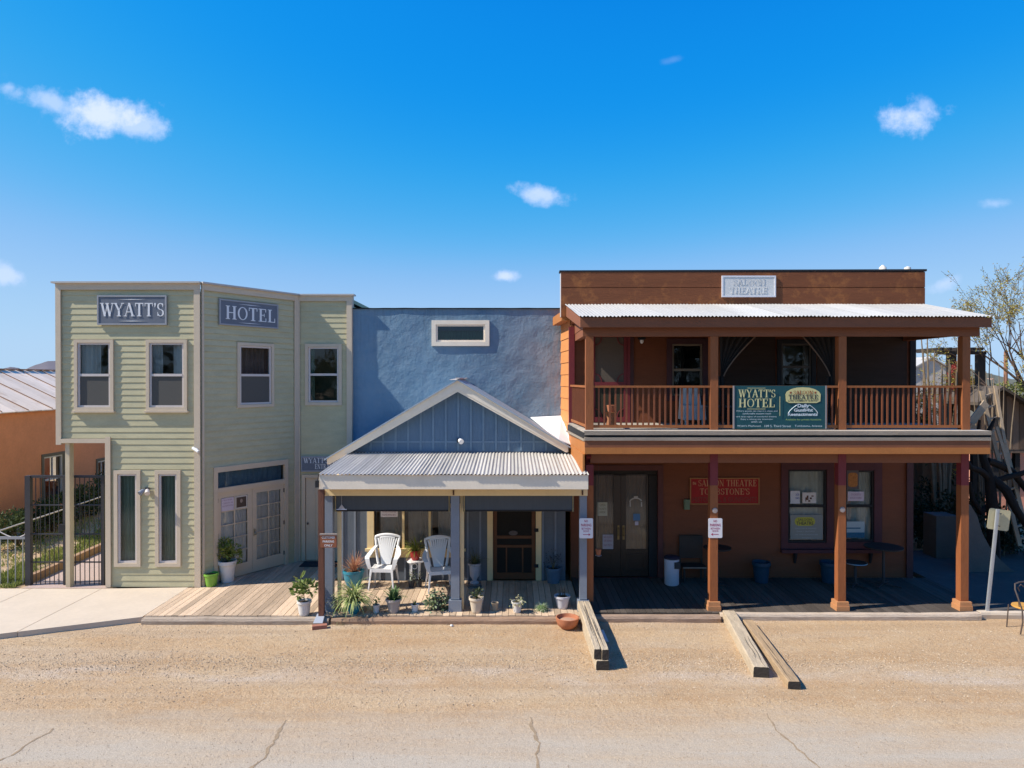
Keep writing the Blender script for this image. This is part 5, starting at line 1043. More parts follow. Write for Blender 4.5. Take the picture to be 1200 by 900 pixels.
# red sign
rs = O(sf_, 808, 889.5, 559.5, 591); mb = MB(); ring(mb, sf_, *rs, .03, .022, .06); g = tag(mb.build('sign', mat('tan_frame', (.36,.16,.06), .7, .2, 6, .1)), 'dark red painted sign for saloon theatre gunfights on the porch wall', 'sign')
mb = MB(); mb.box(sf_, rs[0]+.03, rs[1]-.03, .022, .045, rs[2]+.03, rs[3]-.03); mb.build('board', mat('red_board', (.34,.010,.010), .6, .15, 4, .05), g)
mb = MB(); h = rs[3]-rs[2]; w = rs[1]-rs[0]; RU = lambda f: rs[0]+w*f; RZ_ = lambda f: rs[2]+h*f
serif(mb, sf_, 'SALOON THEATRE', RU(.12), RU(.96), RZ_(.68), RZ_(.92), .05); serif(mb, sf_, "TOMBSTONE'S", RU(.14), RU(.86), RZ_(.37), RZ_(.60), .05); sans(mb, sf_, 'the', RU(.04), RU(.09), RZ_(.74), RZ_(.86), .051, .02)
mb.build('lettering', mat('faded_gold', (.55,.27,.14), .7, .15, 20, 0), g)
mb = MB(); sans(mb, sf_, 'HISTORICAL & GUNFIGHTS', RU(.04), RU(.96), RZ_(.10), RZ_(.29), .05, .012); mb.build('lettering', mat('faded_red', (.22,.05,.035), .7, .2, 20, 0), g)
# faded parapet sign
fs = O(pf2, 845, 908, 323.5, 348.5); mb = MB(); ring(mb, pf2, *fs, .035, .023, .06); g = tag(mb.build('sign', mat('white_frame', (.72,.70,.72), .7, .05, 6, 0)), 'bleached grey white saloon theatre sign on the parapet', 'sign')
mb = MB(); mb.box(pf2, fs[0]+.035, fs[1]-.035, .023, .05, fs[2]+.035, fs[3]-.035); mb.build('board', mat('bleached_board', (.68,.66,.62), .7, .12, 3, .05), g)
w, h = fs[1]-fs[0], fs[3]-fs[2]
mb = MB(); serif(mb, pf2, 'SALOON', fs[0]+w*.2, fs[0]+w*.8, fs[2]+h*.56, fs[2]+h*.84, .056); mb.build('lettering', mat('faint_grey', (.62,.605,.58), .7, .3, 12, 0), g)
mb = MB(); serif(mb, pf2, 'THEATRE', fs[0]+w*.14, fs[0]+w*.84, fs[2]+h*.17, fs[2]+h*.46, .056); mb.build('lettering', mat('faint_white', (.76,.74,.70), .7, .3, 12, 0), g)
# banner
bn = Frame(0, DQ-.13); o = O(bn, 860.5, 967.5, 452, 502.5); w, h = o[1]-o[0], o[3]-o[2]; BU = lambda f: o[0]+w*f; BZ = lambda f: o[2]+h*f
mb = MB(); mb.grid(lambda a, b: bn.p(o[0]+w*a, .006*math.sin(a*9)*math.sin(b*3.1), o[2]+h*b), 40, 10); g = tag(mb.build('banner', mat('teal_banner', (.015,.075,.085), .55, .12, 3, .05)), "dark teal banner tied to the balcony railing, reading WYATT'S HOTEL and SALOON THEATRE", 'banner')
GOLD = mat('gold_ink', (.62,.58,.30), .7, .05, 10, 0); PALE = mat('pale_ink', (.60,.66,.68), .7, .05, 10, 0)
mb = MB(); serif(mb, bn, "WYATT'S", BU(.045), BU(.45), BZ(.73), BZ(.91), .014); serif(mb, bn, 'HOTEL', BU(.045), BU(.445), BZ(.50), BZ(.70), .014); mb.box(bn, BU(.14), BU(.34), .01, .013, BZ(.455), BZ(.465)); mb.box(bn, BU(.14), BU(.34), .01, .013, BZ(.94), BZ(.95)); mb.box(bn, BU(.495), BU(.50), .01, .013, BZ(.3), BZ(.75)); mb.build('lettering', GOLD, g)
mb = MB()
for s_, f0, f1, z in (("Where guests can stay in a clean and",.02,.47,.39),("comfortable western room",.09,.40,.335),("and daily nights of wonderful dreams",.02,.46,.26),("Enjoy a relaxing stay downtown",.07,.42,.20),("with us",.18,.30,.145)): sans(mb, bn, s_, BU(f0), BU(f1), BZ(z), BZ(z+.04), .013)
sans(mb, bn, "Wyatt's Playhouse", BU(.03), BU(.29), BZ(.04), BZ(.09), .013); sans(mb, bn, "109 S. Third Street", BU(.33), BU(.62), BZ(.04), BZ(.09), .013); sans(mb, bn, "Tombstone, Arizona", BU(.66), BU(.96), BZ(.04), BZ(.09), .013)
sans(mb, bn, "Daily", BU(.69), BU(.82), BZ(.47), BZ(.58), .013, .035); sans(mb, bn, "Gunfight", BU(.65), BU(.86), BZ(.375), BZ(.475), .0132, .035); sans(mb, bn, "Reenactments", BU(.585), BU(.91), BZ(.30), BZ(.375), .0134, .035)
for s_ in (-1,1): mb.tube([bn.p(BU(.752+s_*(.16-.09*(k/5)**1.5)), .012, BZ(.36+.19*(k/5))) for k in range(6)], .008, 5)
mb.build('lettering', PALE, g)
mb = MB(); sans(mb, bn, "Available for private functions", BU(.56), BU(.95), BZ(.185), BZ(.235), .013, .01); mb.build('lettering', mat('green_ink', (.30,.42,.14), .7, .05, 10, 0), g)
pts = [(.565,.64),(.60,.60),(.90,.60),(.94,.64),(.945,.80),(.925,.865),(.88,.92),(.82,.955),(.75,.965),(.68,.955),(.62,.92),(.575,.865),(.56,.80)]
mb = MB(); mb.prism(bn, [(BU(x), BZ(y)) for x, y in pts], .007, .012); mb.build('emblem', mat('cream_yellow', (.62,.56,.26), .7, .05, 10, 0), g)
mb = MB(); serif(mb, bn, 'SALOON', BU(.645), BU(.86), BZ(.80), BZ(.885), .016); 
for f in (.615,.885): n = 10; mb.prism(bn, [(BU(f)+.03*(1 if i % 2 else .5)*math.cos(R(i*36+18)), BZ(.84)+.03*(1 if i % 2 else .5)*math.sin(R(i*36+18))) for i in range(n)], .013, .016)
mb.build('lettering', mat('brown_red_ink', (.30,.08,.03), .7, .05, 10, 0), g)
mb = MB(); serif(mb, bn, 'THEATRE', BU(.59), BU(.915), BZ(.685), BZ(.79), .016); sans(mb, bn, 'LIVE COMEDY SHOW', BU(.59), BU(.91), BZ(.63), BZ(.665), .014, .01); mb.build('lettering', LETTER_D, g)
mb = MB()
for x in (o[0]-.01, o[1]+.01): mb.box(bn, x-.014, x+.014, -.02, .012, o[2], o[3])
mb.build('end_batten', mat('grey_batten', (.25,.22,.22), .7, .1, 5, 0), g)
# no parking signs
def nopark(fr, x0, x1, y0, y1, d, arrow, label):
    o = O(fr, x0, x1, y0, y1); mb = MB(); pill(mb, fr, *o, d, d+.006, .06); s_ = tag(mb.build('parking_sign', mat('sign_white', (.74,.72,.74), .5, .04, 5, 0)), label, 'sign', 'no parking signs')
    w, h = o[1]-o[0], o[3]-o[2]; U_ = lambda f: o[0]+w*f; Z_ = lambda f: o[2]+h*f; mb = MB()
    sans(mb, fr, 'NO', U_(.37), U_(.63), Z_(.80), Z_(.92), d+.0075, .02); sans(mb, fr, 'PARKING', U_(.12), U_(.88), Z_(.59), Z_(.73), d+.0075, .02); sans(mb, fr, 'BETWEEN', U_(.17), U_(.83), Z_(.43), Z_(.53), d+.0075, .01); sans(mb, fr, 'SIGNS', U_(.28), U_(.72), Z_(.31), Z_(.40), d+.0075, .01)
    mb.box(fr, U_(.27), U_(.73), d+.0065, d+.008, Z_(.17), Z_(.20))
    if arrow > 0: mb.prism(fr, [(U_(.68),Z_(.12)),(U_(.82),Z_(.185)),(U_(.68),Z_(.25))], d+.0065, d+.0085)
    else: mb.prism(fr, [(U_(.32),Z_(.25)),(U_(.18),Z_(.185)),(U_(.32),Z_(.12))], d+.0065, d+.0085)
    mb.build('lettering', mat('sign_red', (.42,.05,.12), .6, .05, 5, 0), s_)
nopark(Frame(0, 14.2), 679, 695, 607.5, 631, .0, 1, 'white no parking sign with arrow to the right, between blue and orange posts')
nopark(qf, 830.2, 846.6, 607.5, 630.5, .006, -1, 'white no parking sign with arrow to the left, on the orange post')
# electric boxes / round meter discs on posts
for px, py, lab in ((838,598.5,'small round grey outlet cover above the left-arrow parking sign'),(987.5,597.5,'small round grey outlet cover on the middle orange post')):
    x, y, z = qf.p(qf.U(px), 0, qf.Z(px,py)); mb = MB(); mb.tube([(x,y-.004,z),(x,y-.03,z)], [.06,.05], 16); mb.tube([(x+.012,y-.031,z),(x+.012,y-.036,z)], .022, 10); tag(mb.build('outlet_cover', mat('outlet_grey', (.40,.33,.30), .5, .3, 20, .1)), lab, 'outlet cover')
mb = MB(); o = O(sf_, 801, 807.5, 585, 596.5); mb.box(sf_, *o[:2], .02, .10, *o[2:]); mb.box(sf_, o[0]+.02, o[1]-.02, .101, .115, o[2]+.03, o[3]-.05); tag(mb.build('meter_box', mat('box_green', (.17,.22,.13), .6, .15, 8, .05)), 'small grey green box on the wall left of the red sign', 'utility box')

# ================================================================== THINGS ON THE PORCHES
def onD(py, z=DK): return F0*(CH-z)/(py-HZ)
def blade(mb, p, az, el, L, w, droop=1.0, n=5, tip=.15):
    p = Vector(p); d = Vector((math.cos(az)*math.cos(el), math.sin(az)*math.cos(el), math.sin(el))); sd = Vector((-math.sin(az), math.cos(az), 0)); b0 = len(mb.v)
    for i in range(n+1):
        f = i/n; ww = w*(1-f*(1-tip))*(.6+1.2*f if f < .3 else 1)/2; mb.v += [tuple(p-sd*ww), tuple(p+sd*ww)]
        p = p+d*L/n; d = (d+Vector((0,0,-droop/n))).normalized()
    for i in range(n): a = b0+2*i; mb.f.append((a, a+1, a+3, a+2))
def pot(label, px, py, wpx, hpx, m, plant=None, z=DK, D=None, taper=.72, rim=.08, belly=0, group=None, sq=0, name='potted_plant', cat='potted plant', soil=True):
    D = D or onD(py, z); x = PX(px, D); s_ = D/F0; r = wpx*s_/2; h = hpx*s_; t_ = thing(name, label, cat, (x, D, z), group); mb = MB()
    prof = [(r*taper*.92,z),(r*taper,z+.01)]
    for k in range(1,6): f = k/6; prof.append((r*(taper+(.93-taper)*f+belly*math.sin(f*math.pi)), z+h*f*.98))
    prof += [(r*.93,z+h*(1-rim*2)),(r,z+h*(1-rim*2)+.003),(r,z+h),(r*.88,z+h),(r*.84,z+h*.86)]
    mb.lathe(x, D, prof, 26, sq=sq); mb.build('pot', m, t_, smooth=True)
    if soil: mb = MB(); mb.lathe(x, D, [(r*.80,z+h*.865),(r*.7,z+h*.89),(.01,z+h*.9)], 16); mb.build('soil', SOIL, t_)
    if plant: plant(t_, x, D, z+h*.88, s_)
    return t_
def p_blades(n, L, w, c1, c2, el=(20,80), droop=1.2, nm='blade', jit=.03):
    def f(t_, x, y, z, s_):
        mb = MB()
        for i in range(n): blade(mb, (x+random.uniform(-jit,jit), y+random.uniform(-jit,jit), z), random.uniform(0,6.283), R(random.uniform(*el)), L*s_*random.uniform(.65,1.1), w, droop)
        mb.build('leaves', leafmat(nm, c1, c2), t_)
    return f
def p_bush(n, r, h, ls, c1, c2, nm, lift=0, stem=0, narrow=.5, hang=0):
    def f(t_, x, y, z, s_):
        mb = MB(); rr, hh = r*s_, h*s_
        for i in range(7 if not stem else 2): mb.tube([(x+random.uniform(-.01,.01),y,z), (x+random.uniform(-.3,.3)*rr, y+random.uniform(-.3,.3)*rr, z+lift*s_+hh*.5)], [.008,.003], 5)
        mb.build('stems', mat('green_stem', (.14,.12,.05), .8, .2, 10, 0), t_); mb = MB()
        cl = [(random.uniform(-.6,.6), random.uniform(-.6,.6), random.uniform(.15,.9), random.uniform(.3,.5)) for _ in range(9)]
        for i in range(n):
            c_ = random.choice(cl); v = Vector((random.gauss(0,1),random.gauss(0,1),random.gauss(0,1))).normalized(); k = c_[3]*random.uniform(.6,1)
            px_, py_, pz_ = x+(c_[0]+v.x*k)*rr, y+(c_[1]+v.y*k)*rr, z+lift*s_+(c_[2]+v.z*k*.8)*hh-hang*s_*random.random()
            mb.leaf((px_,py_,max(pz_,z-hang*s_)), (v.x, v.y, v.z*.6+.25-.6*bool(hang)), ls*random.uniform(.7,1.3), ls*narrow)
        mb.build('leaves', leafmat(nm, c1, c2), t_)
    return f
LIME = mat('lime_glaze', (.20,.42,.05), .35, .1, 5, 0, spec=.5); TEAL = mat('teal_glaze', (.015,.19,.27), .3, .2, 5, .05, spec=.6); PWH = mat('white_pot', (.68,.64,.60), .6, .1, 6, .05, dirt=.25, dirtcol=(.45,.38,.32))
GREYP = mat('grey_pot', (.40,.36,.33), .8, .15, 8, .1); CREAMP = mat('cream_pot', (.60,.50,.38), .7, .12, 6, .1, dirt=.2, dirtcol=(.4,.32,.24)); REDP = mat('red_glaze', (.42,.03,.02), .35, .1, 5, 0, spec=.5); DARKP = mat('dark_pot', (.04,.04,.045), .6, .2, 5, 0); BLUEP = mat('blue_pot', (.10,.15,.21), .5, .15, 6, .05); BLTUB = mat('blue_plastic', (.012,.05,.085), .45, .15, 5, 0)
pot('white pot with a round leafy bush beside the cream french doors', 266, 682, 21, 25, PWH, p_bush(900, 16, 25, .075, (.10,.14,.02), (.30,.34,.07), 'bush_green', narrow=.4), taper=.66)
pot('empty lime green pot by the corner trim of the green building', 247, 687, 17, 15, LIME, taper=.7, name='flower_pot', cat='pot')
pot('white pot with a small broad-leaved tree at the deck edge, left of the brown pole', 356, 721, 17, 17, PWH, p_bush(190, 13, 22, .11, (.10,.15,.03), (.32,.38,.12), 'tree_green', lift=8, stem=1, narrow=.55), taper=.68)
pot('round teal pot with red spiky succulent, left of the white chair', 414, 688, 25, 20, TEAL, p_blades(110, 24, .028, (.40,.14,.08), (.46,.30,.18), (15,80), .5, 'red_blade'), taper=.55, belly=.12)
pot('teal pot hidden under an arching pale green spider plant', 414, 719, 18, 14, TEAL, p_blades(210, 34, .042, (.20,.28,.07), (.58,.60,.26), (25,85), 2.4, 'spider_blade', .05), taper=.6, belly=.1)
pot('tiny white pot with a seedling, just right of the spider plant', 440.5, 718, 8.5, 9, PWH, p_bush(26, 4, 9, .06, (.08,.16,.04), (.25,.38,.12), 'seedling_green'), taper=.8)
pot('tapered grey pot with thick green leaves, middle of the deck edge row', 461, 718, 19, 16.5, GREYP, p_blades(90, 17, .055, (.06,.13,.04), (.24,.36,.14), (25,80), .7, 'rosette_green', .06), taper=.58)
pot('tiny white pot with a seedling, just left of the trailing plant', 486, 717, 9, 8.5, PWH, p_blades(16, 8, .025, (.08,.14,.05), (.22,.32,.12), (40,85), .5, 'tuft_green', .02), taper=.82)
pot('dark pot under a trailing pale plant spilling over the deck edge', 512, 715, 13, 13, DARKP, p_bush(380, 16, 14, .085, (.08,.13,.04), (.40,.46,.28), 'trail_green', hang=14, narrow=.5), taper=.7)
pot('tall cream pot by the foot of the middle blue post', 558, 718, 17.5, 18, CREAMP, p_bush(90, 7, 11, .07, (.03,.05,.02), (.08,.10,.04), 'dark_green'), taper=.62)
pot('small bare terracotta pot right of the tall cream pot', 580, 716, 8.5, 9.5, mat('pale_terracotta', (.34,.27,.19), .85, .1, 6, .1), taper=.8, name='flower_pot', cat='pot')
pot('white pot with cream blossoms trailing onto the edging beam', 606, 718, 13.5, 13, PWH, p_bush(110, 9, 8, .055, (.16,.2,.08), (.62,.56,.34), 'cream_blossom', hang=5), taper=.62)
pot('pale grey pot with thin dry grass, beside the terracotta bowl', 659, 713, 19, 15, mat('pale_grey_pot', (.55,.53,.55), .6, .08, 6, .05), p_blades(40, 12, .008, (.10,.06,.03), (.16,.14,.08), (55,88), .3, 'dry_blade', .06), taper=.62)
pot('large blue pot with purple flowered plant against the porch wall', 648.5, 683, 19, 18, BLUEP, p_bush(150, 13, 22, .06, (.04,.06,.05), (.13,.12,.16), 'purple_green', narrow=.4), taper=.74)
# terracotta bowl on the dirt
D = 13.72; x = PX(665, D); mb = MB(); r = 13.5*D/F0
mb.lathe(x, D, [(r*.55,.005),(r*.85,.07),(r*.98,.15),(r,.2),(r*1.02,.22),(r*.93,.225),(r*.85,.16),(r*.5,.11),(.01,.10)], 30); t_ = thing('terracotta_bowl', 'wide terracotta bowl on the dirt beside the stacked timbers', 'bowl', (x,D,0)); mb.build('bowl', TERR, t_, smooth=True)
mb = MB(); mb.lathe(x, D, [(r*.8,.15),(r*.4,.165),(.01,.17)], 18); mb.build('sand', mat('bowl_sand', (.45,.27,.18), 1, .2, 20, .3), t_)
# striped cactus
D = onD(716); x = PX(635, D); g = thing('striped_succulent', 'round green and white striped succulent on the deck edge', 'succulent', (x,D,DK)); mb = MB()
for i in range(60): a = i*2.4; blade(mb, (x,D,DK+.02), a, R(75-i*.9), .20, .035, 1.6, 6)
mb.build('leaves', leafmat('striped', (.10,.18,.06), (.55,.60,.42)), g); mb = MB(); mb.lathe(x, D, [(.07,DK),(.10,DK+.05),(.09,DK+.09),(.02,DK+.11)], 14); mb.build('core', mat('cactus_core', (.12,.18,.07), .7, .2, 8, .1), g, smooth=True)
# urn on a plinth stand
D = 16.05; x = PX(556, D); zb = DK; g = thing('plant_urn', 'white footed urn with dark spiky grass between shop window and screen door', 'planter', (x,D,DK)); s_ = D/F0
zf = PZ(684,D); mb = MB(); mb.lathe(x, D, [(.17,DK),(.17,DK+.03),(.10,DK+.05),(.09,zf-.04),(.16,zf-.02),(.16,zf)], 16); mb.build('stand', mat('stand_grey', (.16,.16,.16), .7, .2, 6, .1), g, smooth=True)
ut = PZ(660,D); mb = MB(); mb.lathe(x, D, [(.10,zf+.001),(.11,zf+.03),(.05,zf+.07),(.06,zf+.11),(.11,zf+.18),(.125,ut-.06),(.155,ut-.03),(.15,ut),(.12,ut-.02)], 24); mb.build('urn', mat('urn_white', (.42,.40,.42), .7, .1, 8, .1), g, smooth=True)
mb = MB()
for i in range(150): blade(mb, (x+random.uniform(-.04,.04),D+random.uniform(-.04,.04),ut-.03), random.uniform(0,6.28), R(random.uniform(25,85)), .44*random.uniform(.6,1.1), .014, 1.5)
mb.build('grass_leaves', leafmat('urn_blade', (.07,.08,.03), (.22,.22,.10)), g)
# hanging pot at saloon corner post
g = thing('hanging_pot', 'small terracotta pot hanging in the dark just right of the orange corner post', 'pot', (PX(701.5,15), 15, 1.1)); x = PX(701.5,15); z0, z1 = PZ(651,15), PZ(643.5,15); mb = MB(); mb.lathe(x,15,[(.045,z0),(.065,z1),(.055,z1),(.04,z0+.03)],14); mb.build('pot', TERR, g, smooth=True); mb = MB(); mb.tube([(x-.06,15,z1),(x,15,z1+.35),(x,15,3.7)],.003,4); mb.tube([(x+.06,15,z1),(x,15,z1+.35)],.003,4); mb.build('wire', BLKM, g); mb = MB(); mb.lathe(x,15,[(.05,z0-.012),(.07,z0-.002)],14); mb.build('saucer', PWH, g)

# white plastic chairs
def make_chair():
    t_ = thing('plastic_chair', 'x', 'chair', (0,0,0), 'white plastic porch chairs')
    mb = MB()
    def seat(a, b): 
        w = .245-.035*b; x = (a-.5)*2*w; y = -.23+.45*b; return (x, y, .44-.035*math.sin(math.pi*a)*math.sin(math.pi*(.15+b*.8))-.02*b+.0-.02*(b < .01))
    mb.grid(seat, 12, 12); n0 = len(mb.v); mb.grid(lambda a, b: tuple(Vector(seat(a,b))-Vector((0,0,.022))), 12, 12)
    mb.box(WF, -.245, .245, .215, .235, .36, .43); mb.wbox(-.25,-.225,-.22,.2,.37,.425); mb.wbox(.225,.25,-.22,.2,.37,.425)
    mb.build('seat', PWHT, t_, smooth=True)
    # backrest: fan of slats inside a curved frame
    def bp(u, v):  # u -1..1, v 0..1
        w = .17+.10*v**.7 if v < .9 else .268; z = .43+.60*v-.055*u*u*v*v; y = .21+.16*v-.03*(1-u*u); return Vector((u*w, y-.0, z))
    mb = MB(); fr = [bp(-1, i/12) for i in range(12)]+[bp(-1+2*i/14, 1) for i in range(15)]+[bp(1, 1-i/12) for i in range(1,13)]
    for a, b in zip(fr, fr[1:]): pass
    mb.tube(fr, .030, 8)
    for k in range(9):
        u = -.78+1.56*k/8
        pts = [bp(u*(.62+.38*j/8), .12+.80*j/8) for j in range(9)]
        b0 = len(mb.v)
        for p in pts:
            for dx, dy in ((-.019,-.007),(.019,-.007),(.019,.007),(-.019,.007)): mb.v.append((p.x+dx, p.y+dy, p.z))
        for j in range(8):
            for q in range(4): mb.f.append((b0+j*4+q, b0+j*4+(q+1)%4, b0+(j+1)*4+(q+1)%4, b0+(j+1)*4+q))
    mb.grid(lambda a, b: tuple(bp((a-.5)*1.3, .90+.10*b)+Vector((0,-.012,0))), 14, 3); mb.grid(lambda a, b: tuple(bp((a-.5)*1.25, .46+.06*b)+Vector((0,.004,0))), 14, 2)
    mb.grid(lambda a, b: tuple(bp((a-.5)*(1.2+.0*b), .0+.16*b)+Vector((0,-.008,0))), 12, 3)
    mb.build('backrest', PWHT, t_, smooth=True)
    for s_ in (-1, 1):
        mb = MB(); pts = [Vector((s_*.235,.30,.80)), Vector((s_*.30,.18,.72)), Vector((s_*.325,0,.67)), Vector((s_*.325,-.16,.655)), Vector((s_*.31,-.225,.63)), Vector((s_*.285,-.235,.53)), Vector((s_*.25,-.225,.42))]
        b0 = len(mb.v)
        for i, p in enumerate(pts):
            wd = (.03,.042,.05,.05,.048,.045,.035)[i]
            if i < 4: cr = [(-wd,0,-.008),(wd,0,-.008),(wd,0,.010),(-wd,0,.010)]
            else: cr = [(-wd,.01,-.006),(wd,.01,-.006),(wd,-.01,.006),(-wd,-.01,.006)]
            for c_ in cr: mb.v.append(tuple(p+Vector(c_)))
        for i in range(len(pts)-1):
            for q in range(4): mb.f.append((b0+i*4+q, b0+i*4+(q+1)%4, b0+(i+1)*4+(q+1)%4, b0+(i+1)*4+q))
        mb.f += [(b0,b0+1,b0+2,b0+3), tuple(b0+(len(pts)-1)*4+q for q in range(4))]; mb.build('armrest', PWHT, t_, smooth=True, fix=True)
        for y0, y1 in ((-.215,-.27),(.19,.30)):
            mb = MB(); mb.hexa([(s_*.27-.012,y1-.012,0),(s_*.27+.012,y1-.012,0),(s_*.27+.012,y1+.012,0),(s_*.27-.012,y1+.012,0),(s_*.225-.024,y0-.022,.42),(s_*.225+.024,y0-.022,.42),(s_*.225+.024,y0+.022,.42),(s_*.225-.024,y0+.022,.42)]); mb.build('leg', PWHT, t_)
    return t_
ch = make_chair(); ch['label'] = 'sunlit white plastic armchair on the deck in front of the shop window'
ch.location = (PX(449.5,16.05), 16.05, DK); ch.rotation_euler = (0,0,R(-4)); ch.scale = (1.08,1.0,1.13)
c2 = dup(ch, (PX(515,15.85), 15.85, DK), R(14), 'half shaded white plastic armchair beside the middle blue post')
# little white table, red pot, two little plants below
D = 16.15; x = PX(486.5, D); zt_ = PZ(656.5, D); g = thing('side_table', 'small white slatted garden table holding the red pot', 'table', (x,D,DK)); mb = MB(); mb.lathe(x, D, [(.20,zt_-.03),(.215,zt_-.02),(.215,zt_)], 20, sq=.5, rot=R(20)); mb.build('table_top', PWHT, g)
for a in (45,135,225,315):
    mb = MB(); mb.tube([(x+.15*math.cos(R(a)),D+.15*math.sin(R(a)),zt_-.03),(x+.13*math.cos(R(a)),D+.13*math.sin(R(a)),.35),(x+.17*math.cos(R(a)),D+.17*math.sin(R(a)),DK)], [.02,.014,.016], 8); mb.build('leg', PWHT, g)
mb = MB(); n = 16; mb.tube([(x+.06*math.cos(2*math.pi*i/n),D-.12,zt_-.12+.06*math.sin(2*math.pi*i/n)) for i in range(n+1)], .008, 6); mb.build('ring_ornament', PWHT, g)
pot('red glazed pot with yellow green plant on the small white table', 486.5, 656.5, 13, 11.5, REDP, p_blades(120, 20, .03, (.12,.18,.03), (.50,.48,.12), (20,80), 1.8, 'yellow_blade', .03), z=zt_, D=D, taper=.6, belly=.12)
for px, lab in ((482,'left small black nursery pot with pale leaves under the white table'),(491,'right small black nursery pot with pale leaves under the white table')): pot(lab, px, 688.5, 8, 9, DARKP, p_bush(36, 5, 9, .06, (.10,.16,.06), (.50,.50,.40), 'pale_leaf'), taper=.75)
# saloon porch things
D = 16.25; x = PX(787.5, D); g = thing('trash_can', 'white round trash can with dark lid on the saloon porch', 'trash can', (x,D,DK)); h = .62; mb = MB(); mb.lathe(x, D, [(.155,DK),(.17,DK+.02),(.175,DK+h)], 26); mb.build('body', mat('can_white', (.55,.54,.60), .5, .06, 5, 0), g, smooth=True)
mb = MB(); mb.lathe(x, D, [(.185,DK+h+.001),(.185,DK+h+.03),(.15,DK+h+.06),(.02,DK+h+.07)], 26); mb.build('lid', mat('lid_navy', (.03,.03,.05), .5, .1, 5, 0), g, smooth=True)
mb = MB(); mb.box(Frame(x,D), .02, .16, .10, .19, DK+h-.20, DK+h-.05); mb.build('opening', DARKP, g)
for px, lab in ((892.5,'blue plastic tub under the red sign right end, left of the saloon window'),(972,'blue plastic tub beneath the saloon window, beside the orange post')): pot(lab, px, 682.5, 21, 24, BLTUB, taper=.72, name='plastic_tub', cat='tub', soil=False)
DKW = mat('dark_furniture', (.04,.032,.028), .6, .25, 5, .1)
D = 16.35; x0, x1 = PX(801,D), PX(829,D); g = thing('wooden_chair', 'dark wooden chair with panel back against the wall, right of the trash can', 'chair', ((x0+x1)/2,D,DK)); mb = MB(); mb.wbox(x0,x1,D+.02,D+.42,.46,.50); mb.build('seat', DKW, g)
mb = MB(); mb.wbox(x0,x1,D+.38,D+.42,.62,PZ(632,D)); mb.wbox(x0,x0+.04,D+.38,D+.42,.501,.619); mb.wbox(x1-.04,x1,D+.38,D+.42,.501,.619); mb.build('backrest', DKW, g)
mb = MB(); mb.wbox(x0+.0,x1-.0,D+.015,D+.0199,.462,.498); mb.build('seat_edge', mat('worn_edge', (.22,.17,.13), .6, .2, 6, .1), g)
for xx in (x0+.02, x1-.06):
    for yy_ in (D+.03, D+.37): mb = MB(); mb.wbox(xx,xx+.04,yy_,yy_+.04,DK,.459); mb.build('leg', DKW, g)
def pedestal(px, py, rpx, base_py, lab, m=DKW, seat=False, D=16.25):
    x = PX(px,D); zt_ = PZ(py,D); g = thing('bar_stool' if seat else 'bistro_table', lab, 'stool' if seat else 'table', (x,D,DK)); r = rpx*D/F0
    mb = MB(); mb.lathe(x, D, [(r*.96,zt_-.035),(r,zt_-.02),(r,zt_)], 26); mb.build('seat' if seat else 'table_top', m, g)
    mb = MB(); mb.lathe(x, D, [(.035,DK+.05),(.03,zt_-.036)], 10); mb.build('pedestal', BLKM, g); mb = MB()
    for a in range(4): t_ = R(45+a*90); mb.beam((x,D,DK+.06),(x+r*.95*math.cos(t_),D+r*.95*math.sin(t_),DK+.02),.04,.03)
    mb.build('foot', BLKM, g); return g
pedestal(841, 641.5, 16, 683, 'dark round bistro table behind the orange post with the left-arrow sign', D=16.2)
pedestal(1036, 640.5, 21, 686, 'dark round bistro table right of the saloon windows', D=16.2)
g = pedestal(1003, 659, 12.5, 683, 'round stool with pale metal rim right of the middle orange post', seat=True, D=16.1)
mb = MB(); x, D = PX(1003,16.1), 16.1; z = PZ(659,16.1); n = 28; mb.tube([(x+.255*math.cos(2*math.pi*i/n),D+.255*math.sin(2*math.pi*i/n),z-.01) for i in range(n+1)], .011, 6); mb.build('rim', mat('rim_metal', (.45,.45,.47), .3, .1, 5, 0, metal=.7), g)
# balcony furniture
D = 16.2; x = PX(811,D); g = thing('covered_chair', 'chair draped in a white sheet on the balcony below the left window', 'chair', (x,D,FL)); mb = MB()
zz = PZ(455,D)
prof = [(-.26,FL+.18),(-.27,FL+.45),(-.24,FL+.46)]
mb.hexa([(x-.27,D-.25,FL+.12),(x+.27,D-.25,FL+.12),(x+.27,D+.25,FL+.12),(x-.27,D+.25,FL+.12),(x-.25,D-.24,FL+.46),(x+.25,D-.24,FL+.46),(x+.25,D+.24,FL+.46),(x-.25,D+.24,FL+.46)]); mb.hexa([(x-.25,D+.12,FL+.461),(x+.25,D+.12,FL+.461),(x+.25,D+.25,FL+.461),(x-.25,D+.25,FL+.461),(x-.22,D+.2,FL+.86),(x+.22,D+.2,FL+.86),(x+.22,D+.28,FL+.86),(x-.22,D+.28,FL+.86)]); mb.build('sheet', mat('grey_sheet', (.62,.58,.56), .9, .1, 4, .5, 8), g)
for sx in (-.2,.2):
    for sy in (-.2,.2): mb = MB(); mb.wbox(x+sx-.02,x+sx+.02,D+sy-.02,D+sy+.02,FL,FL+.119); mb.build('leg', PWH, g)
D = 16.0; g = thing('balcony_table', 'low dark table on the balcony left of the banner', 'table', (PX(840,D),D,FL)); mb = MB(); mb.wbox(PX(824,D),PX(856,D),D-.25,D+.25,FL+.42,FL+.46); mb.build('table_top', mat('table_maroon', (.16,.10,.09), .6, .15, 5, .1), g)
for sx in (826,854):
    for sy in (-.22,.2): mb = MB(); mb.wbox(PX(sx,D)-.02,PX(sx,D)+.02,D+sy-.02,D+sy+.02,FL,FL+.419); mb.build('leg', DKW, g)
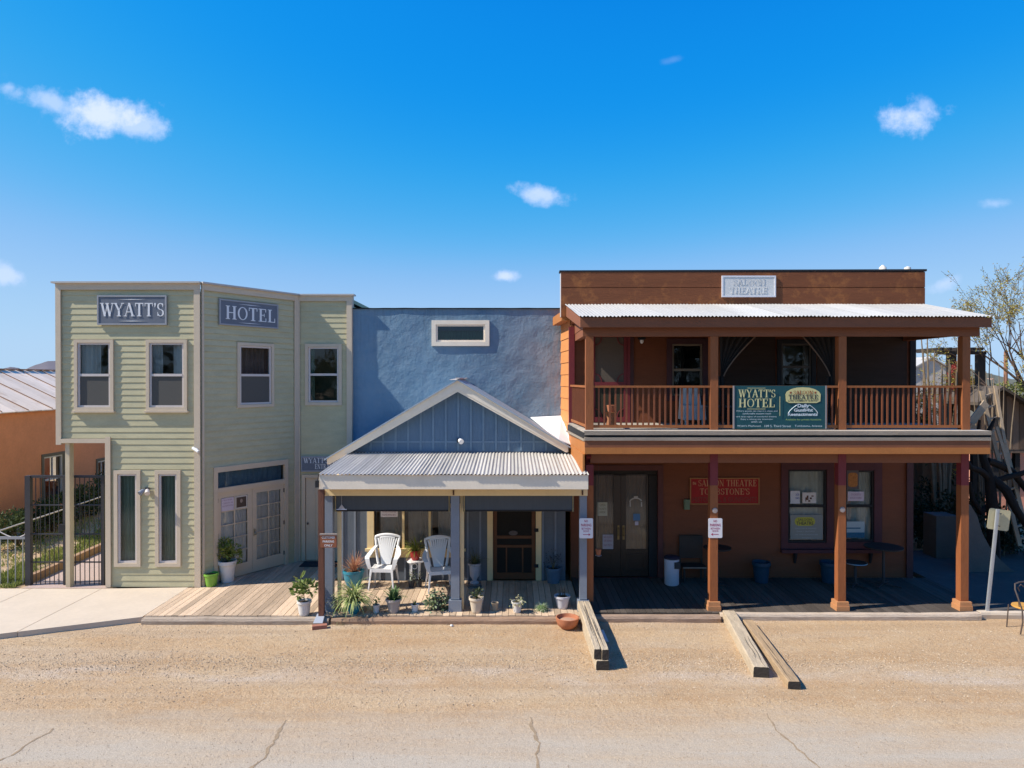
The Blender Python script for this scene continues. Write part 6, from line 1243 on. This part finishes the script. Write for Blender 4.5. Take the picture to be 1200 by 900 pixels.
D = 15.6; x = PX(716,D); g = thing('wicker_stool', 'orange brown wicker plant stand on the balcony before the maroon screen door', 'plant stand', (x,D,FL)); mb = MB(); mb.lathe(x, D, [(.13,FL),(.09,FL+.15),(.12,FL+.30),(.15,FL+.32)], 14); mb.build('stand', mat('wicker', (.30,.13,.06), .8, .3, 20, .4), g, smooth=True); mb = MB(); mb.lathe(x, D, [(.07,FL+.321),(.10,FL+.48),(.09,FL+.48)], 14); mb.build('pot', TERR, g, smooth=True)

# ================================================================== STREET THINGS
def timber(lab, x0, y0, x1, y1, z, w, h, m, seed, z1=None):
    random.seed(seed); mb = MB(); n = 24; a, b_ = Vector((x0,y0,0)), Vector((x1,y1,0)); d = (b_-a).normalized(); sd = Vector((d.y,-d.x,0)); z1 = z if z1 is None else z1
    prof = [(-.5,0),(-.5,.45),(-.47,.93),(-.40,1),(-.05,.985),(.12,1.0),(.42,1),(.49,.92),(.5,.4),(.5,0)]; k_ = len(prof); t_ = thing('timber', lab, 'timber', (x0,y0,0)); b0 = len(mb.v)
    for i in range(n+1):
        f = i/n; c_ = a+(b_-a)*f
        for j, (pu, pz) in enumerate(prof):
            q = noise.noise(Vector((f*6+seed, j*.9, 0)))*.05+noise.noise(Vector((f*28+seed, j*2.9, 0)))*.03; e = 1-.5*max(0,(abs(f-.5)-.47)/.03)*.12
            p = c_+sd*(pu*w*e*(1+q)); mb.v.append((p.x, p.y, z+(z1-z)*f+pz*h*e*(1+q*.7)))
    for i in range(n):
        for j in range(k_): mb.f.append((b0+i*k_+j, b0+i*k_+(j+1)%k_, b0+(i+1)*k_+(j+1)%k_, b0+(i+1)*k_+j))
    mb.build('beam', m, t_)
    mb = MB(); e0 = a-d*.003; e1 = b_+d*.003
    for e_, zz in ((e0, z),(e1, z1)):
        mb = MB(); mb.add([(e_.x+sd.x*pu*w*.95, e_.y+sd.y*pu*w*.95, zz+pz*h*.95+.002) for pu, pz in prof], [tuple(range(k_))])
        mb.build('end_grain', TIMB_E, t_)
    mb = MB()                                                      # drying cracks along the top
    for c in range(2):
        off = random.uniform(-.3,.3); f0 = random.uniform(0,.3); f1 = f0+random.uniform(.3,.65); m_ = 26
        for i in range(m_):
            fa, fb = f0+(f1-f0)*i/m_, f0+(f1-f0)*(i+1)/m_; oa, ob = off+.07*noise.noise(Vector((fa*7, c, seed))), off+.07*noise.noise(Vector((fb*7, c, seed))); ww = .0015+.003*math.sin(math.pi*i/m_)
            pa, pb = a+(b_-a)*fa+sd*oa*w, a+(b_-a)*fb+sd*ob*w; zz = h*1.045
            mb.add([(pa.x-ww,pa.y,z+(z1-z)*fa+zz),(pa.x+ww,pa.y,z+(z1-z)*fa+zz),(pb.x+ww,pb.y,z+(z1-z)*fb+zz),(pb.x-ww,pb.y,z+(z1-z)*fb+zz)], [(0,1,2,3)])
    mb.build('crack', TIMB_E, t_)
    return t_
timber('thick dark-ended timber lying lowest in the left stack on the dirt', 1.56, 11.72, 1.52, 13.8, 0.0, .24, .17, TIMB, 3)
timber('pale split timber on top of the left stack, left one of the two', 1.475, 11.76, 1.44, 14.4, .175, .125, .18, TIMB, 5)
timber('pale split timber on top of the left stack, right one nearest the shadow', 1.61, 11.74, 1.565, 14.35, .175, .125, .18, TIMB, 7)
timber('thick pale timber with dark end, left of the pair in front of the saloon', 4.18, 11.42, 4.53, 14.25, 0, .27, .19, TIMB, 9)
timber('thin brown plank timber nearest the road, right of the pair', 4.56, 11.0, 4.79, 13.85, 0, .21, .13, TIMB2, 12)
random.seed(5)
# leaning sign post at right
g = thing('street_sign', 'leaning galvanised post with the bare tan back of a road sign', 'sign', (PX(1158,14.34),14.34,0)); a = Vector((PX(1157.5,14.34),14.34,-.05)); b_ = Vector((PX(1170.5,14.34),14.34,PZ(597,14.34)))
mb = MB(); d = (b_-a).normalized()
for off in (-.028,.028): mb.beam(a+Vector((off,.012,0)), b_+Vector((off,.012,0)), .012, .03, up=(0,1,0))
mb.beam(a+Vector((0,-.004,0)), b_+Vector((0,-.004,0)), .044, .006, up=(0,1,0)); mb.build('post', mat('galvanised_post', (.48,.50,.52), .4, .1, 8, .05, metal=.5), g)
mb = MB(); c0 = Vector((PX(1172.5,14.36),14.375,PZ(609.5,14.36))); rx_ = R(-8); w, h = .23, .22
q = [(-w,-h+.03),(-w+.03,-h),(w-.03,-h),(w,-h+.03),(w,h-.03),(w-.03,h),(-w+.03,h),(-w,h-.03)]; fr = Frame(c0.x, c0.y)
mb.prism(fr, [(x*math.cos(rx_)-z*math.sin(rx_), c0.z+x*math.sin(rx_)+z*math.cos(rx_)) for x, z in q], -.02, -.014); mb.build('sign_plate', mat('sign_back_tan', (.52,.46,.28), .6, .12, 6, .05, dirt=.2), g)
for zz in (.14,-.12): mb = MB(); mb.tube([(c0.x-.03+zz*.13,14.30,c0.z+zz),(c0.x-.03+zz*.13,14.335,c0.z+zz)], .012, 8); mb.build('bolt', BLKM, g)
# metal cafe chair at the right edge
cx_, cy_ = PX(1200,13.6), 13.55; g = thing('cafe_chair', 'brown metal tube chair with an orange seat at the right edge', 'chair', (cx_,cy_,0)); TM = mat('tube_brown', (.13,.10,.085), .45, .2, 8, .05, metal=.4)
pts = [(-.22,-.18,0),(-.19,-.2,.25),(-.20,-.2,.48),(-.25,-.16,.70),(-.27,-.1,.86),(-.22,-.03,.95),(-.1,.02,.97),(.1,.05,.98),(.24,.06,.93),(.28,.02,.8),(.24,-.02,.5),(.26,0,0)]
mb = MB(); mb.tube([(cx_+x, cy_+y, z) for x, y, z in pts], .014, 8); mb.build('frame', TM, g, smooth=True)
for s_ in ((-.20,.22),(.22,.28)): mb = MB(); mb.tube([(cx_+s_[0],cy_+s_[1],0),(cx_+s_[0]*.9,cy_+s_[1]*.9,.47)], .012, 8); mb.build('leg', TM, g)
mb = MB(); mb.lathe(cx_+.02, cy_+.03, [(.2,.46),(.225,.475),(.22,.50),(.05,.505)], 22); mb.build('seat', mat('seat_orange', (.55,.28,.06), .6, .15, 8, .1), g, smooth=True)
mb = MB(); mb.tube([(cx_-.12,cy_-.02,.80),(cx_-.16,cy_-.02,.88),(cx_-.08,cy_+.0,.93),(cx_+.02,cy_+.02,.86)], .01, 8); mb.tube([(cx_-.24,cy_-.13,.78),(cx_-.15,cy_-.05,.5)], .009, 6); mb.build('scroll', TM, g)
# brick, stones, weeds, white scrap
mb = MB(); mb.beam((PX(366,13.7),13.66,.035),(PX(382,13.7),13.74,.035),.12,.07); tag(mb.build('brick', mat('brick_red', (.36,.15,.10), .9, .2, 8, .3)), 'reddish brick lying on the dirt below the brown pole', 'brick')
for px, py, r, lab in ((517,727,.055,'left white stone on the dirt below the trailing plant'),(525,728,.045,'right white stone on the dirt below the trailing plant'),(508,726,.05,'dark stone on the dirt below the trailing plant'),(529,732,.04,'lone pale stone nearest the street below the middle blue post')):
    D = onD(py, 0)-.12; x = PX(px, D); mb = MB(); b0 = 0
    prof = [(r*.7,0),(r,r*.3),(r*.8,r*.7),(r*.3,r*.9)]; mb.lathe(x, D, prof, 9); mb.v = [(v[0]+random.uniform(-1,1)*r*.15, v[1]+random.uniform(-1,1)*r*.15, v[2]) for v in mb.v]
    tag(mb.build('stone', mat('white_stone', (.66,.62,.56), .9, .1, 10, .2) if 'dark' not in lab else mat('dark_stone', (.16,.12,.10), .9, .2, 10, .2), smooth=True), lab, 'stone')
mb = MB(); mb.hexa([(1.72,13.0,.005),(1.84,12.96,.005),(1.82,13.55,.005),(1.74,13.5,.005),(1.72,13.0,.03),(1.84,12.96,.02),(1.82,13.55,.03),(1.74,13.5,.04)]); tag(mb.build('white_board', PWH), 'small white board scrap on the dirt right of the left timber stack', 'board')
def weed(px, py, n, L, lab):
    D = onD(py,0)-.1; x = PX(px,D); mb = MB()
    for i in range(n): blade(mb, (x+random.gauss(0,.10), D+random.gauss(0,.05), 0), random.uniform(0,6.28), R(random.uniform(15,75)), L*random.uniform(.4,1), .012, 1.2, 4)
    tag(mb.build('weed', leafmat('weed_leaf', (.12,.13,.05), (.34,.31,.14))), lab, 'weed')
weed(842, 724, 50, .22, 'dry weeds at the corner between post base and timber'); weed(398, 729, 70, .20, 'low weeds between brown pole and the spider plant'); weed(500, 728, 60, .2, 'low dark weeds in the dirt under the edging beam, before the trailing plant')

# ================================================================== YARD AND THINGS AT RIGHT
def wthing(name, label, cat, fn, m, group=None, **k):
    mb = MB(); fn(mb); return tag(mb.build(name, m, **k), label, cat, group)
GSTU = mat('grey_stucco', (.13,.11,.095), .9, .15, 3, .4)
wthing('low_wall', 'low grey stucco block wall in deep shade under the balcony end', 'wall', lambda mb: mb.wbox(PX(1098,18.6), PX(1124,18.6), 18.6, 19.2, .1, PZ(605,18.6)), GSTU)
cf = Frame(0, 17.3)
def curvew(mb):
    pts = [(1131,588),(1138,592),(1146,605),(1152,625),(1160,640),(1172,655),(1186,668),(1205,676),(1240,680),(1240,712),(1131,712)]
    mb.prism(cf, [(cf.U(x), cf.Z(x,y)) for x, y in pts][::-1], -.25, 0)
wthing('curved_wall', 'dark grey garden wall with a curved sloping top behind the leaning sign', 'wall', curvew, GSTU, fix=True)
PEACH = mat('peach_stucco', (.66,.30,.20), .9, .1, 2, .3)
ph = thing('peach_house', 'peach stucco house beyond the shaded yard at far right', 'house', (19, 25, 0)); mb = MB(); mb.wbox(PX(1140,25), 30, 25, 25.6, 0, PZ(529,25)); mb.build('wall', PEACH, ph); mb = MB(); mb.wbox(PX(1138,25), 30.2, 24.8, 25.8, PZ(529,25)+.002, PZ(529,25)+.12); mb.build('roof', mat('brown_roof', (.12,.07,.05), .8, .2, 3, .1), ph)
for px in (1152,1172,1187): mb = MB(); mb.wbox(PX(px,25)-.25, PX(px,25)+.25, 24.96, 24.999, .9, 2.1); mb.build('window', DARK, ph)
wh = thing('white_house', 'pale stone gabled house seen beyond the balcony railing', 'house', (18.3, 30, 0)); hf2 = Frame(0, 30); STN = mat('pale_stone', (.58,.52,.44), .9, .2, 3, .5, 12)
mb = MB(); mb.box(hf2, hf2.U(1060), hf2.U(1122), -6, 0, 0, hf2.Z(1090,438)); mb.prism(hf2, [(hf2.U(1060),hf2.Z(1090,438)+.001),(hf2.U(1122),hf2.Z(1090,438)+.001),(hf2.U(1091),hf2.Z(1091,420))], -6, 0); mb.build('wall', STN, wh)
mb = MB()
for sx in (-1,1): a, b_ = hf2.U(1091), hf2.U(1091+sx*34); mb.hexa([hf2.p(a,.1,hf2.Z(1091,420)+.02),hf2.p(b_,.1,hf2.Z(1091,439.6)),hf2.p(b_,-6.1,hf2.Z(1091,439.6)),hf2.p(a,-6.1,hf2.Z(1091,420)+.02),hf2.p(a,.1,hf2.Z(1091,420)+.08),hf2.p(b_,.1,hf2.Z(1091,439.6)+.06),hf2.p(b_,-6.1,hf2.Z(1091,439.6)+.06),hf2.p(a,-6.1,hf2.Z(1091,420)+.08)])
mb.build('roof', TIN, wh, fix=True); mb = MB(); mb.box(hf2, hf2.U(1100), hf2.U(1110), -.05, .02, hf2.Z(1100,520), hf2.Z(1100,470)); mb.build('window', DARK, wh)
# ramada
rm_ = thing('ramada', 'dark timber ramada frame beyond the balcony post at right', 'pergola', (15, 22, 0)); rmf = Frame(0, 22)
for px in (1117,1151): mb = MB(); mb.box(rmf, rmf.U(px)-.11, rmf.U(px)+.11, -.2, 0, 0, rmf.Z(px,413)); mb.build('post', DKW, rm_)
mb = MB(); mb.box(rmf, rmf.U(1096), rmf.U(1153), .001, .12, rmf.Z(1120,415.5), rmf.Z(1120,411.5)); mb.box(rmf, rmf.U(1120), rmf.U(1153), .001, .08, rmf.Z(1120,457), rmf.Z(1120,454)); mb.build('beam', DKW, rm_)
for i in range(6): mb = MB(); x = rmf.U(1099)+i*.25; mb.box(rmf, x, x+.08, -2, .2, rmf.Z(1120,411)+.002, rmf.Z(1120,411)+.1); mb.build('rafter', DKW, rm_)
BARKD = mat('dark_post', (.03,.024,.02), .9, .3, 4, .3)
# shed with brush on the roof
shf = Frame(0, 20); sh_ = thing('plank_shed', 'raised weathered plank shed with brush covered sloping roof at right edge', 'shed', (15.5, 20, 0)); mb = MB(); x = shf.U(1143)
random.seed(8)
WP = mat('shed_planks', (.15,.10,.07), .9, .4, 3, .4, island=.8, stretch=(4,4,.4))
while x < shf.U(1235):
    pxx = 600+x*40; zt_ = shf.Z(pxx, 458+(pxx-1170)*.62 if pxx > 1170 else 458+(1170-pxx)*.65); mb.box(shf, x, x+.17, -.03+random.uniform(-.01,.01), 0, 2.95, zt_); x += .185
mb.build('plank_wall', WP, sh_); mb = MB(); mb.wbox(shf.U(1143), shf.U(1235), 20.01, 22.5, 2.85, 2.94); mb.build('floor', WP, sh_)
for px in (1146,1196,1232):
    mb = MB(); mb.wbox(shf.U(px)-.07, shf.U(px)+.07, 20.1, 20.24, 0, 2.849); mb.build('post', BARKD, sh_)
mb = MB()
for sx, xe in ((1,1240),(-1,1140)):
    a, b_ = (shf.U(1169), shf.Z(1169,456)), (shf.U(xe), shf.Z(xe,456+abs(xe-1170)*.62)); mb.hexa([shf.p(a[0],.25,a[1]),shf.p(b_[0],.25,b_[1]),shf.p(b_[0],-3,b_[1]),shf.p(a[0],-3,a[1]),shf.p(a[0],.25,a[1]+.09),shf.p(b_[0],.25,b_[1]+.09),shf.p(b_[0],-3,b_[1]+.09),shf.p(a[0],-3,a[1]+.09)])
mb.build('roof', mat('shed_roof', (.10,.08,.065), .9, .3, 4, .4), sh_, fix=True)
mb = MB()
for i in range(1400):
    f = random.random(); x = shf.U(1172)+(shf.U(1225)-shf.U(1172))*f; y = 20-random.uniform(-.25,1.5); pxx = 600+x*40; z = shf.Z(pxx,456+abs(pxx-1170)*.62)+.09+random.random()*.14
    mb.leaf((x,y if y < 20.25 else 20.2,z), (random.uniform(-1,1),random.uniform(-1,1),random.uniform(0,1)), .10, .04)
mb.build('roof_brush', leafmat('roof_moss', (.10,.12,.03), (.26,.28,.07)), sh_)
# tin sheet lean-to
wthing('tin_shelter', 'pale blue grey tin lean-to roof just right of the right balcony post', 'shelter', lambda mb: mb.hexa([(PX(1136,21.2),21.2,PZ(478,21.2)),(PX(1172,21.2),21.2,PZ(462,21.2)),(PX(1172,22.6),23.2,PZ(455,21.2)),(PX(1136,22.6),23.2,PZ(470,21.2)),(PX(1136,21.2),21.2,PZ(478,21.2)+.05),(PX(1172,21.2),21.2,PZ(462,21.2)+.05),(PX(1172,22.6),23.2,PZ(455,21.2)+.05),(PX(1136,22.6),23.2,PZ(470,21.2)+.05)]), TIN)
# leaning lumber
LUM = mat('pale_lumber', (.36,.27,.18), .85, .25, 4, .3)
def plank(lab, x0, y0, x1, y1, D0, D1_, w=.14, name='leaning_plank', m=LUM): mb = MB(); mb.beam((PX(x0,D0),D0,PZ(y0,D0)), (PX(x1,D1_),D1_,PZ(y1,D1_)), w, .04, up=(0,1,0)); return tag(mb.build(name, m), lab, 'plank', 'lumber leaning in the right yard')
plank('short pale brace plank sloping up to the right behind the right balcony post', 1137,497, 1156,472, 18.2, 18.4, .2)
plank('short pale brace plank sloping down to the right behind the right balcony post', 1137,499, 1150,508, 18.1, 18.3, .16)
g = thing('wooden_ladder', 'long weathered timber ladder leaning down from the shed towards the yard', 'ladder', (PX(1170,18.4),18.4,0))
la, lb = Vector((PX(1150,18.6),18.6,PZ(458,18.6))), Vector((PX(1196,17.9),17.9,PZ(640,17.9))); off = Vector((.34,.12,.08))
for o_ in (Vector((0,0,0)), off): mb = MB(); mb.beam(la+o_, lb+o_, .10, .05, up=(0,1,0)); mb.build('rail', LUM, g)
for k in range(13): f = (k+.5)/13; p_ = la.lerp(lb, f); mb = MB(); mb.beam(p_, p_+off, .05, .035); mb.build('rung', LUM, g)
plank('second long pale plank leaning beside the shed peak, steeper one', 1166,452, 1178,520, 18.7, 18.3, .08)
plank('thin pale plank leaning lowest, across the shed wall', 1168,500, 1186,560, 18.2, 17.9, .08)
BAM = mat('dry_cane', (.22,.165,.11), .85, .3, 6, .2)
def canes(label, pxs, py0, py1, D, n, lean, thick=.025):
    g = thing('ocotillo_plant', label, 'ocotillo', (PX(sum(pxs)/2,D), D, 0)); x0 = PX(pxs[0],D); x1 = PX(pxs[1],D); xm = (x0+x1)/2
    for i in range(n):
        f = i/(n-1)-.5; xb = xm+f*(x1-x0)*.35; xt = xm+f*(x1-x0)*1.05+random.uniform(-.1,.1)+lean; zt_ = PZ(random.uniform(py0,py1),D); y = D+random.uniform(-.3,.3); mb = MB()
        mb.tube([(xb,y,0),(xb+(xt-xb)*.4,y,zt_*.4),(xt+random.uniform(-.05,.05),y,zt_*.75),(xt+(xt-xb)*.25,y+random.uniform(-.1,.1),zt_)], [thick*1.2,thick,thick*.8,thick*.4], 6); mb.build('cane', BAM, g)
canes('clump of tall grey ocotillo canes seen through the balcony end', (1082,1124), 388, 436, 20.5, 11, 0, .04)
canes('thin ocotillo canes rising beside the leaning shed planks', (1148,1180), 425, 462, 19.2, 9, 0, .02)
# dark branching tree trunk
BARK = mat('dark_bark', (.018,.013,.010), .9, .4, 8, .6)
g = thing('dead_tree', 'dark thick-limbed dead tree behind the leaning road sign', 'tree', (PX(1166,17.8),17.8,0)); mb = MB(); D = 17.8
def pl(pts, r): mb.tube([(PX(x,D+dz),D+dz,PZ(y,D+dz)) for x, y, dz in pts], r, 9)
pl([(1166,700,0),(1165,640,0),(1163,590,0),(1160,560,.1),(1152,535,.1),(1158,508,.2),(1166,490,.2)], [.17,.15,.14,.12,.09,.07,.03]); mb.build('trunk', BARK, g, smooth=True)
for pts, r in (([(1161,562,.1),(1150,552,0),(1138,548,-.1),(1131,535,-.1)], [.09,.08,.07,.03]), ([(1163,560,.1),(1180,575,-.1),(1192,598,-.2),(1212,628,-.2)], [.11,.12,.10,.08]), ([(1163,565,.1),(1178,560,.1),(1195,556,.1),(1215,548,.2)], [.08,.075,.07,.05]), ([(1158,540,.1),(1172,545,.2),(1186,552,.3),(1204,575,.3)], [.09,.1,.09,.08]), ([(1164,590,.1),(1150,600,.1),(1140,585,.1),(1137,565,.1)], [.1,.09,.07,.04]), ([(1156,530,.1),(1146,512,.1),(1148,492,.1)], [.08,.06,.03])):
    mb = MB(); pl(pts, r); mb.build('limb', BARK, g, smooth=True)
for i, (x, y, s_, lab) in enumerate([(PX(1083,20),20.2,1.0,'dark prickly shrub in shade just past the maroon corner board'),(PX(1112,20.5),20.8,1.3,'dark shrub mass behind the low grey stucco wall'),(PX(1145,19.3),19.3,1.15,'dark shrub behind the dead tree trunk'),(PX(1190,19),19.1,.75,'dark shrub at the far right, under the shed')]):
    bush('yard_shrub', lab, 'shrub', x, y, 0, .9*s_, .6, s_*.85, 1500, .12, (.015,.022,.01), (.05,.065,.03), 'dark shrubs in the right yard')
bush('yard_shrub', 'leafy dark shrub seen beside the black balcony corner', 'shrub', PX(1078,19.5), 19.6, 2.6, .42, .3, 1.1, 700, .12, (.02,.03,.015), (.06,.08,.04), 'dark shrubs in the right yard')
bush('bougainvillea', 'red flowering climber on the ramada post', 'climber', PX(1123,21.5), 21.6, 4.1, .30, .3, .75, 800, .10, (.30,.02,.03), (.45,.16,.10))
# leafy trees
def branch(mb, tips, p, d, L, r, depth, maxd, spread=.5, up=.15, seg=4):
    pts = [p]; rr = [r]; q = p.copy(); dd = d.copy()
    for i in range(seg):
        dd = (dd+Vector((random.uniform(-1,1),random.uniform(-1,1),random.uniform(-1,1)))*.16+Vector((0,0,up*.2))).normalized(); q = q+dd*L/seg; pts.append(q.copy()); rr.append(max(.004,r*(1-.45*(i+1)/seg)))
    mb.tube(pts, rr, 6 if depth < 2 else 4)
    if depth >= maxd: tips.append((pts, dd)); return
    if depth >= maxd-1: tips.append((pts, dd))
    for k in range(random.choice((2,3,3))):
        i = random.randint(max(1,seg-2), seg); nd = (dd+Vector((random.uniform(-1,1),random.uniform(-1,1),random.uniform(-.6,.9)))*spread*1.3).normalized(); branch(mb, tips, pts[i], nd, L*random.uniform(.62,.85), rr[i]*.62, depth+1, maxd, spread, up, seg)
def tree(name, label, base, th, tr, dirs, L, maxd, leaves, ls, c1, c2, nm, bark=None, spread=.5):
    g = thing(name, label, 'tree', base); base = Vector(base); mb = MB(); tips = []
    top = base+Vector((random.uniform(-.2,.2),0,th)); mb.tube([base-Vector((0,0,.1)), base+Vector((.05,0,th*.5)), top], [tr*1.25,tr,tr*.8], 10)
    for d in dirs: branch(mb, tips, top, Vector(d).normalized(), L, tr*.6, 0, maxd, spread)
    mb.build('trunk', bark or mat('tree_bark', (.10,.065,.05), .9, .3, 8, .5), g, smooth=True); mb = MB()
    for i in range(leaves):
        pts, dd = random.choice(tips); j = random.randint(0, len(pts)-2); p = pts[j].lerp(pts[j+1], random.random())+Vector((random.gauss(0,1),random.gauss(0,1),random.gauss(0,1)))*ls*.5
        mb.leaf(p, (random.gauss(0,1),random.gauss(0,1),random.gauss(0,.7)), ls*random.uniform(.6,1.3), ls*.35)
    mb.build('crown', leafmat(nm, c1, c2, .4), g)
random.seed(21)
tree('mesquite_tree', 'sparse feathery tree with yellow green leaves reaching in from the right edge', (PX(1254,20.5),20.5,0), 3.4, .2, [(-1,-.1,.35),(-.8,.2,.95),(-.3,-.2,1.1),(-1,.3,.05),(.4,.1,1),(.8,-.2,.5)], 1.95, 5, 13000, .085, (.36,.20,.03), (.44,.42,.10), 'mesquite_leaf', spread=.55)
tree('distant_tree', 'distant tree with orange tinged leaves beyond the white gabled house', (PX(1098,36),36,0), 4.0, .2, [(-.6,0,.7),(.6,0,.7),(0,.3,1),(-.9,0,.3),(.9,0,.3)], 1.1, 3, 3500, .16, (.30,.16,.04), (.24,.26,.07), 'orange_leaf')
# utility pole
g = thing('utility_pole', 'brown wooden utility pole far off at right', 'pole', (PX(1178.5,45),45,0)); mb = MB(); mb.tube([(PX(1178.5,45),45,0),(PX(1178.5,45),45,PZ(412,45))], [.15,.11], 10); mb.build('pole', mat('pole_wood', (.26,.13,.08), .9, .2, 4, .2), g)
# tiny houses on the far slope
for px, py, w, lab in ((1192,466,7,'tiny pale house on the far hillside, nearest the right edge'),(1163,452,5,'tiny pale house on the far hillside, left of the utility pole base')):
    D = 110; x = PX(px,D); z = PZ(py,D); mb = MB(); mb.wbox(x-w*.07,x+w*.07,D,D+4,z-6,z+.6); o_ = mb
    g = thing('hill_house', lab, 'house', (x,D,0)); mb.build('wall', W_FASC, g); mb = MB(); mb.prism(Frame(x,D), [(-w*.08,z+.61),(w*.08,z+.61),(0,z+1.2)], -4.2, .2); mb.build('roof', mat('far_roof', (.3,.2,.16), .9, .1, 1, 0), g)

random.seed(31)
bfm = Frame(0, 22.6); mb = MB(); x = 10.0; fb = thing('sky_blocking_fence', 'dark board fence added behind the porch end to block sky light', 'fence', (12.5, 22.6, 0))  # fence added to block sky fill and darken the yard passage
while x < 14.9: mb.box(bfm, x, x+.18, -.03+random.uniform(-.01,.01), 0, 0, 3.3+random.uniform(-.08,.08)); x += .19
mb.build('boards', WP, fb)
# tree row across the street, added unseen to cut sky fill, mirrored in panes
mb = MB()
for i in range(11):
    cx = -26+i*5.2+random.uniform(-1,1); cy = -15+random.uniform(-2,2); hh_ = random.uniform(7,10)
    mb.tube([(cx,cy,0),(cx+.2,cy,hh_*.5),(cx,cy,hh_*.8)], [.3,.2,.08], 8)
    cl = [(random.uniform(-2.2,2.2), random.uniform(-1.5,1.5), random.uniform(.25,.95)*hh_, random.uniform(.8,1.7)) for _ in range(13)]
    for k in range(900):
        c_ = random.choice(cl); v = Vector((random.gauss(0,1),random.gauss(0,1),random.gauss(0,1))).normalized()*c_[3]*random.uniform(.5,1); mb.leaf((cx+c_[0]+v.x, cy+c_[1]+v.y, c_[2]+v.z), (random.gauss(0,1),random.gauss(0,1),random.gauss(0,1)), .6, .35)
tag(mb.build('sky_blocking_trees', leafmat('far_leaf', (.05,.05,.02), (.11,.11,.04)), origin=False), 'row of trees added across the street to cut sky fill, mirrored in the panes', kind='stuff')
